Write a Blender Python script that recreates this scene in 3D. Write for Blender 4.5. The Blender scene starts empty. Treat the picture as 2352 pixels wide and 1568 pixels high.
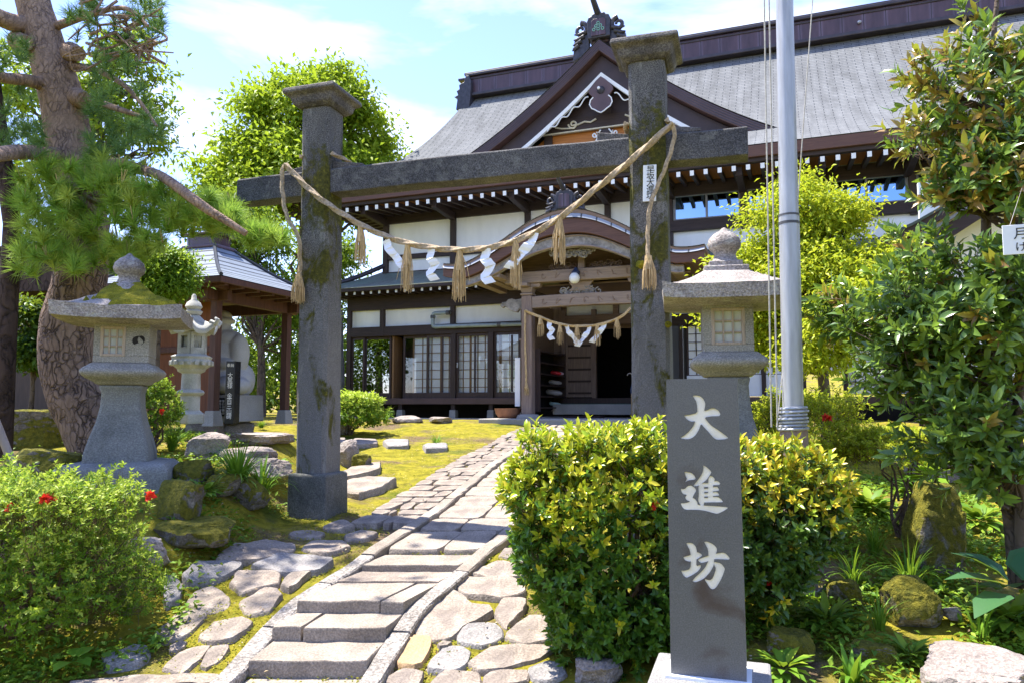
import bpy, bmesh, math, random
import numpy as np
from mathutils import Vector, Matrix, noise
R = math.radians
rnd = random.Random(7)
rng = np.random.default_rng(11)
scn = bpy.context.scene

# ------------------------------------------------------------------ camera, sky, sun, exposure
EYE = Vector((0, 0, 1.6))
FPX, CX, CY = 1700.0, 1176.0, 784.0            # focal length and centre of a 2352 x 1568 frame
PITCH = math.atan(146 / FPX)
cam = bpy.data.objects.new('camera', bpy.data.cameras.new('camera'))
scn.collection.objects.link(cam)
cam.location = EYE
cam.rotation_euler = (math.pi / 2 + PITCH, 0, 0)
cam.data.sensor_width = 36.0
cam.data.lens = 36.0 * FPX / 2352.0
cam.data.clip_start = 0.05
cam.data.clip_end = 2000
scn.camera = cam

SUN_EL, SUN_DIR = R(67), Vector((-0.88, 0.475, 0)).normalized()   # high sun, behind and to the left
world = bpy.data.worlds.new('World'); scn.world = world
world.use_nodes = True
wt = world.node_tree; wt.nodes.clear()
def wn(t, **k):
    n = wt.nodes.new('ShaderNode' + t)
    for a, b in k.items(): setattr(n, a, b)
    return n
sky = wn('TexSky', sky_type='NISHITA', sun_disc=False)
sky.sun_elevation = SUN_EL
sky.sun_rotation = math.atan2(SUN_DIR.x, SUN_DIR.y)
sky.air_density = 1.0; sky.dust_density = 0.25; sky.ozone_density = 2.2
wtc = wn('TexCoord')
wmap = wn('Mapping'); wmap.inputs['Scale'].default_value = (1.1, 1.1, 4.2); wmap.inputs['Rotation'].default_value = (0.25, 0.2, 0.5)
wno = wn('TexNoise'); wno.inputs['Scale'].default_value = 1.9; wno.inputs['Detail'].default_value = 9; wno.inputs['Roughness'].default_value = 0.56; wno.inputs['Distortion'].default_value = 0.5
wra = wn('ValToRGB'); wra.color_ramp.elements[0].position = 0.50; wra.color_ramp.elements[1].position = 0.80
wra.color_ramp.elements[0].color = (0, 0, 0, 1); wra.color_ramp.elements[1].color = (0.9, 0.9, 0.9, 1)
wtint = wn('MixRGB', blend_type='MULTIPLY'); wtint.inputs[0].default_value = 1.0; wtint.inputs[2].default_value = (.74, .70, .87, 1)   # clear, deep blue air
wl0 = wt.links.new
wl0(sky.outputs[0], wtint.inputs[1])
wmix = wn('MixRGB'); wmix.inputs[2].default_value = (3.9, 4.0, 4.25, 1)      # thin white cloud
wbg = wn('Background'); wbg.inputs['Strength'].default_value = 0.15
wout = wn('OutputWorld')
wl = wt.links.new
wl(wtc.outputs['Generated'], wmap.inputs[0]); wl(wmap.outputs[0], wno.inputs['Vector']); wl(wno.outputs['Fac'], wra.inputs[0])
wl(wra.outputs[0], wmix.inputs[0]); wl(wtint.outputs[0], wmix.inputs[1]); wl(wmix.outputs[0], wbg.inputs[0]); wl(wbg.outputs[0], wout.inputs[0])

sl = bpy.data.lights.new('sun', 'SUN'); sl.energy = 4.0; sl.angle = R(0.5); sl.color = (1.0, 0.94, 0.84)
sun = bpy.data.objects.new('sun', sl); scn.collection.objects.link(sun)
tosun = (SUN_DIR * math.cos(SUN_EL) + Vector((0, 0, math.sin(SUN_EL)))).normalized()
sun.rotation_euler = tosun.to_track_quat('Z', 'Y').to_euler()
sun.location = (-20, 10, 30)

scn.view_settings.view_transform = 'Standard'
scn.view_settings.look = 'None'
scn.view_settings.exposure = 1.82
scn.view_settings.gamma = 1
scn.view_settings.use_curve_mapping = False
scn.cycles.max_bounces = 10
scn.cycles.diffuse_bounces = 6
scn.cycles.transparent_max_bounces = 8
scn.cycles.use_denoising = True

# ------------------------------------------------------------------ where things stand
FW = Vector((0, math.cos(PITCH), math.sin(PITCH))); UPV = Vector((0, -math.sin(PITCH), math.cos(PITCH)))
def ray(x, y): return FW + Vector((1, 0, 0)) * ((x - CX) / FPX) - UPV * ((y - CY) / FPX)
def at(x, y, Y):
    d = ray(x, y); return EYE + d * (Y / d.y)
def sm(a, b, x):
    t = np.clip((np.asarray(x, float) - a) / (b - a), 0, 1); return t * t * (3 - 2 * t)
def ground_z(x, y, fine=True):
    x = np.asarray(x, float); y = np.asarray(y, float)
    mid = np.interp(y, [-300, 4.42, 4.86, 5.2, 5.7, 6.0, 6.4, 8, 12, 15.5, 17, 300], [0, 0, .07, .15, .23, .27, .34, .47, .83, 1.13, 1.24, 1.3])
    lf = np.interp(y, [-300, 4.6, 5.4, 6.0, 7, 9, 11, 20, 300], [0, .02, .3, .62, .85, 1.1, 1.28, 1.32, 1.3])
    rt = np.interp(y, [-300, 3, 4, 5, 6, 7, 9, 12, 16, 300], [0, .0, .1, .3, .47, .62, .88, 1.1, 1.26, 1.3])
    wl_ = 1 - sm(-3.05, -2.2, x); wr_ = sm(0.5, 1.4, x - .12 * (y - 4))
    wl_ = wl_ * (1 - sm(9.5, 13, y) * sm(-7, -3, x))
    z = mid * (1 - wl_) * (1 - wr_) + lf * wl_ + rt * wr_ * (1 - wl_)
    z = z + sm(34, 90, y) * 5 * (0.5 + 0.5 * np.sin(x * .03 + 1))
    return z
def gz(x, y): return float(ground_z(x, y))
def on_ground(x, y, lift=0.0):
    d = ray(x, y); lo, hi = 1.0, 60.0
    f = lambda t: (EYE + d * t).z - gz((EYE + d * t).x, (EYE + d * t).y) - lift
    t = 1.5; prev = f(t)
    while t < 60:
        t2 = t + 0.05; v = f(t2)
        if v <= 0: break
        t = t2
    lo, hi = t, t + 0.05
    for _ in range(20):
        m = (lo + hi) / 2
        if f(m) > 0: lo = m
        else: hi = m
    return EYE + d * lo

# ------------------------------------------------------------------ helpers
def link(o): scn.collection.objects.link(o); return o
def tag(o, label=None, cat=None, group=None, kind=None):
    if label: o['label'] = label
    if cat: o['category'] = cat
    if group: o['group'] = group
    if kind: o['kind'] = kind
    return o
def thing(name, label, cat, loc=(0, 0, 0), rz=0.0, group=None):
    o = link(bpy.data.objects.new(name, None)); o.location = loc; o.rotation_euler = (0, 0, rz); o.empty_display_size = .1
    return tag(o, label, cat, group)
def children(o): return [c for c in bpy.data.objects if c.parent == o]
def copy_tree(o, parent=None, kids=None):
    c = o.copy(); link(c); c.parent = parent
    for ch in list(o.children): copy_tree(ch, c)
    return c

class MB:
    """collects shapes and links them as one mesh object"""
    def __init__(s): s.v = []; s.f = []; s.uv = None
    def add(s, vs, fs):
        b = len(s.v); s.v += [tuple(p) for p in vs]; s.f += [tuple(i + b for i in f) for f in fs]; return s
    def box(s, c, d, rot=None, taper=1.0):
        hx, hy, hz = d[0] / 2, d[1] / 2, d[2] / 2
        ps = []
        for z, k in ((-hz, 1.0), (hz, taper)):
            for x, y in ((-hx, -hy), (hx, -hy), (hx, hy), (-hx, hy)): ps.append(Vector((x * k, y * k, z)))
        if rot is not None:
            m = rot if isinstance(rot, Matrix) else Matrix.Rotation(rot, 3, 'Z')
            ps = [m @ p for p in ps]
        c = Vector(c)
        return s.add([p + c for p in ps], [(3, 2, 1, 0), (4, 5, 6, 7), (0, 1, 5, 4), (1, 2, 6, 5), (2, 3, 7, 6), (3, 0, 4, 7)])
    def bar(s, a, b, w, h, up=(0, 0, 1)):
        a, b = Vector(a), Vector(b); d = b - a; L = d.length; d.normalize()
        sd = d.cross(Vector(up)); sd = sd.normalized() if sd.length > 1e-6 else Vector((1, 0, 0)); u = sd.cross(d)
        ps = [p + sd * (i * w / 2) + u * (j * h / 2) for p in (a, b) for i, j in ((-1, -1), (1, -1), (1, 1), (-1, 1))]
        return s.add(ps, [(0, 1, 2, 3), (7, 6, 5, 4), (4, 5, 1, 0), (5, 6, 2, 1), (6, 7, 3, 2), (7, 4, 0, 3)])
    def tube(s, path, rad, n=8, cap=True, twist=0.0, lobes=0, lob=0.0):
        path = [Vector(p) for p in path]; m = len(path)
        if not hasattr(rad, '__len__'): rad = [rad] * m
        b = len(s.v); prev = None; acc = 0.0
        for i, p in enumerate(path):
            d = (path[min(i + 1, m - 1)] - path[max(i - 1, 0)]).normalized()
            if prev is None:
                a = Vector((0, 0, 1)) if abs(d.z) < .9 else Vector((1, 0, 0)); e1 = d.cross(a).normalized()
            else:
                e1 = (prev - d * prev.dot(d)).normalized()
            prev = e1; e2 = d.cross(e1)
            if i: acc += (p - path[i - 1]).length * twist
            for k in range(n):
                t = 2 * math.pi * k / n
                r = rad[i] * (1 + (lob * math.cos(lobes * t + acc) if lobes else 0))
                s.v.append(tuple(p + e1 * (math.cos(t) * r) + e2 * (math.sin(t) * r)))
        for i in range(m - 1):
            for k in range(n):
                s.f.append((b + i * n + k, b + i * n + (k + 1) % n, b + (i + 1) * n + (k + 1) % n, b + (i + 1) * n + k))
        if cap:
            s.f.append(tuple(b + k for k in reversed(range(n)))); s.f.append(tuple(b + (m - 1) * n + k for k in range(n)))
        return s
    def lathe(s, prof, c=(0, 0, 0), n=24, sq=False, rot=0.0):
        """prof: (radius, z); sq = square (n=4) plan"""
        b = len(s.v); c = Vector(c); k = math.sqrt(2) if n == 4 else 1
        off = math.pi / 4 if n == 4 else 0
        for r, z in prof:
            for i in range(n):
                t = 2 * math.pi * i / n + off + rot
                s.v.append((c.x + math.cos(t) * r * k, c.y + math.sin(t) * r * k, c.z + z))
        for j in range(len(prof) - 1):
            for i in range(n):
                s.f.append((b + j * n + i, b + j * n + (i + 1) % n, b + (j + 1) * n + (i + 1) % n, b + (j + 1) * n + i))
        s.f.append(tuple(b + i for i in reversed(range(n)))); s.f.append(tuple(b + (len(prof) - 1) * n + i for i in range(n)))
        return s
    def slab(s, poly, axis_o, ax, ay, az, t0, t1):
        """polygon (2D) in the plane of ax, ay extruded along az from t0 to t1"""
        o, ax, ay, az = Vector(axis_o), Vector(ax), Vector(ay), Vector(az); n = len(poly)
        A = [o + ax * p[0] + ay * p[1] + az * t0 for p in poly]; B = [o + ax * p[0] + ay * p[1] + az * t1 for p in poly]
        area = sum(poly[i][0] * poly[(i + 1) % n][1] - poly[(i + 1) % n][0] * poly[i][1] for i in range(n))
        fs = [tuple(range(n))[::-1], tuple(range(n, 2 * n))] + [(i, (i + 1) % n, n + (i + 1) % n, n + i) for i in range(n)]
        if area * (ax.cross(ay).dot(az)) * (t1 - t0) < 0: fs = [f[::-1] for f in fs]
        return s.add(A + B, fs)
    def strip(s, A, B, T, closed=False):
        """ribbon between point rows A and B given thickness vector T"""
        n = len(A); T = Vector(T); A = [Vector(a) for a in A]; B = [Vector(x) for x in B]
        vs = A + B + [a + T for a in A] + [x + T for x in B]
        fs = []
        for i in range(n - 1):
            fs += [(i, i + 1, n + i + 1, n + i), (2 * n + i, 3 * n + i, 3 * n + i + 1, 2 * n + i + 1), (i, 2 * n + i, 2 * n + i + 1, i + 1), (n + i, n + i + 1, 3 * n + i + 1, 3 * n + i)]
        fs += [(0, n, 3 * n, 2 * n), (n - 1, 3 * n - 1, 4 * n - 1, 2 * n - 1)]
        return s.add(vs, fs)
    def build(s, name, m, parent=None, loc=None, smooth=False, bev=0.0, seg=2, fix=True):
        me = bpy.data.meshes.new(name); L = Vector(loc) if loc is not None else Vector((0, 0, 0))
        me.from_pydata([(p[0] - L.x, p[1] - L.y, p[2] - L.z) for p in s.v], [], s.f)
        if fix:
            bm = bmesh.new(); bm.from_mesh(me); bmesh.ops.recalc_face_normals(bm, faces=bm.faces); bm.to_mesh(me); bm.free()
        if s.uv is not None:
            lay = me.uv_layers.new(name='UVMap')
            for lp in me.loops: lay.data[lp.index].uv = s.uv[lp.vertex_index]
        me.materials.append(m); me.update()
        o = link(bpy.data.objects.new(name, me)); o.parent = parent
        if loc is not None: o.location = loc
        if smooth: smooth_angle(o, 52)
        if bev:
            md = o.modifiers.new('Bevel', 'BEVEL'); md.width = bev; md.segments = seg; md.limit_method = 'ANGLE'; md.angle_limit = R(35)
        return o

def smooth_angle(o, deg=40):
    o.data.shade_smooth()
    bm = bmesh.new(); bm.from_mesh(o.data)
    for e in bm.edges: e.smooth = e.calc_face_angle(0) < R(deg)
    bm.to_mesh(o.data); bm.free(); return o

# ------------------------------------------------------------------ materials
def nd(t, typ, ins=None, **props):
    n = t.nodes.new('ShaderNode' + typ)
    for a, b in props.items(): setattr(n, a, b)
    for k, v in (ins or {}).items():
        if isinstance(v, bpy.types.NodeSocket): t.links.new(v, n.inputs[k])
        else: n.inputs[k].default_value = v
    return n
def c4(c): return (c[0], c[1], c[2], 1)
def ramp(t, fac, stops, interp='LINEAR'):
    n = t.nodes.new('ShaderNodeValToRGB'); cr = n.color_ramp; cr.interpolation = interp
    while len(cr.elements) < len(stops): cr.elements.new(.5)
    for e, (p, c) in zip(cr.elements, stops):
        e.position = p; e.color = c4(c) if hasattr(c, '__len__') else (c, c, c, 1)
    t.links.new(fac, n.inputs[0]); return n.outputs[0]
def newmat(name):
    m = bpy.data.materials.new(name); m.use_nodes = True; t = m.node_tree; t.nodes.clear()
    out = t.nodes.new('ShaderNodeOutputMaterial'); return m, t, out
def mixc(t, f, a, b, mode='MIX'):
    n = nd(t, 'MixRGB', {0: f, 1: a if isinstance(a, bpy.types.NodeSocket) else c4(a), 2: b if isinstance(b, bpy.types.NodeSocket) else c4(b)}, blend_type=mode); return n.outputs[0]
def mathn(t, op, a, b=0.0):
    return nd(t, 'Math', {0: a, 1: b}, operation=op).outputs[0]
def noise_(t, vec, sc, det=5, rough=.55, dist=0.0):
    return nd(t, 'TexNoise', {'Vector': vec, 'Scale': sc, 'Detail': det, 'Roughness': rough, 'Distortion': dist}).outputs['Fac']

def m_stone(name, c1, c2, sc=2.0, speck=.35, spsc=90, moss=0.0, mossc=((.05, .07, .008), (.22, .2, .02)), up=.5, lichen=0.0, rough=.85, bump=.35, stain=None):
    m, t, out = newmat(name); co = nd(t, 'TexCoord').outputs['Object']
    big = noise_(t, co, sc, 7, .6, .3); col = ramp(t, big, [(.3, c2), (.68, c1)])
    fine = noise_(t, co, spsc, 2, .7)
    col = mixc(t, speck, col, ramp(t, fine, [(.35, .15), (.5, .5), (.65, 1.0)]), 'OVERLAY')
    if stain:
        st = ramp(t, noise_(t, nd(t, 'Mapping', {0: co, 'Location': (3, 1, 7)}).outputs[0], stain[1], 4, .5, .6), [(.56, 0.), (.68, 1.)])
        col = mixc(t, mathn(t, 'MULTIPLY', st, stain[2]), col, stain[0])
    if lichen:
        lf = ramp(t, noise_(t, nd(t, 'Mapping', {0: co, 'Location': (5, 2, 1)}).outputs[0], sc * 3.5, 8, .7, .5), [(.55, 0.), (.63, 1.)])
        col = mixc(t, mathn(t, 'MULTIPLY', lf, lichen), col, (.5, .5, .44))
    bfac = nd(t, 'Math', {0: noise_(t, co, sc * 5, 8, .65), 1: mathn(t, 'MULTIPLY', fine, .35)}, operation='ADD').outputs[0]
    if moss:
        nz = nd(t, 'SeparateXYZ', {0: nd(t, 'NewGeometry').outputs['Normal']}).outputs[2]
        mf = mathn(t, 'ADD', mathn(t, 'MULTIPLY', nz, up), noise_(t, nd(t, 'Mapping', {0: co, 'Location': (9, 4, 2)}).outputs[0], sc * 1.4, 8, .65, .4))
        mk = ramp(t, mf, [(.98 - moss, 0.), (1.06 - moss, 1.)])
        mc = ramp(t, noise_(t, co, sc * 9, 6, .7), [(.3, mossc[0]), (.7, mossc[1])])
        col = mixc(t, mk, col, mc)
        bfac = mathn(t, 'ADD', bfac, mathn(t, 'MULTIPLY', mk, mathn(t, 'MULTIPLY', noise_(t, co, 70, 4, .7), 1.6)))
    b = nd(t, 'Bump', {'Strength': bump, 'Distance': .03, 'Height': bfac})
    p = nd(t, 'BsdfPrincipled', {'Base Color': col, 'Roughness': rough, 'Normal': b.outputs[0]})
    p.inputs['Specular IOR Level'].default_value = .25
    t.links.new(p.outputs[0], out.inputs[0]); return m

def m_plain(name, c, rough=.6, metal=0.0, var=.12, sc=6, bump=0.0, spec=.4, c2=None, stretch=(1, 1, 1)):
    m, t, out = newmat(name); co = nd(t, 'Mapping', {0: nd(t, 'TexCoord').outputs['Object'], 'Scale': stretch}).outputs[0]
    f = noise_(t, co, sc, 6, .6); d = tuple(x * (1 - var * 2) for x in c) if c2 is None else c2
    col = ramp(t, f, [(.3, d), (.7, tuple(min(1, x * (1 + var)) for x in c))])
    p = nd(t, 'BsdfPrincipled', {'Base Color': col, 'Roughness': rough, 'Metallic': metal}); p.inputs['Specular IOR Level'].default_value = spec
    if bump:
        t.links.new(nd(t, 'Bump', {'Strength': bump, 'Distance': .02, 'Height': noise_(t, co, sc * 4, 6, .65)}).outputs[0], p.inputs['Normal'])
    t.links.new(p.outputs[0], out.inputs[0]); return m

def m_wood(name, c1, c2, sc=1.0, axis='X', rough=.7, bump=.25):
    m, t, out = newmat(name); s = {'X': (1, 14, 14), 'Y': (14, 1, 14), 'Z': (14, 14, 1)}[axis]
    co = nd(t, 'Mapping', {0: nd(t, 'TexCoord').outputs['Object'], 'Scale': tuple(k * sc for k in s)}).outputs[0]
    f = noise_(t, co, 2.2, 8, .62, .6)
    col = ramp(t, f, [(.28, c2), (.72, c1)])
    p = nd(t, 'BsdfPrincipled', {'Base Color': col, 'Roughness': rough, 'Normal': nd(t, 'Bump', {'Strength': bump, 'Distance': .01, 'Height': f}).outputs[0]})
    p.inputs['Specular IOR Level'].default_value = .3
    t.links.new(p.outputs[0], out.inputs[0]); return m

def m_roof(name, c, dark, w, h, mortar=.012, rough=.45, streak=.25, tint=None):
    m, t, out = newmat(name); uv = nd(t, 'TexCoord').outputs['UV']
    br = nd(t, 'TexBrick', {'Vector': uv, 'Color1': c4(c), 'Color2': c4(tuple(x * .86 for x in c)), 'Mortar': c4(dark), 'Scale': 1.0, 'Mortar Size': mortar, 'Mortar Smooth': .1, 'Brick Width': w, 'Row Height': h}, offset=.5)
    st = ramp(t, noise_(t, nd(t, 'Mapping', {0: uv, 'Scale': (2.4, .35, 1)}).outputs[0], 1.6, 7, .65, .3), [(.35, 1 - streak), (.65, 1.0)])
    col = mixc(t, 1.0, br.outputs[0], st, 'MULTIPLY')
    if tint: col = mixc(t, ramp(t, noise_(t, uv, .9, 6, .6, .5), [(.42, 0.), (.62, .75)]), col, tint)
    # every course laps a little over the one below: a saw-tooth height along the slope
    sv = nd(t, 'SeparateXYZ', {0: uv}).outputs[1]
    saw = mathn(t, 'FRACT', mathn(t, 'DIVIDE', sv, h))
    hgt = mathn(t, 'ADD', mathn(t, 'MULTIPLY', saw, .6), mathn(t, 'MULTIPLY', br.outputs[1], -.8))
    p = nd(t, 'BsdfPrincipled', {'Base Color': col, 'Roughness': rough, 'Normal': nd(t, 'Bump', {'Strength': .5, 'Distance': .015, 'Height': hgt}).outputs[0]})
    p.inputs['Specular IOR Level'].default_value = .06
    t.links.new(p.outputs[0], out.inputs[0]); return m

def m_leaf(name, cols, rough=.5, trans=.35, tcol=None, tip=None, spec=.2, bright=1.0):
    """leaf colours by leaf; an attribute 'tip' (1 = young leaf) brings in the colour of new growth"""
    m, t, out = newmat(name); g = nd(t, 'NewGeometry')
    n = len(cols); col = ramp(t, g.outputs['Random Per Island'], [(i / max(1, n - 1), c) for i, c in enumerate(cols)])
    if tip:
        a = nd(t, 'Attribute', attribute_name='tip').outputs['Fac']
        k = len(tip); tc = ramp(t, g.outputs['Random Per Island'], [(i / max(1, k - 1), c) for i, c in enumerate(tip)])
        col = mixc(t, a, col, tc)
    p = nd(t, 'BsdfPrincipled', {'Base Color': col, 'Roughness': rough}); p.inputs['Specular IOR Level'].default_value = spec
    tr = nd(t, 'BsdfTranslucent', {'Color': mixc(t, .65, col, tcol or (.32, .42, .03))})
    mx = nd(t, 'MixShader', {0: trans, 1: p.outputs[0], 2: tr.outputs[0]})
    t.links.new(mx.outputs[0], out.inputs[0]); return m

def m_glass(name, refl=.3, tint=(.55, .6, .6), rough=.02, gc=(.9, .95, 1)):
    m, t, out = newmat(name)
    lw = nd(t, 'LayerWeight', {'Blend': .35}).outputs['Fresnel']
    f = mathn(t, 'ADD', mathn(t, 'MULTIPLY', lw, .8), refl)
    gl = nd(t, 'BsdfGlossy', {'Color': c4(gc), 'Roughness': rough}); tr = nd(t, 'BsdfTransparent', {'Color': c4(tint)})
    mx = nd(t, 'MixShader', {0: nd(t, 'Clamp', {0: f}).outputs[0], 1: tr.outputs[0], 2: gl.outputs[0]})
    t.links.new(mx.outputs[0], out.inputs[0]); return m

def m_bark(name, c1, c2, crack, sc=5.0, zs=.35, bump=1.0):
    m, t, out = newmat(name); co0 = nd(t, 'TexCoord').outputs['Object']
    co = nd(t, 'Mapping', {0: co0, 'Scale': (1, 1, zs)}).outputs[0]
    wob = mixc(t, .2, co, nd(t, 'TexNoise', {'Vector': co0, 'Scale': 4.0, 'Detail': 4}).outputs['Color'])
    v = nd(t, 'TexVoronoi', {'Vector': wob, 'Scale': sc}, feature='DISTANCE_TO_EDGE').outputs['Distance']
    v = mathn(t, 'ADD', v, mathn(t, 'MULTIPLY', ramp(t, noise_(t, co0, 6, 5, .6), [(.42, 0.), (.62, 1.)]), .12))
    cr = ramp(t, v, [(.0, 0.), (.05, .45), (.2, 1.)])
    f = noise_(t, co, sc * 1.1, 9, .7)
    col = mixc(t, cr, crack, ramp(t, f, [(.3, c2), (.7, c1)]))
    h = mathn(t, 'ADD', cr, mathn(t, 'MULTIPLY', f, .5))
    p = nd(t, 'BsdfPrincipled', {'Base Color': col, 'Roughness': .9, 'Normal': nd(t, 'Bump', {'Strength': bump, 'Distance': .03, 'Height': h}).outputs[0]})
    p.inputs['Specular IOR Level'].default_value = .15
    t.links.new(p.outputs[0], out.inputs[0]); return m

MOSSC = ((.06, .075, .008), (.3, .26, .025))
M = {}
M['granite'] = m_stone('weathered dark granite', (.095, .094, .106), (.04, .04, .05), 1.1, .75, 75, moss=.17, mossc=((.03, .035, .006), (.13, .11, .015)), up=.05, lichen=.4, bump=.5, stain=((.3, .29, .27), 1.3, .45))
M['granite_foot'] = m_stone('grey pillar foot', (.17, .165, .16), (.06, .065, .055), 2.2, .45, 90, moss=.08, mossc=MOSSC, up=.1, bump=.4)
M['lantern'] = m_stone('grey lantern stone', (.36, .34, .305), (.2, .19, .172), 2.6, .4, 80, lichen=.15, bump=.3)
M['lantern_shaft'] = m_stone('bluish lantern stone', (.24, .24, .225), (.15, .155, .15), 2.2, .35, 80, bump=.3, stain=((.09, .09, .08), 1.6, .6))
M['lantern_roof'] = m_stone('weathered lantern roof stone', (.4, .355, .33), (.16, .14, .13), 3.2, .5, 60, lichen=.5, bump=.7)
M['moss'] = m_stone('moss cushion', (.36, .31, .02), (.12, .13, .012), 9, .4, 120, bump=1.0, rough=1)
M['white_stone'] = m_stone('pale lantern granite', (.5, .5, .47), (.34, .34, .31), 3, .25, 120, lichen=.1, bump=.2, stain=((.2, .2, .17), 3, .5))
M['statue'] = m_stone('pale grey statue stone', (.5, .5, .49), (.4, .4, .4), 1.8, .15, 100, bump=.15)
M['rock'] = m_stone('mossy garden rock', (.24, .215, .19), (.09, .08, .075), 2.6, .4, 50, moss=.54, mossc=MOSSC, up=.36, lichen=.3, bump=.9)
M['rock_bare'] = m_stone('bare garden rock', (.34, .29, .26), (.18, .15, .135), 2.2, .35, 60, moss=.14, mossc=MOSSC, up=.22, lichen=.25, bump=.8)
M['flag'] = m_stone('grey flagstone', (.36, .3, .245), (.19, .155, .125), 3.2, .35, 70, moss=.0, bump=.6, lichen=.12, stain=((.13, .11, .1), 2.6, .5))
M['flag_cool'] = m_stone('cool grey flagstone', (.32, .295, .275), (.16, .15, .145), 2.6, .35, 70, bump=.6, lichen=.2, stain=((.12, .115, .11), 2.0, .5))
M['flag_tan'] = m_stone('tan flagstone', (.44, .29, .15), (.32, .22, .13), 3.0, .25, 70, bump=.4)
M['step'] = m_stone('step stone', (.34, .29, .24), (.19, .16, .13), 2.4, .35, 80, moss=.05, mossc=MOSSC, up=.05, bump=.5, stain=((.15, .135, .11), 2.2, .45))
M['kerb'] = m_stone('kerb stone', (.37, .335, .3), (.18, .16, .14), 4.0, .6, 50, bump=1.0, lichen=.2)
M['sign_stone'] = m_stone('dark polished sign stone', (.15, .15, .152), (.115, .117, .124), 1.6, .22, 190, bump=.04, rough=.5, stain=((.07, .046, .04), 3.4, .8))
M['sign_base'] = m_stone('sign base granite', (.27, .262, .25), (.18, .175, .17), 2.5, .35, 140, bump=.1, rough=.6)
M['engraved'] = m_plain('white engraved lettering', (.82, .78, .71), .7, var=.08, sc=14)
M['concrete'] = m_stone('concrete', (.36, .34, .31), (.25, .24, .22), 2.0, .2, 80, bump=.15)
M['black_stone'] = m_stone('polished black stone', (.018, .018, .02), (.012, .012, .014), 3, .2, 150, bump=.02, rough=.25)
M['wall'] = m_plain('white plaster', (.86, .85, .80), .9, var=.055, sc=1.3, bump=.08, stretch=(1.6, 1.6, .5))
M['beam_dark'] = m_wood('dark stained timber', (.06, .038, .031), (.026, .017, .015), 1, 'X', .6)
M['post_dark'] = m_wood('dark stained post', (.062, .04, .033), (.028, .019, .017), 1, 'Z', .6)
M['soffit'] = m_wood('amber eave boards', (.42, .17, .04), (.24, .09, .022), .6, 'Y', .6)
M['fascia'] = m_wood('brown fascia board', (.15, .075, .05), (.09, .043, .031), 1, 'X', .55, .1)
M['barge'] = m_plain('dark brown copper barge', (.09, .047, .043), .42, var=.15, sc=2, spec=.5)
M['barge_in'] = m_plain('dark barge face', (.045, .027, .025), .5, var=.15, sc=3)
M['amber'] = m_wood('amber gable boards', (.6, .23, .05), (.34, .12, .03), .5, 'X', .6)
M['white_paint'] = m_plain('white paint', (.82, .82, .8), .6, var=.03)
M['cream_paint'] = m_plain('cream paint', (.62, .56, .42), .7, var=.08)
M['ridge'] = m_plain('purple brown copper ridge', (.062, .034, .042), .42, var=.3, sc=1.2, spec=.5, stretch=(3, 1, .4))
M['ridge_top'] = m_plain('ridge capping', (.05, .04, .048), .4, var=.2, sc=3)
M['ornament'] = m_plain('cast ridge tile', (.045, .043, .055), .42, var=.3, sc=8, bump=.3)
M['crest'] = m_plain('verdigris crest', (.2, .42, .36), .6)
M['roof'] = m_roof('grey slate roof', (.2, .207, .212), (.05, .055, .065), .42, .13, .009, .9, .3)
M['roof_low'] = m_roof('green grey copper roof', (.2, .215, .19), (.08, .09, .075), .5, .13, .01, .55, .25, tint=(.15, .2, .165))
M['roof_porch'] = m_roof('grey porch roof sheets', (.34, .36, .4), (.08, .085, .095), .38, .36, .02, .4, .12)
M['roof_pav'] = m_roof('pavilion roof sheets', (.24, .275, .33), (.06, .065, .075), 4.0, .17, .022, .38, .12)
M['wood_grey'] = m_wood('weathered porch timber', (.36, .27, .21), (.19, .14, .11), 1, 'X', .75)
M['wood_grey_z'] = m_wood('weathered porch post', (.32, .235, .185), (.17, .12, .1), 1, 'Z', .75)
M['wood_porch'] = m_wood('brown porch timber', (.3, .2, .14), (.15, .1, .07), 1, 'X', .7)
M['wood_pav'] = m_wood('brown pavilion timber', (.12, .055, .04), (.06, .028, .022), 1, 'Z', .6)
M['wood_red'] = m_wood('red brown boards', (.22, .075, .03), (.1, .035, .016), .7, 'Z', .65)
M['carve'] = m_plain('weathered carving', (.3, .27, .24), .8, var=.3, sc=10, bump=.5)
M['door_wood'] = m_wood('door timber', (.075, .047, .04), (.035, .022, .02), 1, 'Z', .5)
M['lattice'] = m_wood('thin shoji lattice', (.3, .17, .08), (.2, .11, .05), 1, 'Z', .6)
M['paper'] = m_plain('shoji paper', (.93, .94, .95), .9, var=.02)
M['glass'] = m_glass('door glass', .02, (.98, .99, .99))
M['glass_low'] = m_glass('reflecting door glass', .34, (.4, .45, .4))
M['glass_up'] = m_glass('upper window glass', .75, (.1, .13, .17), gc=(.32, .5, .72))
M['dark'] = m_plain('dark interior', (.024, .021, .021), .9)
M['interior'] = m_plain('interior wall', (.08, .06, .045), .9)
M['alu'] = m_plain('window sash', (.2, .19, .18), .4, metal=.6)
M['steel'] = m_plain('galvanised steel', (.42, .43, .45), .42, metal=.3, var=.12, sc=5, stretch=(4, 4, .5))
M['pipe'] = m_plain('grey green pipe', (.3, .36, .37), .5, var=.1)
M['pipe_dark'] = m_plain('dark downpipe', (.09, .09, .1), .5, var=.2)
M['rope'] = m_plain('straw rope', (.47, .36, .235), .9, var=.25, sc=40, bump=.6)
M['straw'] = m_plain('straw', (.62, .44, .22), .85, var=.3, sc=30, stretch=(3, 3, .4))
M['cord'] = m_plain('pale halyard', (.5, .47, .42), .8, var=.15, sc=50)
M['shide'] = m_plain('white paper', (.86, .87, .9), .9, var=.01)
M['plate'] = m_plain('white plate', (.8, .82, .83), .4, var=.02)
M['ink'] = m_plain('black ink', (.015, .015, .016), .6)
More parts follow.
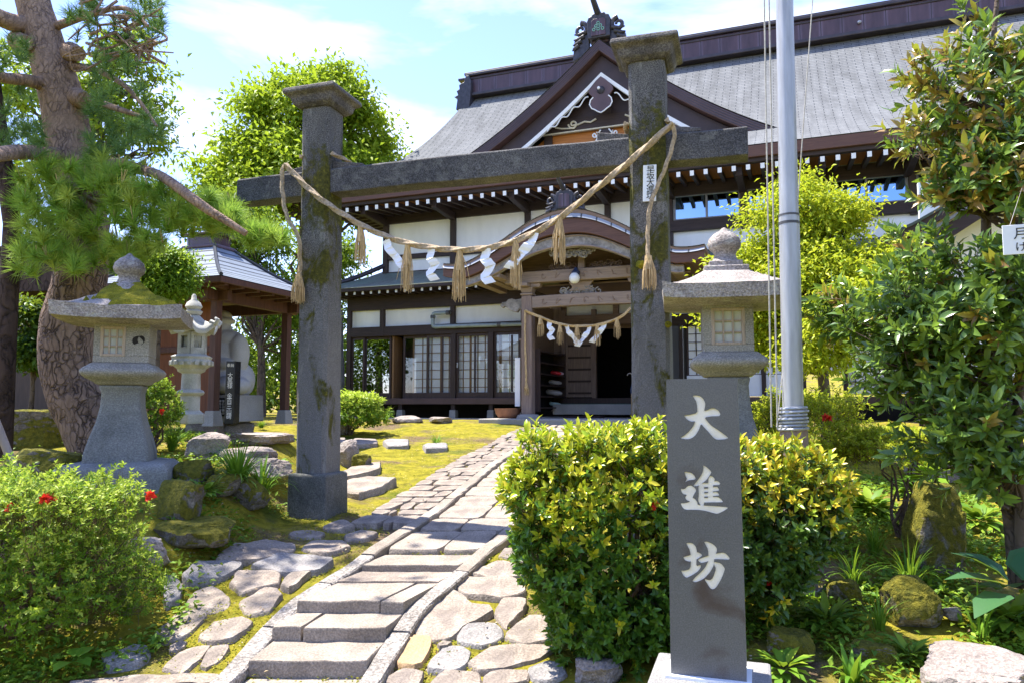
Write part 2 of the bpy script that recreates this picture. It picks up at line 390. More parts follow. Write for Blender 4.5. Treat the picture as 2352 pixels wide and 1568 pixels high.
M['terracotta'] = m_stone('terracotta', (.3, .14, .075), (.18, .085, .05), 5, .2, 90, bump=.2)
M['bamboo'] = m_wood('bamboo', (.5, .33, .15), (.35, .22, .1), 1, 'Z', .5)
M['globe'] = m_plain('milk glass globe', (.82, .82, .8), .2, var=.02)
M['red'] = m_plain('red plastic', (.6, .02, .03), .4)
M['pink'] = m_plain('pink cloth', (.6, .4, .5), .7)
M['cloth_grey'] = m_plain('grey leather', (.3, .27, .25), .6)
M['cloth_teal'] = m_plain('pale green plastic', (.35, .5, .45), .5)
M['navy'] = m_plain('navy nylon', (.02, .035, .09), .5)
M['mat'] = m_plain('brown doormat', (.05, .025, .028), .95, var=.2, sc=60)
M['green_edge'] = m_plain('green step edging', (.02, .1, .06), .6)
M['pine_bark'] = m_bark('pine bark', (.34, .24, .19), (.17, .115, .09), (.075, .053, .047), 19, .24, 1.0)
M['pine_bark_high'] = m_bark('upper pine bark', (.4, .28, .2), (.22, .15, .11), (.13, .09, .075), 26, .28, .6)
M['bark'] = m_bark('grey brown bark', (.17, .13, .1), (.09, .07, .055), (.04, .03, .025), 14, .25, .6)
M['bark_dark'] = m_bark('dark bark', (.09, .06, .05), (.045, .03, .026), (.02, .014, .012), 12, .25, .6)
M['twig'] = m_plain('twig', (.13, .085, .06), .85, var=.3, sc=20)
M['prop'] = m_wood('grey prop pole', (.35, .28, .24), (.24, .19, .16), 1, 'Z', .7)
M['flower'] = m_leaf('red azalea petals', [(.75, .03, .02), (.8, .08, .03), (.6, .02, .03)], .6, .3, (.7, .05, .03))

def m_pillar(name, c1, c2, moss_z=((2.3, 3.1, 3.9), )):
    """square gate stone: fine dark grain, pale run-off streaks, and moss round the crossbeam"""
    m, t, out = newmat(name); co = nd(t, 'TexCoord').outputs['Object']
    big = noise_(t, nd(t, 'Mapping', {0: co, 'Scale': (1, 1, .35)}).outputs[0], 2.2, 8, .65, .3); col = ramp(t, big, [(.3, c2), (.7, c1)])
    fine = noise_(t, co, 95, 2, .75); col = mixc(t, .8, col, ramp(t, fine, [(.36, .1), (.5, .5), (.64, 1.0)]), 'OVERLAY')
    z = nd(t, 'SeparateXYZ', {0: co}).outputs[2]
    low = ramp(t, mathn(t, 'DIVIDE', z, 5.0), [(.35, 1.), (.62, 0.)])
    col = mixc(t, mathn(t, 'MULTIPLY', low, .4), col, (.26, .25, .24))
    st = ramp(t, noise_(t, nd(t, 'Mapping', {0: co, 'Scale': (1, 1, .16), 'Location': (3, 5, 1)}).outputs[0], 7, 8, .7, .2), [(.58, 0.), (.66, 1.)])
    col = mixc(t, mathn(t, 'MULTIPLY', st, .45), col, (.36, .35, .32))
    zone = ramp(t, mathn(t, 'DIVIDE', z, 5.0), [(.0, .62), (.1, .12), (.36, .2), (.56, .42), (.68, .72), (.76, .4), (.84, .0)])
    mn = noise_(t, nd(t, 'Mapping', {0: co, 'Scale': (1, 1, .55), 'Location': (9, 4, 2)}).outputs[0], 4.2, 9, .68, .5)
    mk = ramp(t, mathn(t, 'ADD', mathn(t, 'MULTIPLY', zone, .36), mn), [(.62, 0.), (.70, 1.)])
    col = mixc(t, mk, col, ramp(t, noise_(t, co, 26, 7, .75), [(.3, (.02, .022, .006)), (.55, (.09, .085, .012)), (.75, (.24, .21, .02))]))
    h = mathn(t, 'ADD', mathn(t, 'ADD', noise_(t, co, 12, 8, .7), mathn(t, 'MULTIPLY', fine, .5)), mathn(t, 'MULTIPLY', mk, mathn(t, 'MULTIPLY', noise_(t, co, 60, 4, .7), 1.8)))
    p = nd(t, 'BsdfPrincipled', {'Base Color': col, 'Roughness': .85, 'Normal': nd(t, 'Bump', {'Strength': .6, 'Distance': .025, 'Height': h}).outputs[0]}); p.inputs['Specular IOR Level'].default_value = .3
    t.links.new(p.outputs[0], out.inputs[0]); return m
M['pillar'] = m_pillar('weathered gate pillar stone', (.15, .143, .135), (.05, .048, .048))
M['granite_beam'] = m_stone('weathered gate beam stone', (.12, .115, .112), (.046, .045, .048), 1.6, .8, 90, moss=.10, mossc=((.03, .035, .006), (.13, .11, .015)), up=.12, lichen=.12, bump=.5)
def m_ridge():
    m, t, out = newmat('purple brown ridge panels'); co = nd(t, 'TexCoord').outputs['Object']
    x = nd(t, 'SeparateXYZ', {0: co}).outputs[0]; fx = mathn(t, 'FRACT', mathn(t, 'DIVIDE', x, .62)); d = mathn(t, 'ABSOLUTE', mathn(t, 'SUBTRACT', fx, .5))
    halo = ramp(t, d, [(.0, 0.), (.36, 0.), (.5, 1.)]); line = ramp(t, d, [(.475, 0.), (.485, 1.)])
    f = noise_(t, nd(t, 'Mapping', {0: co, 'Scale': (3, 1, .6)}).outputs[0], 1.5, 7, .65)
    col = ramp(t, f, [(.3, (.04, .02, .027)), (.7, (.085, .045, .058))]); col = mixc(t, mathn(t, 'MULTIPLY', halo, mathn(t, 'MULTIPLY', f, .7)), col, (.2, .16, .24)); col = mixc(t, line, col, (.03, .018, .02))
    p = nd(t, 'BsdfPrincipled', {'Base Color': col, 'Roughness': .42, 'Normal': nd(t, 'Bump', {'Strength': .6, 'Distance': .02, 'Height': line}).outputs[0]}); t.links.new(p.outputs[0], out.inputs[0]); return m
M['ridge'] = m_ridge()
# ------------------------------------------------------------------ ground, paving, steps
def ground_mat():
    m, t, out = newmat('moss and soil'); co = nd(t, 'TexCoord').outputs['Object']
    big = noise_(t, co, .9, 8, .68, .4)
    moss = ramp(t, noise_(t, co, 7, 7, .7), [(.28, (.085, .085, .012)), (.5, (.25, .22, .022)), (.75, (.4, .34, .038))])
    soil = ramp(t, noise_(t, co, 14, 7, .7), [(.3, (.07, .048, .03)), (.7, (.24, .17, .11))])
    green = ramp(t, noise_(t, co, 20, 5, .7), [(.3, (.03, .06, .008)), (.7, (.12, .16, .02))])
    col = mixc(t, ramp(t, big, [(.5, 0.), (.62, 1.)]), moss, soil)
    col = mixc(t, ramp(t, noise_(t, nd(t, 'Mapping', {0: co, 'Location': (4, 8, 0)}).outputs[0], 1.3, 6, .65), [(.54, 0.), (.66, .8)]), col, green)
    fl = ramp(t, nd(t, 'TexVoronoi', {'Vector': co, 'Scale': 16.0, 'Randomness': 1.0}).outputs['Distance'], [(.10, 1.), (.16, 0.)])
    fl = mathn(t, 'MULTIPLY', fl, ramp(t, noise_(t, co, 3.0, 3, .6), [(.5, 0.), (.6, 1.)]))
    col = mixc(t, fl, col, (.55, .47, .33))
    h = mathn(t, 'ADD', noise_(t, co, 30, 8, .7), mathn(t, 'MULTIPLY', noise_(t, co, 130, 3, .7), .5))
    p = nd(t, 'BsdfPrincipled', {'Base Color': col, 'Roughness': 1.0, 'Normal': nd(t, 'Bump', {'Strength': .9, 'Distance': .03, 'Height': h}).outputs[0]})
    p.inputs['Specular IOR Level'].default_value = .1
    t.links.new(p.outputs[0], out.inputs[0]); return m
M['ground'] = ground_mat()
xs = np.concatenate([-np.geomspace(300, 9, 16), np.arange(-8.5, 8.6, .1), np.geomspace(9, 300, 16)])
ys = np.concatenate([-np.geomspace(300, 3, 14), np.arange(-2, 2, .5), np.arange(2, 18, .1), np.geomspace(18.3, 400, 26)])
GX, GY = np.meshgrid(xs, ys)
GZ = ground_z(GX, GY)
def bumps(x, y):
    z = 0
    for k, (fx, fy, a, p) in enumerate([(2.1, 1.7, .02, .3), (3.9, -2.6, .014, 1.2), (-6.1, 5.2, .008, 2.2), (9.7, 8.3, .005, .7)]):
        z = z + a * np.sin(fx * x + fy * y + p) * np.cos(.8 * fy * x - .7 * fx * y + p)
    return z
near = (np.abs(GX) < 12) & (GY > 1) & (GY < 30)
GZ = GZ + np.where(near, bumps(GX, GY) - .025, -.02)
nx, ny = len(xs), len(ys)
V_ = np.stack([GX.ravel(), GY.ravel(), GZ.ravel()], 1)
idx = np.arange(nx * ny).reshape(ny, nx)
Fq = np.stack([idx[:-1, :-1].ravel(), idx[:-1, 1:].ravel(), idx[1:, 1:].ravel(), idx[1:, :-1].ravel()], 1)
me = bpy.data.meshes.new('ground'); me.from_pydata(V_.tolist(), [], Fq.tolist()); me.materials.append(M['ground']); me.shade_smooth()
ground = link(bpy.data.objects.new('ground', me)); tag(ground, kind='structure')

def stone_from_poly(pts, th, name, m, label, cat, group=None, rough=.012, seg=.05, sink=.06, chamf=.02, grow=1.0):
    """a flat irregular stone: outline points on the ground (world), thickness above ground th"""
    pts = [Vector(p) for p in pts]; c = sum(pts, Vector()) / len(pts)
    # smooth + jitter the outline
    ring = []
    n = len(pts)
    for i in range(n):
        a, b = pts[i], pts[(i + 1) % n]; k = max(1, int((b - a).length / seg))
        for j in range(k): ring.append(a.lerp(b, j / k))
    for _ in range(1):
        ring = [ring[i] * .6 + (ring[i - 1] + ring[(i + 1) % len(ring)]) * .2 for i in range(len(ring))]; ring = [c + (p - c) * grow for p in ring]
    sd = rnd.random() * 50
    out = []
    for p in ring:
        nv = noise.noise_vector(p * 9 + Vector((sd, 0, 0))); q = p + Vector((nv.x, nv.y, 0)) * rough; out.append(q)
    N = len(out); mb = MB(); tilt = Vector((rnd.uniform(-.015, .015), rnd.uniform(-.015, .015)))
    def zz(p, lift): return p.z + lift + (p.x - c.x) * tilt.x + (p.y - c.y) * tilt.y
    rows = []
    for k, lift in ((1.02, -sink), (1.0, th - chamf), (1 - chamf * .8 / max(.1, (out[0] - c).length), th), (.6, th), (.25, th)):
        row = []
        for p in out:
            q = c + (p - c) * k; dz = noise.noise(Vector((q.x * 7 + sd, q.y * 7, 3))) * rough * .9 if lift > -.01 else 0
            row.append((q.x, q.y, zz(q, lift) + dz))
        rows.append(row)
    for r in rows: mb.v += r
    b = 0
    for j in range(len(rows) - 1):
        for i in range(N):
            mb.f.append((j * N + i, j * N + (i + 1) % N, (j + 1) * N + (i + 1) % N, (j + 1) * N + i))
    mb.v.append((c.x, c.y, zz(c, th))); q = len(mb.v) - 1; j = len(rows) - 1
    for i in range(N): mb.f.append((j * N + i, j * N + (i + 1) % N, q))
    o = mb.build(name, m, loc=(c.x, c.y, c.z)); smooth_angle(o, 38)
    tag(o, label, cat, group); return o

def zl(p): return (p[0] / 2.812, 1010.7 + p[1] / 2.812)
def zr(p): return (643.1 + p[0] / 2.598, 964.7 + p[1] / 2.598)
GL, GR = 'flagstones left of the steps', 'flagstones right of the steps'
LEFT = [
 ([(1170,880),(1250,800),(1400,785),(1560,790),(1545,840),(1400,890),(1230,925)], 'flag_cool', 'long grey flagstone in mossy shade level with the fifth step'),
 ([(1400,760),(1500,690),(1720,650),(1900,680),(1880,730),(1700,770),(1450,785)], 'flag', 'wide flat flagstone at the edge of the bright moss below the left gate pillar'),
 ([(1630,815),(1790,740),(2100,755),(2150,790),(2020,850),(1800,860)], 'flag_cool', 'broad shaded flagstone touching the left kerb above the small tilted sliver'),
 ([(1490,930),(1540,860),(1690,840),(1810,870),(1790,930),(1560,1000)], 'flag', 'rounded grey flagstone left of the small tilted sliver'),
 ([(1540,1060),(1700,970),(1800,960),(1815,1010),(1740,1110),(1600,1140)], 'flag', 'pale sunlit flagstone beside the left kerb, below the small tilted sliver'),
 ([(1210,1040),(1300,965),(1360,955),(1440,990),(1490,1050),(1450,1115),(1360,1130),(1230,1080)], 'flag', 'hump-backed brownish flagstone with a dark notch at its top'),
 ([(985,1270),(1170,1120),(1340,1125),(1340,1165),(1190,1280),(1010,1305)], 'flag', 'pale flagstone dappled with leaf shadow beside the grassy bank'),
 ([(1275,1300),(1380,1180),(1560,1150),(1640,1180),(1560,1260),(1430,1310)], 'flag', 'pale trapezoid flagstone with weeds between it and the left kerb'),
 ([(650,1410),(850,1340),(960,1330),(985,1380),(900,1450),(700,1460)], 'flag_cool', 'dark grey isolated flagstone farthest from the steps at the lower left'),
 ([(1045,1480),(1190,1360),(1360,1330),(1330,1390),(1170,1525)], 'flag', 'long pinkish flagstone in the lowest row left of the steps'),
 ([(1265,1480),(1370,1350),(1490,1330),(1440,1420),(1330,1490)], 'flag', 'narrow flagstone against the foot of the left kerb in the lowest row'),
 ([(1800,940),(1900,850),(2015,850),(1870,970)], 'flag', 'small tilted sliver of stone wedged against the left kerb'),
 ([(1070,870),(1180,910),(1160,1030),(1060,1080)], 'flag_cool', 'upright narrow stone at the foot of the grassy bank'),
 ([(1860,620),(1950,585),(2100,600),(2080,635),(1930,640)], 'flag', 'small flat stone at the moss edge nearest the left gate pillar'),
 ([(1945,710),(2010,660),(2220,650),(2260,700),(2100,740)], 'flag', 'flat shaded stone close to the left kerb in the shadow band'),
 ([(2080,560),(2222,520),(2300,565),(2110,585)], 'flag', 'small pale stone right of the gate pillar foot at the shadow edge'),
 ([(470,1572),(900,1530),(1400,1520),(1330,1580),(900,1600),(500,1610)], 'flag', 'long slab lying across the very bottom left of the paving'),
 ([(1075,1345),(1160,1300),(1230,1310),(1160,1370),(1090,1380)], 'flag', 'smallest pale stone among the lower left flagstones'),
 ([(760,740),(830,690),(1030,680),(1035,740),(900,800)], 'flag_cool', 'rough grey stone behind the azalea at the foot of the mossy ledge'),
 ([(2220,620),(2330,590),(2440,600),(2380,640),(2250,660)], 'flag', 'mossy flat stone in the gate shadow next to the left kerb'),
]
RIGHT = [
 ([(810,1260),(870,1120),(960,1020),(1080,1060),(1130,1110),(1230,1120),(1250,1150),(1120,1220),(1030,1290),(890,1305)], 'flag', 'large heart-shaped flagstone right of the steps'),
 ([(1060,990),(1090,955),(1350,940),(1440,980),(1440,1040),(1300,1060),(1110,1035)], 'flag', 'thick wide flagstone above the heart-shaped one'),
 ([(1110,915),(1290,855),(1410,870),(1470,930),(1250,945)], 'flag', 'smooth pale flagstone beside the right kerb bend'),
 ([(1305,820),(1340,780),(1460,770),(1470,850)], 'flag', 'small flagstone tucked under the hedge at the top of the right paving'),
 ([(1280,1150),(1340,1070),(1470,1080),(1440,1150),(1350,1245)], 'flag', 'grey wedge-shaped flagstone right of the heart-shaped one'),
 ([(1060,1290),(1130,1230),(1290,1215),(1330,1310),(1200,1360),(1100,1340)], 'flag_cool', 'rough bluish flagstone below the heart-shaped one'),
 ([(1350,1300),(1480,1170),(1620,1200),(1620,1310),(1450,1350)], 'flag', 'pinkish flagstone against the foot of the hedge'),
 ([(690,1450),(770,1300),(900,1310),(900,1370),(810,1480)], 'flag_tan', 'tan orange flagstone beside the right kerb'),
 ([(870,1495),(980,1370),(1080,1360),(1130,1400),(1110,1480),(960,1505)], 'flag_cool', 'bluish grey six-sided flagstone right of the tan one'),
 ([(1150,1450),(1260,1370),(1480,1350),(1620,1360),(1570,1410),(1350,1490),(1200,1500)], 'flag', 'long brownish flagstone below the hedge foot'),
 ([(925,1350),(960,1320),(1040,1340),(1000,1370),(950,1380)], 'flag', 'small chip of stone between the tan and the bluish flagstones'),
 ([(610,1580),(740,1490),(860,1520),(820,1590)], 'flag', 'pale corner flagstone at the foot of the right kerb'),
 ([(900,1570),(980,1510),(1180,1530),(1190,1600),(950,1610)], 'flag', 'flagstone cut by the bottom of the view, second from the right kerb'),
 ([(1200,1570),(1250,1510),(1470,1500),(1470,1570),(1250,1600)], 'flag', 'flagstone cut by the bottom of the view, near the sign base'),
 ([(1480,1490),(1640,1460),(1720,1520),(1600,1570),(1500,1560)], 'flag_cool', 'dark mossy flagstone between the hedge and the sign base'),
]
for poly, mt, lab in LEFT:
    stone_from_poly([on_ground(*zl(p)) for p in poly], .018, 'flagstone', M[mt], lab, 'flagstone', GL, grow=1.075, rough=.022, chamf=.012)
for poly, mt, lab in RIGHT:
    stone_from_poly([on_ground(*zr(p)) for p in poly], .02, 'flagstone', M[mt], lab, 'flagstone', GR, grow=1.14, rough=.022, chamf=.012)

# stepping stones on the lawn, by the left gate pillar
STEPST = [
 ([(340,400),(520,360),(700,365),(600,430),(470,470),(345,455)], .07, 'big flat slab right of the left gate pillar foot', 'flag'),
 ([(335,345),(430,300),(600,270),(600,310),(480,345),(350,365)], .06, 'low rounded slab behind the big flat slab by the left gate pillar', 'flag'),
 ([(418,145),(440,128),(580,132),(582,155),(440,163)], .07, 'flat lawn stone, left of three in a row', 'rock_bare'),
 ([(612,145),(650,132),(770,135),(768,165),(640,172)], .07, 'rounded grey lawn stone, middle of three in a row', 'flag_cool'),
 ([(850,165),(880,152),(1000,155),(1000,178),(870,182)], .06, 'thin straight lawn stone, right of three in a row', 'flag_cool'),
 ([(305,130),(330,118),(390,120),(395,140),(320,150)], .06, 'small stone close behind the left gate pillar', 'rock_bare'),
]
for poly, th, lab, mt in STEPST:
    stone_from_poly([on_ground(*zr(p)) for p in poly], th, 'stepping_stone', M[mt], lab, 'stepping stone', 'stepping stones on the moss')

# the path: centre lines of the kerbs (world x, y)
KL = [(-1.68, 3.8), (-1.64, 4.27), (-1.60, 4.9), (-1.50, 5.4), (-1.24, 6.1), (-.81, 7.8), (-.29, 10.65), (.15, 12.5), (.55, 14.3), (.95, 15.8)]
KR = [(-.83, 3.8), (-.81, 4.27), (-.757, 4.75), (-.66, 5.23), (-.40, 5.9), (-.10, 6.74), (.35, 8.5), (.85, 10.65), (1.25, 12.5), (1.65, 14.3), (2.0, 15.8)]
def klx(y): return float(np.interp(y, [p[1] for p in KL], [p[0] for p in KL]))
def krx(y): return float(np.interp(y, [p[1] for p in KR], [p[0] for p in KR]))
def mid_z(y): return float(np.interp(y, [-300, 4.42, 4.86, 5.2, 5.7, 6.0, 6.4, 8, 12, 15.5, 17, 300], [0, 0, .07, .15, .23, .27, .34, .47, .83, 1.13, 1.24, 1.3]))
def kerb(fx, y0, y1, lab, m, w=.13, h=.055, side='left'):
    mb = MB(); n = max(3, int((y1 - y0) / .12)); rows = []
    sd = rnd.random() * 40
    for i in range(n + 1):
        y = y0 + (y1 - y0) * i / n; x = fx(y); d = Vector((fx(y + .05) - fx(y - .05), .1, 0)).normalized(); s = Vector((d.y, -d.x, 0))
        z = mid_z(y) + h; r = []
        for k, (a, b) in enumerate(((-.5, -.2), (-.5, -.012), (-.42, 0), (.42, 0), (.5, -.012), (.5, -.2))):
            nz = noise.noise(Vector((x * 6 + k * 3 + sd, y * 6, 0))) * .008
            q = Vector((x, y, z)) + s * (a * w + nz); r.append((q.x, q.y, q.z + b + nz))
        rows.append(r)
    for r in rows: mb.v += r
    for i in range(n):
        for k in range(5): mb.f.append((i * 6 + k, i * 6 + k + 1, (i + 1) * 6 + k + 1, (i + 1) * 6 + k))
    mb.f += [(5, 4, 3, 2, 1, 0), tuple(n * 6 + k for k in range(6))]
    o = mb.build('kerb_stone', m, loc=(fx((y0 + y1) / 2), (y0 + y1) / 2, mid_z((y0 + y1) / 2)))
    return tag(o, lab, 'kerb stone', 'kerb stones along the path')
KS = [(klx, 4.1, 4.98, 'rough pale kerb stone at the foot of the steps, left side', 'kerb'), (klx, 5.0, 5.66, 'rough kerb stone beside the third step, left side', 'kerb'), (klx, 5.68, 6.25, 'grey kerb stone beside the fifth step, left side', 'kerb'),
      (klx, 6.27, 8.4, 'long straight smooth kerb stone in the gate shadow, left side', 'step'), (klx, 8.42, 12.2, 'long pale kerb stone crossing the sunlit path, left side', 'step'), (klx, 12.22, 15.6, 'far kerb stone leading to the porch, left side', 'step'),
      (krx, 4.1, 4.92, 'rough pale kerb stone at the foot of the steps, right side', 'kerb'), (krx, 4.94, 5.9, 'curved rough kerb stone beside the upper steps, right side', 'kerb'), (krx, 5.92, 7.6, 'smooth straight kerb stone entering the hedge, right side', 'step'),
      (krx, 7.62, 11.5, 'kerb stone behind the hedge, right side', 'step'), (krx, 11.52, 15.6, 'far kerb stone by the porch, right side', 'step')]
for fx, a, b, lab, mt in KS: kerb(fx, a, b, lab, M[mt])

# steps: (front y, z of top, back y, number of stones)
STEPS = [(3.9, .0, 4.55, 'bottom slab of the steps with a dry straw on it'), (4.51, .10, 4.93, 'lowest raised step, one smooth long stone'),
         (4.87, .19, 5.27, 'second raised step of two stones'), (5.19, .27, 5.74, 'third raised step of two stones'),
         (5.70, .284, 6.08, 'fourth step, low rough slab'), (6.02, .335, 6.42, 'fifth step, thick slab with a dark front edge')]
def step_block(x0, x1, y0, y1, ztop, parent=None, m='step', hh=.16):
    """x0,x1 given as fractions between the kerbs"""
    mb = MB(); nxx = max(2, int((x1 - x0) / .12)); pts = []
    sd = rnd.random() * 60
    def X(f, y): return klx(y) + .07 + (krx(y) - klx(y) - .14) * f
    out = []
    k = 8
    for i in range(k): out.append((x0 + (x1 - x0) * i / k, y0))
    out += [(x1, y0 + (y1 - y0) * i / 3) for i in range(3)]
    for i in range(k): out.append((x1 - (x1 - x0) * i / k, y1))
    out += [(x0, y1 - (y1 - y0) * i / 3) for i in range(3)]
    ring = []
    for f, y in out:
        x = X(f, y); nv = noise.noise_vector(Vector((x * 7 + sd, y * 7, 0))); ring.append(Vector((x + nv.x * .008, y + nv.y * .012, 0)))
    c = sum(ring, Vector()) / len(ring); N = len(ring)
    for kk, z in ((1.0, ztop - hh), (1.0, ztop - .016), (.994, ztop - .005), (.98, ztop), (.5, ztop)):
        for p in ring:
            q = c + (p - c) * kk; mb.v.append((q.x, q.y, z + (noise.noise(Vector((q.x * 8 + sd, q.y * 8, 1))) * .006 if z > ztop - .1 else 0)))
    for j in range(4):
        for i in range(N): mb.f.append((j * N + i, j * N + (i + 1) % N, (j + 1) * N + (i + 1) % N, (j + 1) * N + i))
    mb.v.append((c.x, c.y, ztop)); q = len(mb.v) - 1
    for i in range(N): mb.f.append((4 * N + i, 4 * N + (i + 1) % N, q))
    if parent: return smooth_angle(mb.build('stone', M[m], parent), 35)
    return smooth_angle(mb.build('stone_step', M[m], loc=(c.x, c.y, ztop - hh)), 35)
for i, (y0, z, y1, lab) in enumerate(STEPS):
    if i == 2 or i == 3:
        r = thing('stone_step', lab, 'step', (0, 0, 0), 0, 'steps of the path')
        cut = .26 if i == 2 else .78
        step_block(0, cut - .012, y0, y1, z, r); step_block(cut + .012, 1, y0 - .01, y1, z - .004, r)
    else:
        tag(step_block(0, 1, y0, y1, z, m='step' if i != 4 else 'flag'), lab, 'step', 'steps of the path')

# straight run of slabs from the steps to the porch, and the rubble strip left of it
PV = 'paving slabs of the straight path'
def quad_stone(x0, x1, y0, y1, fx, wid, off, m, name, lab, cat, grp, th, gap=.012, jit=.02):
    P = []
    for f, y in ((x0, y0), (x1, y0), (x1, y1), (x0, y1)):
        yy = y + rnd.uniform(-jit, jit); f2 = f + rnd.uniform(-jit, jit) / wid
        P.append(Vector((fx(yy) + off + wid * f2, yy, 0)))
    c = sum(P, Vector()) / 4
    P = [c + (p - c) * (1 - gap / max(.1, (p - c).length)) for p in P]
    for p in P: p.z = mid_z(p.y)
    return stone_from_poly(P, th, name, m, lab, cat, grp, rough=.008, seg=.09, chamf=.012)
y = 6.45; k = 0
while y < 15.5:
    L = rnd.uniform(.42, .7); c = rnd.uniform(.42, .58); wid = krx(y) - klx(y) - .15
    for a, b in ((0, c), (c, 1)):
        quad_stone(a, b, y, y + L, klx, wid, .075, M['step'] if rnd.random() < .75 else M['flag'], 'paving_slab', 'squared grey paving slab of the path between the two kerbs', 'paving slab', PV, .026, jit=.012)
    y += L
RB = 'rough stones of the strip beside the path'
y = 7.4
while y < 15.4:
    L = rnd.uniform(.22, .42); n = rnd.choice((2, 3)); wid = .62
    cuts = [0] + sorted(rnd.uniform(.28, .72) for _ in range(n - 1)) + [1]
    for a, b in zip(cuts[:-1], cuts[1:]):
        if b - a < .12: continue
        quad_stone(a, b, y, y + L, klx, wid, -.075 - wid, M['flag'], 'rubble_paver', 'small rough sunlit stone in the strip left of the kerbed path', 'paver', RB, .024, jit=.035)
    y += L
# ------------------------------------------------------------------ the temple hall (local frame: x along the front, y into the building, z up)
PHI = R(20.6); ZB = 1.3
def hall_w(u, y, z): return Vector((6.65 + u * math.cos(PHI) + y * math.sin(PHI), 17.69 - u * math.sin(PHI) + y * math.cos(PHI), ZB + z))
hall = thing('temple_hall', 'large white walled temple hall with dark timber frame and wide grey slate roof', 'temple hall', (6.65, 17.69, ZB), -PHI)

def grid_mesh(name, m, P, parent, UV=None, smooth=True, fix=False, loc=None):
    ny_, nx_ = len(P), len(P[0]); mb = MB(); mb.v = [tuple(p) for r in P for p in r]
    for j in range(ny_ - 1):
        for i in range(nx_ - 1): mb.f.append((j * nx_ + i, j * nx_ + i + 1, (j + 1) * nx_ + i + 1, (j + 1) * nx_ + i))
    if UV: mb.uv = [q for r in UV for q in r]
    return mb.build(name, m, parent, smooth=smooth, fix=fix, loc=loc)

# main roof
ZE, ZR, YE, YR = 6.5, 11.85, -.75, 6.0
def rf(s): return YE + (YR - YE) * s, ZE + (ZR - ZE) * (.6 * s + .4 * s * s)
def ul(s): return -13.2 + 3.17 * s - 1.17 * s * s
UR = 16.0
NS = 24
def roof_rows(back):
    P, UV = [], []; L = 0; py = None
    for j in range(NS + 1):
        s = j / NS; y, z = rf(s)
        if py: L += math.hypot(y - py[0], z - py[1])
        py = (y, z); a, b = ul(s), UR + 1.5 - (ul(s) + 13.2)
        row, ru = [], []
        for i in range(41):
            u = a + (b - a) * i / 40; row.append((u, (2 * YR - y) if back else y, z)); ru.append((u, L))
        P.append(row); UV.append(ru)
    return P, UV
Pf, UVf = roof_rows(False); Pb, UVb = roof_rows(True)
roof = MB()
def put(P, UV, flip=False):
    b = len(roof.v); n = len(P[0]); roof.v += [tuple(p) for r in P for p in r]
    if roof.uv is None: roof.uv = []
    roof.uv += [q for r in UV for q in r]
    for j in range(len(P) - 1):
        for i in range(n - 1):
            f = (b + j * n + i, b + j * n + i + 1, b + (j + 1) * n + i + 1, b + (j + 1) * n + i); roof.f.append(f[::-1] if flip else f)
put(Pf, UVf); put(Pb, UVb, True)
for side in (0, -1):                                   # hipped ends
    P, UV = [], []
    for j in range(NS + 1):
        a, b = Vector(Pf[j][side]), Vector(Pb[j][side]); row = [a.lerp(b, k / 10) for k in range(11)]
        P.append([tuple(p) for p in row]); UV.append([(p.y, UVf[j][0][1]) for p in row])
    put(P, UV, side == 0)
o_roof = roof.build('roof', M['roof'], hall, smooth=True, fix=False)

# ridge: box with capping, seams and end tiles, children of the roof
rm = MB(); rm.box(((-11.0 + 15.2) / 2, YR, 12.22), (26.2, .55, .72)); ridge = rm.build('ridge', M['ridge'], o_roof, bev=.02)
cp = MB()
cp.box((2.1, YR, 12.64), (26.4, .74, .1)); cp.box((2.1, YR, 12.745), (26.6, .5, .1)); cp.box((2.1, YR, 11.86), (26.3, .78, .12)); cp.box((2.1, YR, 12.5), (26.3, .62, .06))
cp.build('ridge_capping', M['ridge_top'], o_roof, bev=.02)
def end_tile(u, sgn):
    e = MB()
    prof = [(-.42, .0), (-.36, .42), (-.5, .5), (-.34, .56), (-.4, .72), (-.28, .78), (-.3, .95), (-.1, 1.02), (-.02, 1.25), (.1, 1.25), (.2, 1.0), (.16, .3), (.12, .0)]
    e.slab([(x * sgn, z) for x, z in prof], (u, YR - .5, 11.3), (1, 0, 0), (0, 0, 1), (0, 1, 0), 0, 1.0)
    e.bar((u - .5 * sgn, YR, 12.62), (u + .3 * sgn, YR, 12.6), .3, .1)
    return e.build('ridge_end_tile', M['ornament'], o_roof, bev=.02)
end_tile(-11.0, 1); end_tile(15.2, -1)
st = MB(); st.lathe([(.035, 0), (.06, .03), (.06, .07), (.02, .1)], (2.35, YR - .34, 12.15), 10); st.build('ridge_stud', M['steel'], o_roof)

# eave: fascia under the roof edge, soffit boards, rafters with white ends
def eave_line(y, z, u0, u1, w, h, name, m, par=hall, bev=.01):
    b = MB(); b.box(((u0 + u1) / 2, y, z), (u1 - u0, w, h)); return b.build(name, m, par, bev=bev)
eave_line(-.70, 6.34, -13.12, 17.4, .10, .28, 'fascia', M['fascia'])
eave_line(-.58, 6.15, -13.0, 17.3, .16, .10, 'eave_beam', M['beam_dark'])
s_ = MB(); s_.box((2.1, -12.95 + 12.95 + .1, 6.26), (30.2, 1.5, .03)); s_.build('soffit', M['soffit'], hall)
lf_ = MB(); lf_.box((-13.08, 6.0, 6.34), (.1, 13.4, .28)); lf_.box((-12.95, 6.0, 6.15), (.14, 13.2, .1)); lf_.build('side_fascia', M['fascia'], hall, bev=.01)
sl_ = MB(); sl_.box((-12.4, 6.9, 6.24), (1.2, 11.8, .03)); sl_.build('side_soffit', M['beam_dark'], hall)
for k in range(12):
    b = MB(); b.bar((-12.9, -.4 + k * .33, 6.02), (-11.7, -.4 + k * .33, 6.1), .08, .11); b.build('side_rafter', M['beam_dark'], hall)
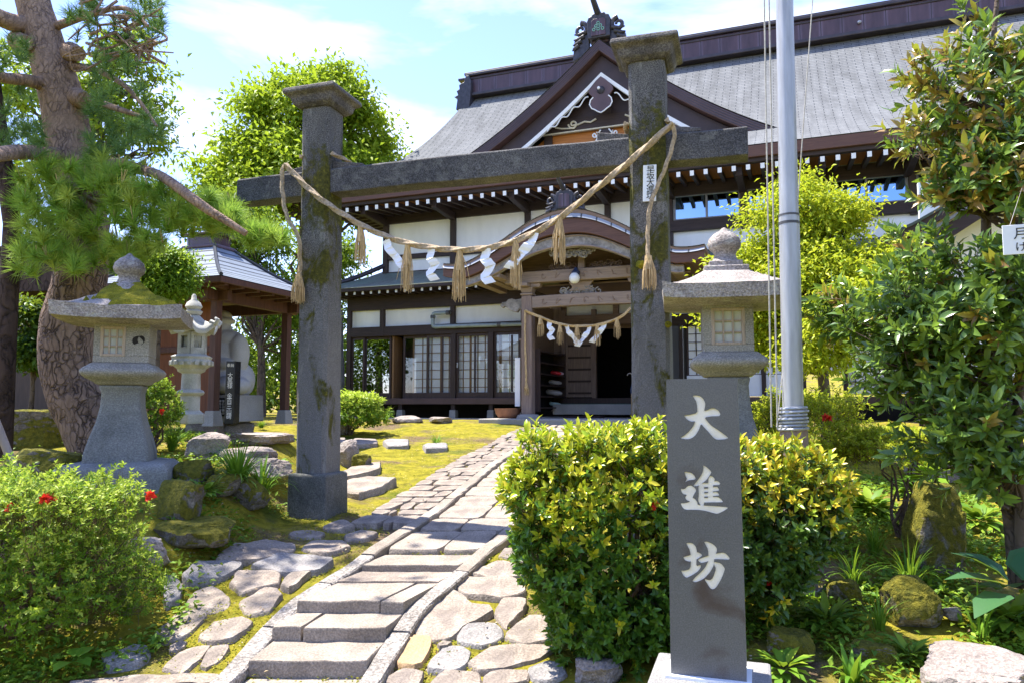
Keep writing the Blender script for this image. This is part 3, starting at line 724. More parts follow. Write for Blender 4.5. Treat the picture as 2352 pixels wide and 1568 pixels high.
raft = MB(); raft.bar((0, -.66, 5.985), (0, .9, 6.16), .09, .12); rend = MB(); rend.bar((0, -.668, 5.985), (0, -.655, 5.986), .094, .124)
r0 = raft.build('rafter', M['beam_dark'], hall); e0 = rend.build('painted_end', M['white_paint'], r0)
def rep(o, loc, par):
    c = o.copy(); link(c); c.parent = par; c.location = loc
    for ch in list(o.children):
        d = ch.copy(); link(d); d.parent = c
    return c
ulist = [-12.68 + .33 * k for k in range(56)]
r0.location = (ulist[0], 0, 0)
for u in ulist[1:]: rep(r0, (u, 0, 0), hall)
for u in (-11.62, -9.31, -6.95, -4.6, -2.85, -1.03, .85, 2.8, 4.8):
    b = MB(); b.bar((u, -.45, 5.98), (u, .9, 5.9), .16, .22); b.build('eave_bracket', M['beam_dark'], hall, bev=.01)

# walls
w = MB(); w.box((2.2, .98, 5.2), (27.7, .10, 2.0)); w.box((-11.55, 6.5, 5.2), (.1, 11.0, 2.0)); w.build('upper_wall', M['wall'], hall)
def beam(u0, u1, z0, z1, y=.9, d=.14, name='timber_beam', m='beam_dark'):
    b = MB(); b.box(((u0 + u1) / 2, y, (z0 + z1) / 2), (u1 - u0, d, z1 - z0)); return b.build(name, M[m], hall, bev=.008)
def post(u, z0, z1, y=.89, w_=.16, name='timber_post', d=.17):
    b = MB(); b.box((u, y, (z0 + z1) / 2), (w_, d, z1 - z0)); return b.build(name, M['post_dark'], hall, bev=.008)
beam(-11.68, 16, 5.87, 6.22); beam(-11.68, -2.98, 4.74, 4.88, .895); beam(-11.68, 16, 4.2, 4.36, .9)
for u in (-11.6, -9.31, -6.95, -4.6, -2.9): post(u, 4.3, 6.2)
for u in (-.99, .9, 2.9, 4.8, 6.8, 8.8): post(u, 4.85, 6.2)
beam(-2.98, 16, 4.9, 5.06, .87, .2); beam(-2.98, 16, 5.06, 5.2, .885, .17)
for u0, u1 in ((-2.8, -1.08), (-.9, .81), (.99, 2.8), (2.99, 4.7), (4.9, 6.7)):
    f = MB()
    um = (u0 + u1) / 2
    for a, b in ((u0, u0 + .05), (u1 - .05, u1), (um - .03, um + .03)): f.box(((a + b) / 2, .915, 5.55), (b - a, .06, .7))
    for z in (5.225, 5.875): f.box((um, .915, z), (u1 - u0 - .1, .055, .05))
    fr = f.build('window', M['alu'], hall, bev=.005)
    g = MB(); g.box((um, .925, 5.55), (u1 - u0 - .1, .008, .6)); g.build('pane', M['glass_up'], fr)

# low roof over the ground floor
def low_roof(u0, u1):
    P, UV = [], []
    for j in range(9):
        t = j / 8; y = -.95 + 1.85 * t; z = 3.62 + .74 * (t * .85 + t * t * .15); a = u0 + (1.75 * t if u0 < -12 else 0)
        P.append([(a + (u1 - a) * i / 20, y, z) for i in range(21)]); UV.append([(a + (u1 - a) * i / 20, t * 2.0) for i in range(21)])
    return grid_mesh('low_roof', M['roof_low'], P, hall, UV)
lr = low_roof(-13.35, 9.5)
P, UV = [], []
for j in range(9):
    t = j / 8; u = -13.35 + 1.75 * t; z = 3.62 + 1.22 * t
    P.append([(u, 11 - (11 - (-.95 + 1.85 * t)) * i / 10, z if i < 10 else 3.62 + .74 * (t * .85 + t * t * .15)) for i in range(11)]); UV.append([(11 - 12 * i / 10, t * 2) for i in range(11)])
grid_mesh('side_low_roof', M['roof_low'], P, hall, UV)
hp = MB(); hp.tube([Vector((-13.35, -.95, 3.64)).lerp(Vector((-11.62, .88, 4.6)), k / 6) + Vector((0, 0, -.12 * math.sin(math.pi * k / 6))) for k in range(7)], .07, 8); hp.build('hip_capping', M['ridge_top'], lr, smooth=True)
eave_line(-.9, 3.56, -13.3, 9.5, .08, .09, 'low_fascia', M['beam_dark'])
s_ = MB(); s_.box((-1.9, -.1, 3.575), (22.5, 1.5, .02)); s_.build('low_soffit', M['beam_dark'], hall)
raft = MB(); raft.bar((0, -.84, 3.475), (0, .2, 3.5), .06, .08); rend = MB(); rend.bar((0, -.846, 3.475), (0, -.836, 3.475), .064, .084)
r1 = raft.build('low_rafter', M['beam_dark'], hall); e1 = rend.build('painted_end', M['white_paint'], r1)
ulist = [-12.95 + .27 * k for k in range(21)] + [-1.2 + .27 * k for k in range(9)]
r1.location = (ulist[0], 0, 0)
for u in ulist[1:]: rep(r1, (u, 0, 0), hall)

# ground floor front
w = MB(); w.box((-9.45, .06, 2.85), (5.5, .08, .62)); w.box((-5.0, .12, 2.8), (3.6, .06, .3)); w.box((3.5, .06, 2.85), (12.6, .08, .62)); w.build('lower_wall', M['wall'], hall)
w = MB(); w.box((-12.22, 5.5, 1.8), (.1, 11, 2.6)); w.build('side_wall', M['wall'], hall)
beam(-12.32, -5.9, 2.3, 2.58, -.02, .16); beam(-12.32, -5.9, 3.08, 3.5, -.02, .18); beam(-2.9, 9, 2.3, 2.58, -.02, .16); beam(-2.9, 9, 3.08, 3.5, -.02, .18)
beam(-12.32, -6.05, .33, .5, -.06, .22, 'sill', 'barge'); beam(-2.9, 9, .33, .5, -.06, .22, 'sill', 'barge')
for u in (-12.26, -11.14, -8.87, -6.75): post(u, 2.3, 3.2, -.025, .13, d=.16)
for u in (-12.26, -8.83, -7.69, -6.78): post(u, .48, 2.34, -.02, .14, d=.15)
for u in (-12.2, -10.5, -8.83, -7.69, -6.78, -1.4, 1.0):
    b = MB(); b.box((u, -.04, .06), (.2, .2, .22), taper=.9); b.build('footing', M['concrete'], hall, bev=.01)
    post(u, .17, .34, -.04, .12, 'floor_post', d=.12)
# rooms behind the glass
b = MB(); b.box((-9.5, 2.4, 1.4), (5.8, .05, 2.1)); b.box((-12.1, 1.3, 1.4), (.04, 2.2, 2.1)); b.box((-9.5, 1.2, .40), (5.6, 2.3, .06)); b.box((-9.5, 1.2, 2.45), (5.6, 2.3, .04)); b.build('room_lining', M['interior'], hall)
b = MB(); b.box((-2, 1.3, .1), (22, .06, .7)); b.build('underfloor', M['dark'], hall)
def sash(u0, u1, y, z0=.5, z1=2.3, st=.06, low=.16, mid=(), g='glass', name='glass_door'):
    f = MB(); um = (u0 + u1) / 2
    for a in (u0 + st / 2, u1 - st / 2): f.box((a, y, (z0 + z1) / 2), (st, .045, z1 - z0))
    f.box((um, y, z1 - .04), (u1 - u0 - 2 * st, .04, .08)); f.box((um, y, z0 + low / 2), (u1 - u0 - 2 * st, .04, low))
    for a in mid: f.box((a, y, (z0 + z1) / 2 + .04), (st * .8, .042, z1 - z0 - .26))
    o = f.build(name, M['door_wood'], hall, bev=.004)
    b = MB(); b.box((um, y + .004, (z0 + z1) / 2 + .04), (u1 - u0 - 2 * st, .008, z1 - z0 - .24)); b.build('pane', M[g], o)
    return o
sash(-12.19, -11.74, -.01, g='glass_low'); sash(-11.78, -10.88, .045, g='glass_low')
sash(-10.48, -9.66, .045, g='glass'); sash(-9.7, -8.9, -.01, mid=(-9.2,)); d1 = sash(-8.76, -7.76, -.01, mid=(-8.2,)); d2 = sash(-7.62, -6.85, -.01, mid=(-7.1,))
for par, u in ((d1, -8.72), (d2, -7.66)):
    b = MB(); b.box((u, -.05, 1.42), (.03, .03, .14)); b.build('pull', M['steel'], par)
b = MB(); b.box((-10.83, .3, 1.4), (.06, .5, 1.8)); b.build('door_jamb', M['lattice'], hall)
def shoji(u0, u1, y, nv, nh=7, z0=.56, z1=2.28, name='paper_screen', bars='lattice'):
    b = MB(); b.box(((u0 + u1) / 2, y + .02, (z0 + z1) / 2), (u1 - u0, .01, z1 - z0)); o = b.build(name, M['paper'], hall)
    l = MB()
    for k in range(nv + 1): l.box((u0 + (u1 - u0) * k / nv, y, (z0 + z1) / 2), (.022 if 0 < k < nv else .05, .02, z1 - z0))
    for k in range(nh + 1): l.box(((u0 + u1) / 2, y - .002, z0 + (z1 - z0) * k / nh), (u1 - u0, .018, .016))
    l.build('lattice', M[bars], o)
shoji(-10.18, -9.3, .1, 3); shoji(-9.28, -8.4, .13, 4); shoji(-8.38, -7.5, .1, 4); shoji(-7.48, -6.7, .13, 3)
for u0 in (-2.4, -1.5, -.6, .3, 1.2, 2.1): shoji(u0, u0 + .86, .05, 4, 6, 1.05 if u0 < 1 else .56, 2.28, bars='door_wood')
b = MB(); b.box((-1.05, .03, .78), (2.75, .05, .52)); b.build('lower_panel', M['paper'], hall)
for u in (-2.55, -1.5, -.6, .3, 1.2, 2.1, 3.0): post(u, .48, 2.34, -.02, .1, d=.15)

# rain pipes
def bez(pts, r): 
    out = [Vector(pts[0])]
    for a, b, c in zip(pts[:-2], pts[1:-1], pts[2:]):
        a, b, c = Vector(a), Vector(b), Vector(c); p, q = b + (a - b).normalized() * r, b + (c - b).normalized() * r
        out += [p, p * .25 + b * .5 + q * .25, q]
    return out + [Vector(pts[-1])]
b = MB(); b.tube(bez([(-8.95, .03, 2.88), (-8.95, -.2, 2.88), (-9.42, -.2, 2.88), (-9.42, -.2, 2.5), (-6.2, -.2, 2.47), (-6.2, -.2, 2.4)], .07), .055, 10); b.build('vent_pipe', M['pipe'], hall, smooth=True)
b = MB()
for u, z in ((-9.42, 2.78), (-8.95, 2.88), (-7.4, 2.485)): b.tube([(u - .05, -.2, z), (u + .05, -.2, z)], .066, 10)
b.build('pipe_collar', M['pipe_dark'], hall, smooth=True)
b = MB(); b.tube(bez([(-12.5, -.5, 3.4), (-12.5, -.12, 3.1), (-12.45, -.12, 1.5), (-12.4, -.12, .1)], .1), .045, 8); b.tube([(-12.45, -.12, 1.7), (-12.42, -.12, .9)], .06, 12, lobes=0); b.build('downpipe', M['pipe_dark'], hall, smooth=True)
b = MB(); b.box((-6.06, -2.4, .85), (.13, .03, 1.15)); b.build('leaning_board', M['paper'], hall, bev=.005)
b = MB(); b.box((-5.95, -2.3, 1.86), (.16, .16, .05)); b.box((-5.95, -2.3, .92), (.11, .11, 1.84)); b.build('side_post_cap', M['wood_grey_z'], hall, bev=.01)

# ------------------------------------------------------------------ big front gable on the roof
UG = -4.82; YG = 1.2
def gz_(t): return 10.69 - (.9 * t - .044 * t * t)
def rake(off, ts): return [(UG + s * t, gz_(t) - off) for s, t in ts]
TS = [(-1, 5.2 * k / 14) for k in range(14, 0, -1)] + [(1, 5.2 * k / 14) for k in range(15)]
gable = MB()
P = []
for yy in (YG - .25, YG + .5, 2.6, 4.2, 5.4): P.append([(u, yy, z + .02) for u, z in rake(0, TS)])
UV = [[(p[1], abs(p[0] - UG) * 1.3) for p in r] for r in P]
g_roof = grid_mesh('gable_roof', M['roof'], P, hall, UV)
def band(o0, o1, y0, y1, name, m, par, bev=.01):
    A, B = rake(o0, TS), rake(o1, TS); b = MB()
    b.strip([(u, y0, z) for u, z in A], [(u, y0, z) for u, z in B], (0, y1 - y0, 0)); return b.build(name, M[m], par, bev=bev)
band(.01, .34, YG - .24, YG + .35, 'rake_edge', 'barge', g_roof, .015)
for k in range(4): band(.05 + .075 * k, .07 + .075 * k, YG - .25 - .004, YG - .2, 'rake_moulding', 'ridge_top', g_roof, 0)
band(.36, .92, YG + .02, YG + .12, 'barge_board', 'barge_in', g_roof)
band(.88, 1.02, YG - .01, YG + .10, 'barge_edge', 'white_paint', g_roof)
g_ = MB()
pl = rake(.9, TS); g_.slab([(u, z) for u, z in pl] + [(UG + 5.2, 6.6), (UG - 5.2, 6.6)], (0, YG + .55, 0), (1, 0, 0), (0, 0, 1), (0, 1, 0), 0, .1)
g_.build('gable_wall', M['amber'], hall)
def gb(u0, u1, z0, z1, y, d=.14, m='beam_dark', name='gable_beam'):
    b = MB(); b.box(((u0 + u1) / 2, y, (z0 + z1) / 2), (u1 - u0, d, z1 - z0)); return b.build(name, M[m], hall, bev=.01)
gb(UG - 1.9, UG + 1.9, 8.35, 8.72, YG + .46); gb(UG - 3.2, UG + 3.2, 7.4, 7.55, YG + .46)
gb(UG - 1.9, UG + 1.9, 8.3, 8.345, YG + .42, .1, 'cream_paint', 'gable_line')
for u in (-1.75, 1.75): gb(UG + u - .12, UG + u + .12, 7.5, 8.35, YG + .48, .12)
gb(UG - .18, UG + .18, 8.7, 9.5, YG + .48, .12)
b = MB(); b.slab([(-1.6, 8.72), (1.6, 8.72), (.0, 9.75)], (UG, YG + .5, 0), (1, 0, 0), (0, 0, 1), (0, 1, 0), -.03, .04); b.build('gable_shade_board', M['barge_in'], hall)
# hanging pendant, outlined in white, with a boss; scroll lines each side
def outline(pts, z_y, r, name, m, par, sc=1.0, o=(0, 0), mirror=False, n=6):
    for sgn in ((1, -1) if mirror else (1,)):
        b = MB(); b.tube([(UG + o[0] + sgn * p[0] * sc, z_y, o[1] + p[1] * sc) for p in pts], r, n)
        q = b.build(name, M[m], par, smooth=True)
    return q
half = [(0, 9.66), (.14, 9.55), (.34, 9.33), (.36, 9.22), (.3, 9.14), (.22, 9.06), (.3, 8.98), (.33, 8.86), (.27, 8.74), (.18, 8.69), (.1, 8.63), (0, 8.58)]
pend = MB(); pend.slab([(UG + x, z) for x, z in half] + [(UG - x, z) for x, z in half[-2:0:-1]], (0, YG - .08, 0), (1, 0, 0), (0, 0, 1), (0, 1, 0), 0, .08)
pd = pend.build('gable_pendant', M['barge'], hall, bev=.01)
outline(half[5:], YG - .09, .018, 'pendant_edge', 'white_paint', pd, mirror=True)
b = MB(); b.lathe([(.12, 0), (.1, .05), (.05, .08)], n=12); 
o = b.build('boss', M['ornament'], pd, smooth=True); o.location = (UG, YG - .08, 9.25); o.rotation_euler = (math.pi / 2, 0, 0)
b = MB(); b.lathe([(.045, 0), (.04, .04), (.0, .06)], n=10); o = b.build('boss_tip', M['white_paint'], pd, smooth=True); o.location = (UG - .04, YG - .15, 9.28); o.rotation_euler = (math.pi / 2, 0, 0)
sw = []
for k in range(40):
    t = k / 39; x = .38 + 1.25 * t; z = 9.12 - .86 * t + .055 * math.sin(t * 22) ; sw.append((x, z))
outline(sw, YG - .02, .018, 'gable_scroll', 'white_paint', hall, mirror=True)
def curl(cx, cz, r0, turns, ph, n=22): return [(cx + r0 * (1 - .75 * k / n) * math.cos(ph + turns * 2 * math.pi * k / n), cz + r0 * (1 - .75 * k / n) * math.sin(ph + turns * 2 * math.pi * k / n)) for k in range(n + 1)]
outline(curl(-.95, 8.53, .14, 1.3, 3.1) + [(-.8, 8.5), (-.6, 8.56), (-.42, 8.52), (-.25, 8.6)], YG + .36, .028, 'cloud_carving', 'cream_paint', hall)
outline([(-1.5, 8.5), (-1.3, 8.44), (-1.1, 8.42), (-.9, 8.4)], YG + .36, .022, 'cloud_carving', 'cream_paint', hall)
outline([(.6, 8.6), (.75, 8.52), (.95, 8.46), (1.1, 8.54), (1.3, 8.6), (1.45, 8.56)], YG + .36, .028, 'cloud_carving', 'cream_paint', hall)
frog = [(.12, 8.25), (.2, 8.14)] + curl(.3, 8.12, .1, 1.1, 2.2, 14) + [(.22, 8.02), (.3, 7.86), (.45, 7.72), (.6, 7.68)] + curl(.72, 7.76, .09, 1.0, 3.6, 14) + [(.8, 7.68), (1.0, 7.62)]
outline(frog, YG + .36, .022, 'frog_leg_strut', 'white_paint', hall, mirror=True)
outline([(.0, 8.0), (.14, 7.96), (.3, 7.78), (.4, 7.6)], YG + .36, .02, 'frog_leg_strut', 'white_paint', hall, mirror=True)
b = MB(); b.slab([(-.3, 7.6), (.3, 7.6), (.42, 7.75), (.22, 8.0), (.16, 8.3), (-.16, 8.3), (-.22, 8.0), (-.42, 7.75)], (UG, YG + .42, 0), (1, 0, 0), (0, 0, 1), (0, 1, 0), 0, .08); b.build('strut_block', M['barge_in'], hall)

# demon tile on the gable apex
def ridge_ornament(u, y, z, s, crest):
    e = thing('ridge_ornament', None, None, (u, y, z)); e.parent = hall
    body = [(-.31, 0), (-.33, .5), (-.28, .62), (-.2, .64), (-.16, .7), (.16, .7), (.2, .64), (.28, .62), (.33, .5), (.31, 0)]
    b = MB(); b.slab([(x * s, q * s) for x, q in body], (0, 0, 0), (1, 0, 0), (0, 0, 1), (0, 1, 0), -.12 * s, .3 * s); b.build('tile_body', M['ornament'], e, bev=.025 * s)
    b = MB(); b.slab([(-.2 * s, .05 * s), (.2 * s, .05 * s), (.2 * s, .46 * s), (.14 * s, .53 * s), (-.14 * s, .53 * s), (-.2 * s, .46 * s)], (0, -.125 * s, 0), (1, 0, 0), (0, 0, 1), (0, 1, 0), -.02 * s, 0); b.build('tile_panel', M['ridge'], e, bev=.01 * s)
    if crest:
        b = MB()
        for x, q in ((-.12, .22), (0, .22), (.12, .22), (-.06, .31), (.06, .31), (0, .39)):
            b.tube([(s * (x + .035 * math.cos(a)), -.155 * s, s * (q + .035 * math.sin(a) * 1.1)) for a in [2 * math.pi * k / 10 for k in range(11)]], .013 * s, 5)
        b.build('crest', M['crest'], e)
    for sg in (-1, 1):
        b = MB()
        b.tube([(sg * s * (x + .52), -.02 * s, s * (q + .34)) for x, q in curl(0, 0, .2, 1.25, 1.6 if sg > 0 else 1.6, 18)], [.075 * s * (1 - .5 * k / 18) for k in range(19)], 8)
        for k in range(4): b.tube([(sg * s * (.34 + .08 * k), -.05 * s, s * (.26 - .12 * k)), (sg * s * (.56 + .05 * k), -.05 * s, s * (.2 - .13 * k)), (sg * s * (.7 + .02 * k), -.02 * s, s * (.24 - .15 * k))], [.06 * s, .05 * s, .02 * s], 7)
        b.slab([(sg * s * .3, -.35 * s), (sg * s * .75, -.5 * s), (sg * s * .7, .1 * s), (sg * s * .5, .2 * s), (sg * s * .3, .25 * s)], (0, 0, 0), (1, 0, 0), (0, 0, 1), (0, 1, 0), -.02 * s, .15 * s)
        b.build('tile_scroll', M['ornament'], e, smooth=True)
    b = MB(); b.tube([(0, .3 * s, .62 * s), (-.03 * s, -.1 * s, .72 * s), (-.06 * s, -.55 * s, .92 * s), (-.08 * s, -.82 * s, 1.18 * s)], [.1 * s, .09 * s, .075 * s, .07 * s], 10); b.build('tile_horn', M['ornament'], e, smooth=True)
ridge_ornament(UG, YG - .15, 10.72, 1.05, True)
b = MB(); b.box((UG, 3.2, 10.85), (.5, 4.2, .4)); b.box((UG, 3.2, 11.1), (.4, 4.2, .14)); b.build('gable_ridge', M['ridge'], g_roof, bev=.03)

# ------------------------------------------------------------------ entrance porch with its wave-shaped gable
UK, HW, YK = -4.55, 2.98, -3.4
def kz(u):
    t = abs(u - UK) / HW
    return 3.50 + 1.12 * (.5 + .5 * math.cos(math.pi * min(1, t * 1.02))) + .10 * max(0, t - .8) / .2
KU = [UK - HW + 2 * HW * i / 40 for i in range(41)]
P, UV = [], []
arc = [0]
for a, b_ in zip(KU[:-1], KU[1:]): arc.append(arc[-1] + math.hypot(b_ - a, kz(b_) - kz(a)))
for y in (YK - .08, -2.4, -1.4, -.4, .3, .95): P.append([(u, y, kz(u) + .05 * 0) for u in KU]); UV.append([(y, a) for a in arc])
p_roof = grid_mesh('porch_roof', M['roof_porch'], P, hall, UV)
def kband(o0, o1, y0, y1, name, m, par, taper=False, us=KU, bev=.01):
    b = MB(); f = lambda u, o: kz(u) - o * (1 if not taper else (.55 + .45 * (1 - abs(u - UK) / HW)))
    b.strip([(u, y0, f(u, o0)) for u in us], [(u, y0, f(u, o1)) for u in us], (0, y1 - y0, 0)); return b.build(name, M[m], par, bev=bev)
kband(.012, .10, YK - .06, .9, 'roof_deck', 'wood_porch', p_roof)
def klip():
    A = [(u, YK - .1, kz(u) - .21 * (.55 + .45 * (1 - abs(u - UK) / HW))) for u in KU]; rows = [A]; uvs = [[(-.36, a) for a in arc]]
    for k in range(1, 6):
        t = k / 5; rows.append([(u, YK - .1 + .34 * t ** 1.6, p[2] + (kz(u) + .03 - p[2]) * math.sin(t * math.pi / 2)) for u, p in zip(KU, A)]); uvs.append([(-.36 + .36 * t, a) for a in arc])
    return grid_mesh('roof_lip', M['roof_porch'], rows, p_roof, uvs)
klip()
kband(.21, .55, YK - .05, YK + .1, 'porch_fascia', 'fascia', p_roof, True)
KI = [u for u in KU if abs(u - UK) < HW * .88]
kband(.56, .86, YK + .06, YK + .2, 'wave_board', 'carve', p_roof, True, KI, .03)
kband(.81, .85, YK + .03, YK + .08, 'wave_board_bead', 'wood_grey', p_roof, True, KI, .01)
kband(.585, .61, YK + .03, YK + .08, 'wave_board_bead', 'wood_grey', p_roof, True, KI, .01)
b = MB(); b.box((UK - .0, .0, 4.72), (.42, 2.0, .3)); b.box((UK, -1.6, 4.72), (.42, 3.4, .26)); b.box((UK, -1.0, 4.88), (.3, 3.9, .1)); b.build('porch_ridge', M['ornament'], p_roof, bev=.03)
ridge_ornament(UK - .05, YK + .1, 4.66, .62, False)
# posts, stone bases, beams
porch_post = None
for u in (-5.72, -3.0):
    b = MB(); b.box((u, -2.6, 1.47), (.26, .26, 2.76)); b.build('porch_post', M['wood_grey_z'], hall, bev=.025)
    b = MB(); b.lathe([(.2, -.12), (.27, -.05), (.285, .02), (.25, .08), (.17, .10)], (u, -2.6, 0), 20); b.build('post_base', M['concrete'], hall, smooth=True)
    b = MB(); b.box((u, -2.6, 2.88), (.3, .3, .05)); b.box((u, -2.6, 2.97), (.24, .24, .12), taper=1.35); b.box((u, -2.6, 3.08), (.62, .2, .1), taper=1.1); b.box((u, -2.6, 3.08), (.2, .7, .09)); b.build('bracket_block', M['wood_grey'], hall, bev=.015)
    sg = -1 if u < UK else 1
    kb = [(0, .0), (.08, .02), (.16, -.06), (.3, -.03), (.42, .04), (.52, .1), (.6, .06), (.66, .12), (.6, .2), (.48, .2), (.42, .26), (.3, .28), (.2, .24), (0, .27)]
    b = MB(); b.slab([(sg * x * .85, z) for x, z in kb], (u + sg * .13, -2.66, 2.53), (1, 0, 0), (0, 0, 1), (0, 1, 0), 0, .12); b.build('beam_nose', M['carve'], hall, bev=.015)
def pbeam(u0, u1, z0, z1, y, d, name='porch_beam', m='wood_grey', arch=0.0):
    b = MB(); n = 12
    A = [(u0 + (u1 - u0) * k / n, y - d / 2, z1 + arch * math.sin(math.pi * k / n)) for k in range(n + 1)]; B = [(u0 + (u1 - u0) * k / n, y - d / 2, z0 + arch * math.sin(math.pi * k / n)) for k in range(n + 1)]
    b.strip(A, B, (0, d, 0)); return b.build(name, M[m], hall, bev=.02)
bl_ = pbeam(-5.59, -3.13, 2.54, 2.82, -2.62, .2, arch=.02); bu_ = pbeam(-6.25, -2.4, 3.13, 3.4, -2.66, .22)
b = MB()
for (z0, y) in ((2.68, -2.724), (3.265, -2.774)):
    for k in range(7):
        u = -5.35 + k * .33
        b.tube([(u + .12 * t + .05 * math.cos(t * 5), y, z0 + .06 * math.sin(t * 6 + k)) for t in [i / 9 for i in range(10)]], .008, 5)
b.build('carved_vine', M['wood_porch'], bl_)
# tympanum: dark boards, short post, carvings
b = MB(); b.slab([(u, kz(u) - .3) for u in KI] + [(KI[-1], 3.25), (KI[0], 3.25)], (0, -2.2, 0), (1, 0, 0), (0, 0, 1), (0, 1, 0), 0, .06); b.build('tympanum', M['wood_porch'], hall)
b = MB(); b.box((UK + .15, -2.64, 3.56), (.17, .16, .32), taper=.8); b.build('king_post', M['wood_grey_z'], hall, bev=.02)
def carving(cx, cz, w_, h_, y, n, m='carve', sd=1):
    b = MB(); rr = random.Random(sd)
    for k in range(n):
        x = cx + rr.uniform(-.5, .5) * w_; z = cz + rr.uniform(-.5, .5) * h_ * (1 - abs(x - cx) / w_ * 1.4)
        b.tube([(p[0], y + rr.uniform(-.02, .02), p[1]) for p in curl(x, z, rr.uniform(.05, .1), 1.1, rr.uniform(0, 6), 10)], .018, 5)
    b.box((cx, y + .03, cz), (w_ * .7, .03, h_ * .5)); return b.build('carving', M[m], hall, smooth=False)
carving(UK + .1, 3.7, 1.1, .24, -3.1, 26, sd=3); carving(UK - .35, 3.5, .6, .2, -2.5, 14, 'wood_porch', 4); carving(UK + .65, 3.5, .7, .2, -2.5, 14, 'wood_porch', 5)
carving(UK + .12, 2.9, .95, .14, -2.64, 22, sd=6)
b = MB(); b.slab([(-.28, 2.9), (.28, 2.9), (.2, 3.0), (.3, 3.13), (-.3, 3.13), (-.2, 3.0)], (UK + .12, -2.66, 0), (1, 0, 0), (0, 0, 1), (0, 1, 0), 0, .1); b.build('frog_leg_strut', M['wood_grey'], hall, bev=.015)
# globe lamp on the upper beam
b = MB(); b.lathe([(.085, 0), (.1, .06), (.06, .1), (.03, .16)], (UK + .07, -2.87, 3.24), 12); lamp = b.build('porch_lamp', M['navy'], hall, smooth=True)
b = MB(); b.lathe([(.02, -.125), (.07, -.11), (.11, -.06), (.125, 0), (.11, .06), (.07, .11), (.02, .125)], (UK + .05, -2.92, 3.15), 18); b.build('globe', M['globe'], lamp, smooth=True)
# side rafters under the porch eaves
for sg, u in ((-1, UK - 2.3), (1, UK + 2.3)):
    for k in range(3):
        b = MB(); b.box((u - sg * .28 * k, -2.3, 3.27 - .07 * (k == 0)), (.22, 2.0, .1)); b.build('porch_eave_beam', M['wood_grey'], hall, bev=.01)
# entrance wall
def ebox(c, d, name, m, bev=.006, par=None):
    b = MB(); b.box(c, d); return b.build(name, M[m], par or hall, bev=bev)
ebox((-4.3, .2, 3.25), (3.0, .05, 1.9), 'entrance_upper_wall', 'wood_porch', 0); ebox((-4.3, -1.1, 3.1), (2.9, 2.6, .04), 'entrance_ceiling', 'wood_porch', 0)
ebox((-5.19, .0, 1.46), (.74, .06, 1.9), 'entrance_door', 'wood_grey_z')
for k in range(6): ebox((-5.19, -.045, .62 + k * .31), (.62, .03, .05), 'door_rail', 'door_wood')
for k in (-.34, .34): ebox((-5.19 + k, -.04, 1.46), (.06, .04, 1.88), 'door_stile', 'wood_grey_z')
ebox((-4.2, -.01, 2.52), (3.0, .16, .28), 'entrance_lintel', 'wood_porch'); ebox((-4.2, -.04, 3.0), (3.0, .12, .1), 'entrance_lintel', 'wood_porch')
ebox((-4.2, -.03, 2.8), (.14, .12, .3), 'entrance_strut', 'wood_porch')
for u in (-5.62, -4.79, -2.95): ebox((u, -.02, 1.6), (.12, .14, 2.4), 'entrance_post', 'wood_grey_z')
ebox((-4.3, -.05, .41), (2.7, .3, .16), 'entrance_sill', 'door_wood'); ebox((-4.3, -.35, .335), (2.5, .35, .02), 'sill_edging', 'green_edge')
ebox((-4.3, -.55, .2), (2.7, .8, .26), 'entrance_step', 'concrete', .015)
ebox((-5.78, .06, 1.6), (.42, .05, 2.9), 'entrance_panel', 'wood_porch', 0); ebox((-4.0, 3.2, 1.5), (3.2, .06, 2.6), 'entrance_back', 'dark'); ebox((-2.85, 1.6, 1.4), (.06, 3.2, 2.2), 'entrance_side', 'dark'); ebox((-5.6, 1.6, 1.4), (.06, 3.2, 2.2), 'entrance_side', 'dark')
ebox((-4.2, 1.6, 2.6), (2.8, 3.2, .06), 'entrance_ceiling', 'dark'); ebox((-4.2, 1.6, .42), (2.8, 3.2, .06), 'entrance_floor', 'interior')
for z in (1.9, 1.5, 1.1): ebox((-3.9, 3.1, z), (.6, .04, .28), 'inner_frame', 'interior')
# side walls of the porch
ebox((-5.93, -1.2, 1.9), (.06, 2.4, 1.9), 'porch_side_wall', 'wood_porch'); ebox((-5.8, .0, 2.55), (.24, .1, 1.0), 'entrance_post', 'wood_grey_z')
ebox((-2.8, -1.2, 1.5), (.06, 2.4, 2.6), 'porch_side_wall', 'wood_porch')
ebox((-3.28, -2.0, 1.42), (.05, .3, 1.5), 'notice_board', 'wood_grey_z')

# porch floor and the kerb along the building are part of the setting
mb = MB(); mb.box((-4.4, -1.7, -.1), (4.4, 3.6, .2)); mb.box((-8.8, -.9, -.16), (8.6, .5, .24)); o = mb.build('porch_pavement', M['concrete'], bev=.02); o.location = hall.location; o.rotation_euler = hall.rotation_euler; tag(o, kind='structure')
# ------------------------------------------------------------------ stone gate (local frame: x along the gate, y away from the viewer)
PG = R(17); GC = 7.33 * math.cos(PG)
GO = Vector((GC * math.sin(PG), GC * math.cos(PG), 0))
def gate_l(x, y, Yoff=0.0):
    """pixel -> (x, z) in the gate plane (offset Yoff along local y)"""
    d = ray(x, y); W_ = Vector((math.sin(PG), math.cos(PG), 0)); U_ = Vector((math.cos(PG), -math.sin(PG), 0))
    t = ((GO - EYE).dot(W_) + Yoff) / d.dot(W_); p = EYE + d * t - GO; return p.dot(U_), p.z
gate = thing('stone_gate', 'tall weathered dark stone gate with two square capped pillars and one crossbeam', 'stone gate', (GO.x, GO.y, 0), -PG)
ZL, ZRt = gz(-2.2, 8.0) - .05, gz(1.34, 6.92) - .05
xl, _ = gate_l(708, 1000, -.17); xr, _ = gate_l(1500, 900, -.17)
xl += .03; xr -= .02
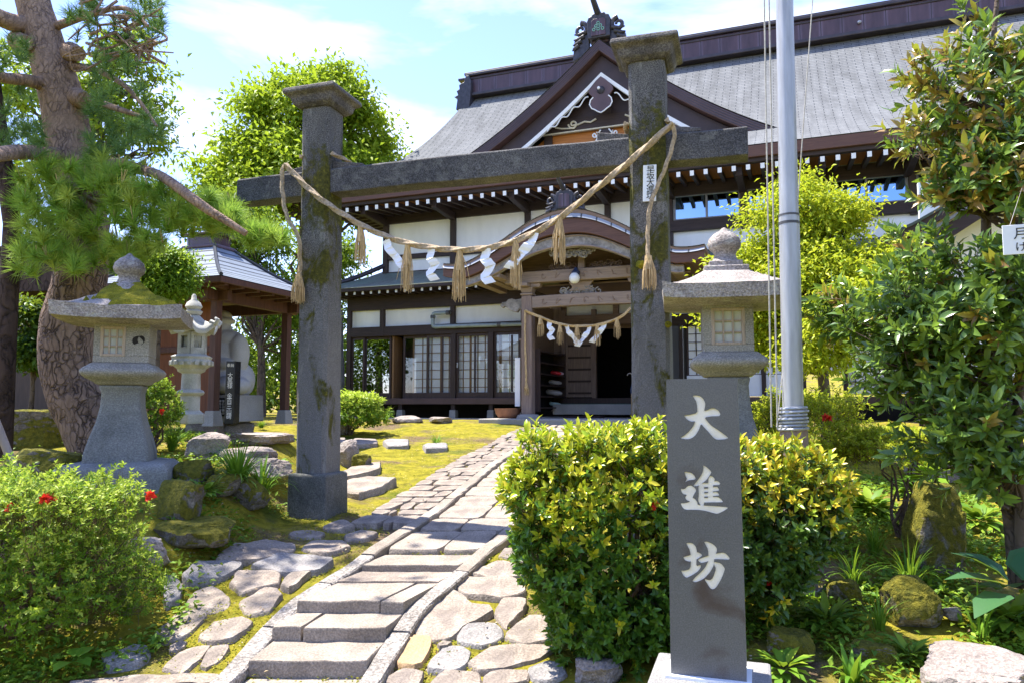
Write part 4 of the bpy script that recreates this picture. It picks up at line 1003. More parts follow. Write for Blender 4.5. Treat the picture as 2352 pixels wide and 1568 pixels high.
A_ = .345
def pillar(x, zb, zt, lean):
    e = thing('gate_pillar', None, None, (x, 0, zb)); e.parent = gate; e.rotation_euler = (0, R(lean), 0)
    H = zt - zb
    def rows(prof, n=1): return prof
    b = MB()
    c = .035
    def ring(h, z): k = h - c * h / (A_ / 2); return [(-h, -k, z), (-k, -h, z), (k, -h, z), (h, -k, z), (h, k, z), (k, h, z), (-k, h, z), (-h, k, z)]
    b.v = []
    nz = 24
    for j in range(nz + 1):
        t = j / nz; h = A_ / 2 * (1.03 - .05 * t); rr = ring(h, .46 + (H - .46) * t)
        for p in rr:
            nv = noise.noise_vector(Vector(p) * 3.1 + Vector((x, 0, 0))) * .006; b.v.append((p[0] + nv.x, p[1] + nv.y, p[2]))
    for j in range(nz):
        for k in range(8): b.f.append((j * 8 + k, j * 8 + (k + 1) % 8, j * 8 + 8 + (k + 1) % 8, j * 8 + 8 + k))
    b.f += [tuple(range(7, -1, -1)), tuple(nz * 8 + k for k in range(8))]
    shaft = b.build('shaft', M['pillar'], e)
    b = MB(); f = .225
    prof = [(f * 1.02, -.1), (f * 1.01, .2), (f, .455), (f - .02, .475)]
    b.lathe([(r, z) for r, z in prof], n=4); b.build('foot', M['granite_foot'], e, bev=.03)
    # cap: flared slab with a low pitched top
    b = MB(); w0, w1, w2 = A_ / 2 + .035, .31, .30
    pr = [(w0 - .02, H - .01), (w0 + .03, H + .025), (w1 - .05, H + .10), (w1 + .01, H + .135), (w2 + .01, H + .185)]
    b.lathe(pr, n=4)
    n0 = len(b.v); b.f.pop()
    top = 4 * (len(pr) - 1)
    b.v += [(0, -.1, H + .25), (0, .1, H + .25)]; q = len(b.v)
    # four corner order from lathe: 45, 135, 225, 315 deg
    a0, a1, a2, a3 = top, top + 1, top + 2, top + 3
    b.f += [(a3, a0, q - 1, q - 2), (a1, a2, q - 2, q - 1), (a0, a1, q - 1), (a2, a3, q - 2)]
    o = b.build('cap', M['lantern_roof'] if False else M['granite_cap'], e, bev=.015)
    return e
M['granite_cap'] = m_stone('weathered gate cap stone', (.155, .14, .13), (.055, .05, .052), 3.0, .6, 70, moss=.12, mossc=MOSSC, up=.1, lichen=.15, bump=.7)
pL = pillar(xl, ZL, 4.84, -.6); pR = pillar(xr, ZRt, 4.86, .0)
b = MB(); b0, _ = gate_l(543, 430, -.12); b1, _ = gate_l(1718, 320, -.12)
n = 40
def brow(y0, y1, z0, z1):
    pass
P = []
for k in range(n + 1):
    x = b0 + (b1 - b0) * k / n; s_ = .012 * math.sin(k * .35)
    sag = .02 * math.sin(math.pi * k / n)
    r = [(-.115, 3.875), (.115, 3.875), (.115, 4.13), (.1, 4.145), (-.1, 4.145), (-.115, 4.13)]
    P.append([(x, y + noise.noise(Vector((x * 3, y * 9, z))) * .006, z + sag - .01 + noise.noise(Vector((x * 2.5, z * 5, y))) * .008) for y, z in r])
for r in P: b.v += r
for k in range(n):
    for i in range(6): b.f.append((k * 6 + i, k * 6 + (i + 1) % 6, k * 6 + 6 + (i + 1) % 6, k * 6 + 6 + i))
b.f += [(5, 4, 3, 2, 1, 0), tuple(n * 6 + i for i in range(6))]
b.build('crossbeam', M['granite_beam'] if 'granite_beam' in M else M['granite'], gate, bev=.008)
for x in (xl - .27, xl + .3, xr - .32, xr + .29):
    sg = 1 if x > (xl if x < 0 else xr) else -1
    b = MB(); b.slab([(-.17, 0), (.2, 0), (.2, .03 if sg < 0 else .0), (-.17, .09)] if False else [(-.17 * sg, 0), (.2 * sg, 0), (.2 * sg, .035), (-.17 * sg, .095)], (x, -.08, 4.145), (1, 0, 0), (0, 0, 1), (0, 1, 0), 0, .16); b.build('wedge', M['granite_cap'], gate, bev=.01)
# moss cushions on the pillars
def cushion(x, y, z, rx, rz, nrm, par):
    b = MB(); bm = bmesh.new(); bmesh.ops.create_icosphere(bm, subdivisions=3, radius=1)
    for v in bm.verts:
        k = 1 + .35 * noise.noise(v.co * 2.4 + Vector((x, z, 0))) + .12 * noise.noise(v.co * 9)
        b.v.append((x + v.co.x * rx * k, y + v.co.y * .035 * k, z + v.co.z * rz * k))
    b.f = [tuple(v.index for v in f.verts) for f in bm.faces]; bm.free()
    return b.build('moss_tuft', M['moss'], par, smooth=True)
for px, py, rx, rz in ((1473, 608, .045, .04), (1535, 745, .03, .03)):
    gx, z = gate_l(px, py, -.18); cushion(gx, -.175, z, rx, rz, None, gate)

# white plate on the right pillar
def text_mesh(body, size, m, name, parent=None, depth=.0015, font_bold=False):
    cu = bpy.data.curves.new(name, 'FONT'); cu.body = body; cu.size = size; cu.align_x = 'CENTER'; cu.align_y = 'CENTER'; cu.extrude = depth; cu.resolution_u = 3
    if font_bold: cu.offset = size * .012
    o = link(bpy.data.objects.new(name, cu)); bpy.context.view_layer.update()
    me = bpy.data.meshes.new_from_object(o.evaluated_get(bpy.context.evaluated_depsgraph_get())); me.name = name
    me.materials.clear(); me.materials.append(m)
    bpy.data.objects.remove(o); r = link(bpy.data.objects.new(name, me)); r.parent = parent; return r
UGv = Vector((math.cos(PG), -math.sin(PG), 0)); WGv = Vector((math.sin(PG), math.cos(PG), 0))
px0, z0 = gate_l(1478, 465, -.18); px1, z1 = gate_l(1507, 379, -.18); pcx, pcz = (px0 + px1) / 2, (z0 + z1) / 2
loc = GO + UGv * pcx + WGv * (-.19); plate = thing('name_plate', 'white upright plate with black brush writing on the right gate pillar', 'name plate', (loc.x, loc.y, pcz), -PG)
plate.rotation_euler = (0, R(1.5), -PG)
pw, ph = px1 - px0, z1 - z0
b = MB(); b.box((0, 0, 0), (pw, .012, ph)); b.build('board', M['plate'], plate, bev=.002)
for k, ch in enumerate('早坂大進坊'):
    t = text_mesh(ch, .078, M['ink'], 'character', plate); t.rotation_euler = (math.pi / 2, 0, 0); t.location = (.008, -.0085, ph * (.36 - .18 * k))

# ------------------------------------------------------------------ sign post
SP = R(18)
sx, sy = .81, 3.12
US, WS = Vector((math.cos(SP), -math.sin(SP), 0)), Vector((math.sin(SP), math.cos(SP), 0))
SO = Vector((sx, sy, 0))
def sign_l(x, y, off=-.09):
    d = ray(x, y); t = ((SO - EYE).dot(WS) + off) / d.dot(WS); p = EYE + d * t - SO; return p.dot(US), p.z
l0, zt = sign_l(1530, 870); r0_, _ = sign_l(1693, 870); l1, zb = sign_l(1541, 1555); r1_, _ = sign_l(1715, 1562)
sign = thing('stone_sign_post', 'dark grey stone sign post with three white engraved characters, before the clipped hedge', 'sign post', (sx, sy, zb - .3), -SP)
b = MB(); D = .16
vs = [(l1, -.09, .3), (r1_, -.09, .3), (r1_, D - .09, .3), (l1, D - .09, .3), (l0, -.09, zt - zb + .3), (r0_, -.09, zt - zb + .3), (r0_, D - .09, zt - zb + .3), (l0, D - .09, zt - zb + .3)]
b.add(vs, [(3, 2, 1, 0), (4, 5, 6, 7), (0, 1, 5, 4), (1, 2, 6, 5), (2, 3, 7, 6), (3, 0, 4, 7)]); sign_slab = b.build('slab', M['sign_stone'], sign)
mxs = (l1 + r1_) / 2
b = MB(); b.box((mxs + .005, .0, .12), (.47, .40, .37)); b.build('plinth', M['sign_base'], sign, bev=.012)
b = MB(); b.box((mxs, -.01, .31), (.33, .21, .012)); b.build('mortar_bed', M['plate'], sign)
DAI = [[(372,145),(430,143),(475,155),(515,190),(540,245),(537,285),(522,345),(560,338),(610,312),(660,312),(710,338),(738,385),(725,410),(690,412),(600,415),(530,430),(565,480),(620,540),(700,590),(790,655),(845,700),(790,715),(690,720),(650,700),(590,630),(520,555),(482,512),(455,590),(420,650),(380,690),(330,712),(260,712),(200,698),(260,670),(330,610),(385,540),(408,478),(360,485),(320,470),(285,440),(258,405),(330,398),(435,372),(432,280),(420,220),(395,185)]]
SHIN = [[(265,1135),(360,1155),(395,1185),(415,1225),(400,1242),(320,1250),(270,1280),(300,1232),(275,1185)],
        [(510,1052),(560,1080),(622,1140),(600,1180),(560,1240),(500,1290),(450,1325),(375,1330),(440,1250),(490,1180),(515,1110)],
        [(445,1315),(525,1280),(525,1595),(480,1590),(440,1510),(455,1450)], [(575,1240),(600,1190),(640,1205),(668,1240),(640,1280),(638,1530),(572,1530)],
        [(500,1285),(575,1290),(640,1262),(700,1258),(738,1290),(720,1312),(640,1314),(575,1338),(500,1338)], [(500,1362),(575,1358),(690,1330),(720,1370),(715,1388),(575,1402),(500,1402)],
        [(500,1422),(575,1418),(690,1398),(725,1440),(715,1450),(575,1462),(500,1462)], [(500,1482),(575,1480),(640,1468),(700,1466),(745,1495),(770,1530),(760,1538),(600,1538),(500,1542)],
        [(218,1360),(265,1368),(310,1325),(355,1318),(410,1355),(420,1390),(395,1425),(370,1480),(400,1490),(435,1535),(440,1572),(545,1582),(690,1590),(845,1602),(800,1640),(700,1690),(650,1680),(545,1650),(480,1640),(420,1635),(270,1635),(235,1595),(215,1550),(270,1550),(345,1530),(290,1505),(275,1470),(300,1440),(250,1430),(225,1395)]]
BOU = [[(285,815),(370,815),(415,860),(432,930),(425,1000),(420,1120),(480,1098),(478,1140),(440,1190),(370,1235),(295,1272),(265,1255),(235,1215),(222,1175),(260,1180),(345,1155),(352,1000),(335,910),(310,860)],
       [(247,1000),(340,975),(432,930),(490,960),(497,985),(430,1030),(345,1062),(290,1050),(262,1030)],
       [(522,800),(560,795),(640,830),(690,880),(690,920),(675,960),(655,1030),(650,1110),(600,1200),(530,1275),(470,1310),(410,1330),(365,1315),(400,1270),(480,1200),(540,1130),(580,1050),(575,900),(545,845)],
       [(440,1030),(580,980),(700,950),(770,940),(810,955),(860,1010),(850,1035),(780,1030),(650,1025),(560,1060),(490,1078),(455,1060)],
       [(650,1060),(745,1080),(790,1140),(795,1160),(760,1260),(700,1370),(660,1415),(630,1422),(600,1405),(520,1280),(600,1305),(640,1270),(680,1150),(650,1100)]]
def smooth_poly(p):
    out = []
    for i in range(len(p)):
        a, b_ = p[i], p[(i + 1) % len(p)]; out += [(a[0] * .8 + b_[0] * .2, a[1] * .8 + b_[1] * .2), (a[0] * .2 + b_[0] * .8, a[1] * .2 + b_[1] * .8)]
    return out
cut = MB()
for strokes, yo in ((DAI, 960), (SHIN, 960), (BOU, 1200)):
    b = MB()
    for k, st_ in enumerate(strokes):
        pl = []
        for zx, zy in smooth_poly(st_):
            u, z = sign_l((1660 + zx / 5.225) / 1.0884, (yo + zy / 5.225) / 1.0884); pl.append((u, z - zb + .3))
        b.slab(pl, (0, -.0855, 0), (1, 0, 0), (0, 0, 1), (0, 1, 0), -.0003 * k, .004); cut.slab(pl, (0, -.0845, 0), (1, 0, 0), (0, 0, 1), (0, 1, 0), -.03 - .0004 * k, -.0001 * k)
    b.build('character', M['engraved'], sign)
cutter = cut.build('cutter', M['sign_stone'], sign)
bo = sign_slab.modifiers.new('cut', 'BOOLEAN'); bo.operation = 'DIFFERENCE'; bo.solver = 'EXACT'; bo.use_self = True; bo.object = cutter
bpy.context.view_layer.update()
cut_me = bpy.data.meshes.new_from_object(sign_slab.evaluated_get(bpy.context.evaluated_depsgraph_get()))
sign_slab.modifiers.clear(); bpy.data.objects.remove(cutter)
if len(cut_me.polygons) > 20: sign_slab.data = cut_me
sign_slab.data.name = 'slab'

# ------------------------------------------------------------------ straw ropes
def rope_mesh(path, r, n=18, pitch=24.0):
    b = MB(); b.tube(path, r, n, twist=pitch * .026 / r, lobes=3, lob=.3); return b
def catmull(pts, k=22):
    pts = [Vector(p) for p in pts]; out = []
    for i in range(len(pts) - 1):
        p0, p1, p2, p3 = pts[max(0, i - 1)], pts[i], pts[i + 1], pts[min(len(pts) - 1, i + 2)]
        for j in range(k):
            t = j / k; out.append(.5 * ((2 * p1) + (p2 - p0) * t + (2 * p0 - 5 * p1 + 4 * p2 - p3) * t * t + (3 * p1 - p0 - 3 * p2 + p3) * t ** 3))
    return out + [pts[-1]]
def tassel_mb(L, r, n=46, seed=1, frayed=True):
    b = MB(); rr = random.Random(seed)
    for k in range(n):
        a = rr.uniform(0, 6.28); q = math.sqrt(rr.random()); l = L * rr.uniform(.82, 1.0); x, y = math.cos(a) * q, math.sin(a) * q
        fx = rr.uniform(-.3, .3) if (frayed and rr.random() < .15) else 0
        e = rr.uniform(.9, 1.15)
        if fx: l *= .75
        b.tube([(x * r * .35, y * r * .35, 0), (x * r * .5, y * r * .5, -.12 * L), (x * r * .9 * e + fx * r, y * r * .9 * e, -.5 * l), (x * r * e + fx * 3 * r, y * r * e, -l)], [.0042, .0046, .0042, .002], 4, cap=False)
    b.tube([(0, 0, .01), (0, 0, -.02), (0, 0, -.05), (0, 0, -.4 * L)], [r * .4, r * .45, r * .42, r * .6], 10)
    return b
def shide_mb(s, lean=0.0, folds=4, seed=0, wd=.42):
    """folded zigzag paper strip, hanging"""
    b = MB(); rr = random.Random(seed); x = 0; z = 0; w_ = s * wd; y = 0
    L_, R_ = [], []; yaw = rr.uniform(-.3, .3); h = s * .30; sg0 = 1 if lean >= 0 else -1; y = 0
    for k in range(folds):
        sg = sg0 if abs(lean) > .3 else (1 if k % 2 else -1)
        yw = yaw + (.35 if k % 2 else -.35); dx = sg * w_ * (.62 if k else .2) + lean * w_ * .15
        for t in (0, .33, .67, 1):
            if k and t == 0: continue
            cx_ = x + dx * t; bow = -.05 * s * math.sin(math.pi * t) * (1 if k % 2 else -1); zz = z - h * t
            L_.append((cx_ - w_ / 2 * math.cos(yw), bow - w_ / 2 * math.sin(yw), zz - .04 * s * sg)); R_.append((cx_ + w_ / 2 * math.cos(yw), bow + w_ / 2 * math.sin(yw), zz + .04 * s * sg))
        x += dx; z -= h
    b.strip(L_, R_, (0, .0012, 0))
    b.tube([(0, 0, .03 * s), (0, 0, -.02 * s)], .004, 5)
    return b
ROPE_Y = -.24
def gp(x, y, off=ROPE_Y):
    u, z = gate_l(x, y, off); return GO + UGv * u + WGv * off + Vector((0, 0, z))
main = [gp(655, 378), gp(700, 425), gp(740, 460), gp(800, 500), gp(862, 533), gp(940, 560), gp(1040, 574), gp(1130, 568), gp(1210, 543), gp(1290, 497), gp(1380, 425), gp(1450, 368), gp(1530, 298), gp(1546, 284)]
big_rope = thing('straw_rope', 'thick twisted straw rope slung between the gate pillars, with straw tassels', 'straw rope', gp(655, 378))
b = rope_mesh([p - big_rope.location for p in catmull(main)], .026)
for p in catmull(main)[::2]:
    if rnd.random() < .8:
        q = p - big_rope.location; d = Vector((rnd.uniform(-1, 1), rnd.uniform(-.6, .2), rnd.uniform(-.9, .7))) * rnd.uniform(.03, .07); b.tube([q, q + d * .6, q + d + Vector((0, 0, -.01))], [.0022, .0018, .0009], 3, cap=False)
b.build('rope', M['rope'], big_rope, smooth=True)
wl1 = [gp(655, 378), gp(648, 400), gp(650, 450, -.25), gp(660, 500, -.26), gp(685, 545, -.26), gp(689, 600, -.25), gp(688, 640, -.25)]
b = rope_mesh([p - big_rope.location for p in catmull(wl1)], .02); b.build('rope_end', M['rope'], big_rope, smooth=True)
wl2 = [gp(1546, 284), gp(1548, 320, -.22), gp(1530, 380, -.24), gp(1505, 440, -.25), gp(1492, 480, -.25), gp(1488, 540, -.24), gp(1489, 600, -.24)]
b = rope_mesh([p - big_rope.location for p in catmull(wl2)], .017); b.build('rope_end', M['rope'], big_rope, smooth=True)
# loops round the pillars
for x, xs_, z_ in ((xl, 1, gate_l(655, 378)[1]), (xr, 1, gate_l(1540, 290)[1])):
    h = A_ / 2 + .02; P = [Vector((x - h, -h, z_)), Vector((x - h, h, z_ + .01)), Vector((x + h, h, z_)), Vector((x + h, -h, z_ - .01))]
    if x > 0: P = [Vector((x + h, -h, z_)), Vector((x + h, h, z_ + .01)), Vector((x - h, h, z_)), Vector((x - h, -h - .01, z_ - .12))]
    b = rope_mesh([GO + UGv * p.x + WGv * p.y + Vector((0, 0, p.z)) - big_rope.location for p in catmull(P, 16)], .02); b.build('rope_loop', M['rope'], big_rope, smooth=True)
for k, (px, py, L, r) in enumerate(((828, 520, .42, .06), (936, 562, .5, .065), (1056, 575, .52, .065), (1184, 550, .5, .058), (1285, 498, .48, .062))):
    o = tassel_mb(L, r, seed=k).build('tassel', M['straw'], big_rope); o.location = gp(px, py) - big_rope.location
for (px, py, off) in ((686, 632, -.25), (1489, 590, -.24)):
    o = tassel_mb(.31, .075, 60, seed=px, frayed=False).build('tassel', M['straw'], big_rope); o.location = gp(px, py, off) - big_rope.location
SH = [(887, 553, .25, .32, 'white zigzag paper on the gate rope between the first and second tassels'), (992, 573, .265, -.0, 'white zigzag paper on the gate rope between the second and third tassels'),
      (1117, 571, .295, -.12, 'white zigzag paper on the gate rope between the third and fourth tassels'), (1228, 536, .29, -.5, 'white zigzag paper on the gate rope nearest the right gate pillar')]
for k, (px, py, s, ln, lab) in enumerate(SH):
    p = gp(px, py); o = shide_mb(s, ln, 4, seed=k, wd=.36).build('paper_streamer', M['shide'], smooth=False, fix=False); o.location = p + Vector((0, -.02, 0)); o.rotation_euler = (0, R(rnd.uniform(-3, 3)), -PG + R(rnd.uniform(-20, 20)))
    tag(o, lab, 'paper streamer', 'paper streamers on the gate rope')
# porch rope
def hp_(x, y, off=-2.78):
    d = ray(x, y); Wh = Vector((math.sin(PHI), math.cos(PHI), 0)); O_ = Vector((6.65, 17.69, 0)); t = ((O_ - EYE).dot(Wh) + off) / d.dot(Wh); return EYE + d * t
pts = [hp_(1206, 713), hp_(1240, 728), hp_(1290, 745), hp_(1340, 749), hp_(1390, 742), hp_(1430, 725), hp_(1456, 704), hp_(1500, 690)]
prope = thing('straw_rope', 'thin pale straw rope strung across the porch posts', 'straw rope', pts[0])
b = rope_mesh([p - prope.location for p in catmull(pts)], .027, 12, 12); b.build('rope', M['straw'], prope, smooth=True)
b = rope_mesh([p - prope.location for p in catmull([hp_(1206, 713), hp_(1206, 780), hp_(1209, 880), hp_(1209, 890)])], .02, 10, 12); b.build('rope_end', M['straw'], prope, smooth=True)
o = tassel_mb(.28, .06, 24, 77, False).build('tassel', M['straw'], prope); o.location = hp_(1209, 880) - prope.location
for k, (px, py) in enumerate(((1241, 727), (1286, 744), (1325, 750), (1372, 747), (1417, 731))):
    o = tassel_mb(.48, .085, 24, 80 + k).build('tassel', M['straw'], prope); o.location = hp_(px, py) - prope.location
for k, (px, py, ln, lab) in enumerate(((1263, 737, .1, 'small white zigzag paper on the porch rope, closest to the shoe rack'), (1301, 748, .35, 'small white zigzag paper on the porch rope, before the slatted door'), (1354, 750, -.35, 'small white zigzag paper on the porch rope, at the dark doorway edge'), (1388, 741, -.35, 'small white zigzag paper on the porch rope, before the dark doorway'))):
    o = shide_mb(.36, ln, 4, seed=30 + k, wd=.36).build('paper_streamer', M['shide'], fix=False); o.location = hp_(px, py); o.rotation_euler = (0, 0, -PHI); tag(o, lab, 'paper streamer', 'paper streamers on the porch rope')

# ------------------------------------------------------------------ stone lanterns
def scallop_roof(hw, zc, ht, eave, up, n=6, grid=18, rough=.012, seed=0):
    """square lantern roof with upswept corners: top surface and underside"""
    b = MB(); 
    def top(x, y):
        r = max(abs(x), abs(y)) / hw; m = min(abs(x), abs(y)) / hw
        t = min(1, max(0, (r - .2) / .8))
        z = zc + ht * (1 - t) ** 1.5 + (up * (m ** 4) * (r ** 4))
        return z + noise.noise(Vector((x * 6 + seed, y * 6, 0))) * rough
    N = grid
    X = [-hw + 2 * hw * i / N for i in range(N + 1)]
    for y in X:
        for x in X: b.v.append((x + noise.noise(Vector((x * 4, y * 4, seed))) * rough, y + noise.noise(Vector((y * 4, x * 4, seed + 5))) * rough, top(x, y)))
    W_ = N + 1
    for j in range(N):
        for i in range(N): b.f.append((j * W_ + i, j * W_ + i + 1, (j + 1) * W_ + i + 1, (j + 1) * W_ + i))
    k = len(b.v)
    for y in X:
        for x in X:
            r = max(abs(x), abs(y)) / hw; b.v.append((x * .985, y * .985, zc - eave + up * .7 * (min(abs(x), abs(y)) / hw) ** 4 * r ** 4 - .05 * (1 - r)))
    for j in range(N):
        for i in range(N): b.f.append((k + j * W_ + i, k + (j + 1) * W_ + i, k + (j + 1) * W_ + i + 1, k + j * W_ + i + 1))
    edge = [i for i in range(N)] + [j * W_ + N for j in range(N)] + [N * W_ + i for i in range(N, 0, -1)] + [j * W_ for j in range(N, 0, -1)]
    for a, c in zip(edge, edge[1:] + edge[:1]): b.f.append((a, c, k + c, k + a))
    return b
def lantern(label, loc, rz, H, left=True):
    e = thing('stone_lantern', label, 'stone lantern', loc, rz, 'stone lanterns by the gate'); e.scale = (1.05, 1.05, .925) if left else (1, 1, .88)
    S = H
    if left:
        b = MB(); b.lathe([(.44, -.15), (.46, .1), (.45, .2), (.4, .25), (.3, .27)], n=4, rot=0.0)
        for i, p in enumerate(b.v): nv = noise.noise_vector(Vector(p) * 3); b.v[i] = (p[0] + nv.x * .03, p[1] + nv.y * .03, p[2] + nv.z * .02)
        b.build('base_stone', M['lantern_shaft'], e, bev=.03)
    else:
        b = MB(); b.lathe([(.36, -.15), (.36, .18), (.32, .22)], n=4); b.build('base_stone', M['lantern_shaft'], e, bev=.03)
    z0 = .24
    prof = [(.27, 0), (.265, .10), (.235, .25), (.19, .42), (.165, .58), (.16, .72), (.185, .80)] if left else [(.25, 0), (.245, .12), (.22, .25), (.18, .42), (.16, .6), (.155, .72), (.17, .80)]
    b = MB(); b.lathe([(r, z0 + z) for r, z in prof], n=4); o = b.build('shaft', M['lantern_shaft'], e, bev=.025); smooth_angle(o, 50)
    zp = z0 + .80
    b = MB(); b.lathe([(r * (.82 if left else .78), z) for r, z in ((.24, zp), (.27, zp + .03), (.3, zp + .05), (.37, zp + .09), (.385, zp + .135), (.37, zp + .17), (.33, zp + .19), (.30, zp + .22), (.27, zp + .225))], n=4); o = b.build('platform', M['lantern'], e, bev=.035, seg=3); smooth_angle(o, 60)
    zf = zp + .225; fh = .43 if left else .47; fw = .225 if left else .20
    b = MB(); t = .05
    # fire box: four corner posts, top and bottom bands, so the windows are true openings
    xo = -.07 if left else 0.0; ow = .095 if left else .125          # the front opening: centre and half width
    b.box(((xo - ow - fw) / 2, -fw + .075, zf + fh / 2), (xo - ow + fw, .15, fh - .14)); b.box(((xo + ow + fw) / 2, -fw + .075, zf + fh / 2), (fw - xo - ow, .15, fh - .14)); b.box((-fw + .03, .075, zf + fh / 2), (.06, 2 * fw - .15, fh - .14))
    b.box((0, 0, zf + .035), (2 * fw, 2 * fw, .07)); b.box((0, 0, zf + fh - .035), (2 * fw, 2 * fw, .07))
    b.box((fw - .03, .075, zf + fh / 2), (.06, 2 * fw - .15, fh - .14)); b.box((0, fw - .03, zf + fh / 2), (2 * fw - .12, .06, fh - .14))
    fb = b.build('fire_box', M['lantern'], e, bev=.006)
    b = MB(); b.slab([(.05 * math.cos(a) - .0, .05 * math.sin(a)) for a in [k * .35 - 1.2 for k in range(16)]] + [(.03 * math.cos(a) + .025, .042 * math.sin(a) + .012) for a in [4.0 - k * .35 for k in range(14)]], (.135, -fw + .001, zf + fh / 2 + .01), (1, 0, 0), (0, 0, 1), (0, -1, 0), -.005, .0015)
    if left: b.build('crescent_opening', M['dark'], fb)
    def window(yaw):
        ww, wh = ow * 2 + .012, fh - .13
        f = MB()
        for s in (-1, 1): f.box((xo + s * (ww / 2 - .012), -fw + .012, zf + fh / 2), (.026, .035, wh)); f.box((xo, -fw + .012, zf + fh / 2 + s * (wh / 2 - .012)), (ww - .05, .033, .026))
        o = f.build('window_frame', M['window_wood'], fb, bev=.003); o.rotation_euler = (0, 0, yaw)
        g = MB()
        for s in (-.5, .5): g.box((xo + s * ww / 3.4, -fw + .014, zf + fh / 2), (.013, .02, wh - .05)); g.box((xo, -fw + .016, zf + fh / 2 + s * wh / 3.2), (ww - .05, .018, .013))
        l = g.build('lattice', M['window_wood'], o)
        h = MB(); h.box((xo, -fw + .032, zf + fh / 2), (ww - .04, .006, wh - .04)); h.build('paper', M['paper_old'], o)
    window(0)
    zr_ = zf + fh + .14
    b = scallop_roof(.52, zr_ - .02, .24, .13, .03, seed=3 if left else 9, rough=.02 if left else .01)
    rf_ = b.build('roof', M['lantern_roof'], e); smooth_angle(rf_, 55)
    if left:
        b = MB(); n_ = 0
        mm = scallop_roof(.50, zr_ + .0, .24, .0, .03, seed=3, rough=.02, grid=40)
        W_ = 41; keep = []
        vs = mm.v[:W_ * W_]; new = {}
        def inside(p): return (noise.noise(Vector((p[0] * 5, p[1] * 5, 4))) * .25 + .42 - math.hypot(p[0] - .18, p[1] + .14)) > 0
        ins = [inside(p) for p in vs]
        for j in range(40):
            for i in range(40):
                q = (j * W_ + i, j * W_ + i + 1, (j + 1) * W_ + i + 1, (j + 1) * W_ + i)
                if all(ins[k] for k in q): keep.append(q)
        used = sorted({k for q in keep for k in q}); mp = {k: i for i, k in enumerate(used)}
        cnt = {}
        for q in keep:
            for a, c in zip(q, q[1:] + q[:1]): cnt[tuple(sorted((a, c)))] = cnt.get(tuple(sorted((a, c))), 0) + 1
        rim = {k for ed, c in cnt.items() if c == 1 for k in ed}
        b.v = [(vs[k][0], vs[k][1], vs[k][2] + (-.02 if k in rim else .03 + .02 * noise.noise(Vector(vs[k]) * 14))) for k in used]; b.f = [tuple(mp[k] for k in q) for q in keep]
        b.build('moss_patch', M['moss'], rf_, smooth=True)
    zk = zr_ + .2
    b = MB()
    if left: b.lathe([(.17, zk - .06), (.175, zk + .0), (.14, zk + .06)], n=16); 
    else: b.lathe([(.18, zk - .05), (.18, zk + .005), (.135, zk + .01), (.135, zk + .06)], n=4)
    b.build('finial_base', M['lantern_roof'], e, bev=.01)
    zk += .055
    b = MB(); b.lathe([(r * .84, zk + q * .80) for r, q in ((.15, 0), (.12, .05), (.105, .10), (.12, .14), (.155, .18), (.165, .23), (.15, .30), (.1, .36), (.045, .395), (.02, .43), (.004, .44))], n=24)
    for i, p in enumerate(b.v): nv = noise.noise_vector(Vector(p) * 7) * .008; b.v[i] = (p[0] + nv.x, p[1] + nv.y, p[2])
    b.build('finial', M['lantern_roof'], e, smooth=True)
    return e
M['window_wood'] = m_wood('pale weathered window frame', (.5, .4, .32), (.3, .24, .19), 3, 'Z', .8)
M['paper_old'] = m_plain('old window paper', (.6, .62, .58), .9, var=.05)
pl_ = at(276, 1100, 7.2)
lantern('big stone lantern left of the gate, its roof half covered in yellow moss', (pl_.x, pl_.y, .83), R(18), 1, True)
pr_ = at(1672, 900, 6.2)
zpl = at(1672, 860, 6.2).z
lantern('big stone lantern right of the gate, with a clean pale roof and onion finial', (pr_.x, pr_.y, zpl - 1.04 * .88 - .02), R(-12), 1, False)

# small ornate white lantern by the pavilion
wl_p = at(436, 950, 9.6)
e = thing('white_stone_lantern', 'small pale carved lantern with curled roof corners, left of the pavilion post', 'stone lantern', (wl_p.x, wl_p.y, wl_p.z - .03), R(-14))
k_ = 9.6 / 1700
def px(v): return v * k_
b = MB(); b.lathe([(px(34), -.1), (px(34), px(6)), (px(28), px(10)), (px(25), px(14))], n=6); b.build('base_stone', M['white_stone'], e, bev=.01)
b = MB(); b.lathe([(px(21), px(12)), (px(21), px(50)), (px(27), px(53)), (px(30), px(58)), (px(27), px(63)), (px(21), px(66)), (px(20), px(105)), (px(29), px(110)), (px(31), px(116))], n=18); o = b.build('shaft', M['white_stone'], e); smooth_angle(o, 50)
b = MB(); b.lathe([(px(28), px(112)), (px(34), px(116)), (px(44), px(124)), (px(48), px(132)), (px(45), px(140)), (px(49), px(146)), (px(34), px(152))], n=6)
for k in range(18): a = k * math.pi / 9; b.box((math.cos(a) * px(43), math.sin(a) * px(43), px(130)), (.05, .05, .07), a)
b.build('platform', M['white_stone'], e, bev=.012)
b = MB()
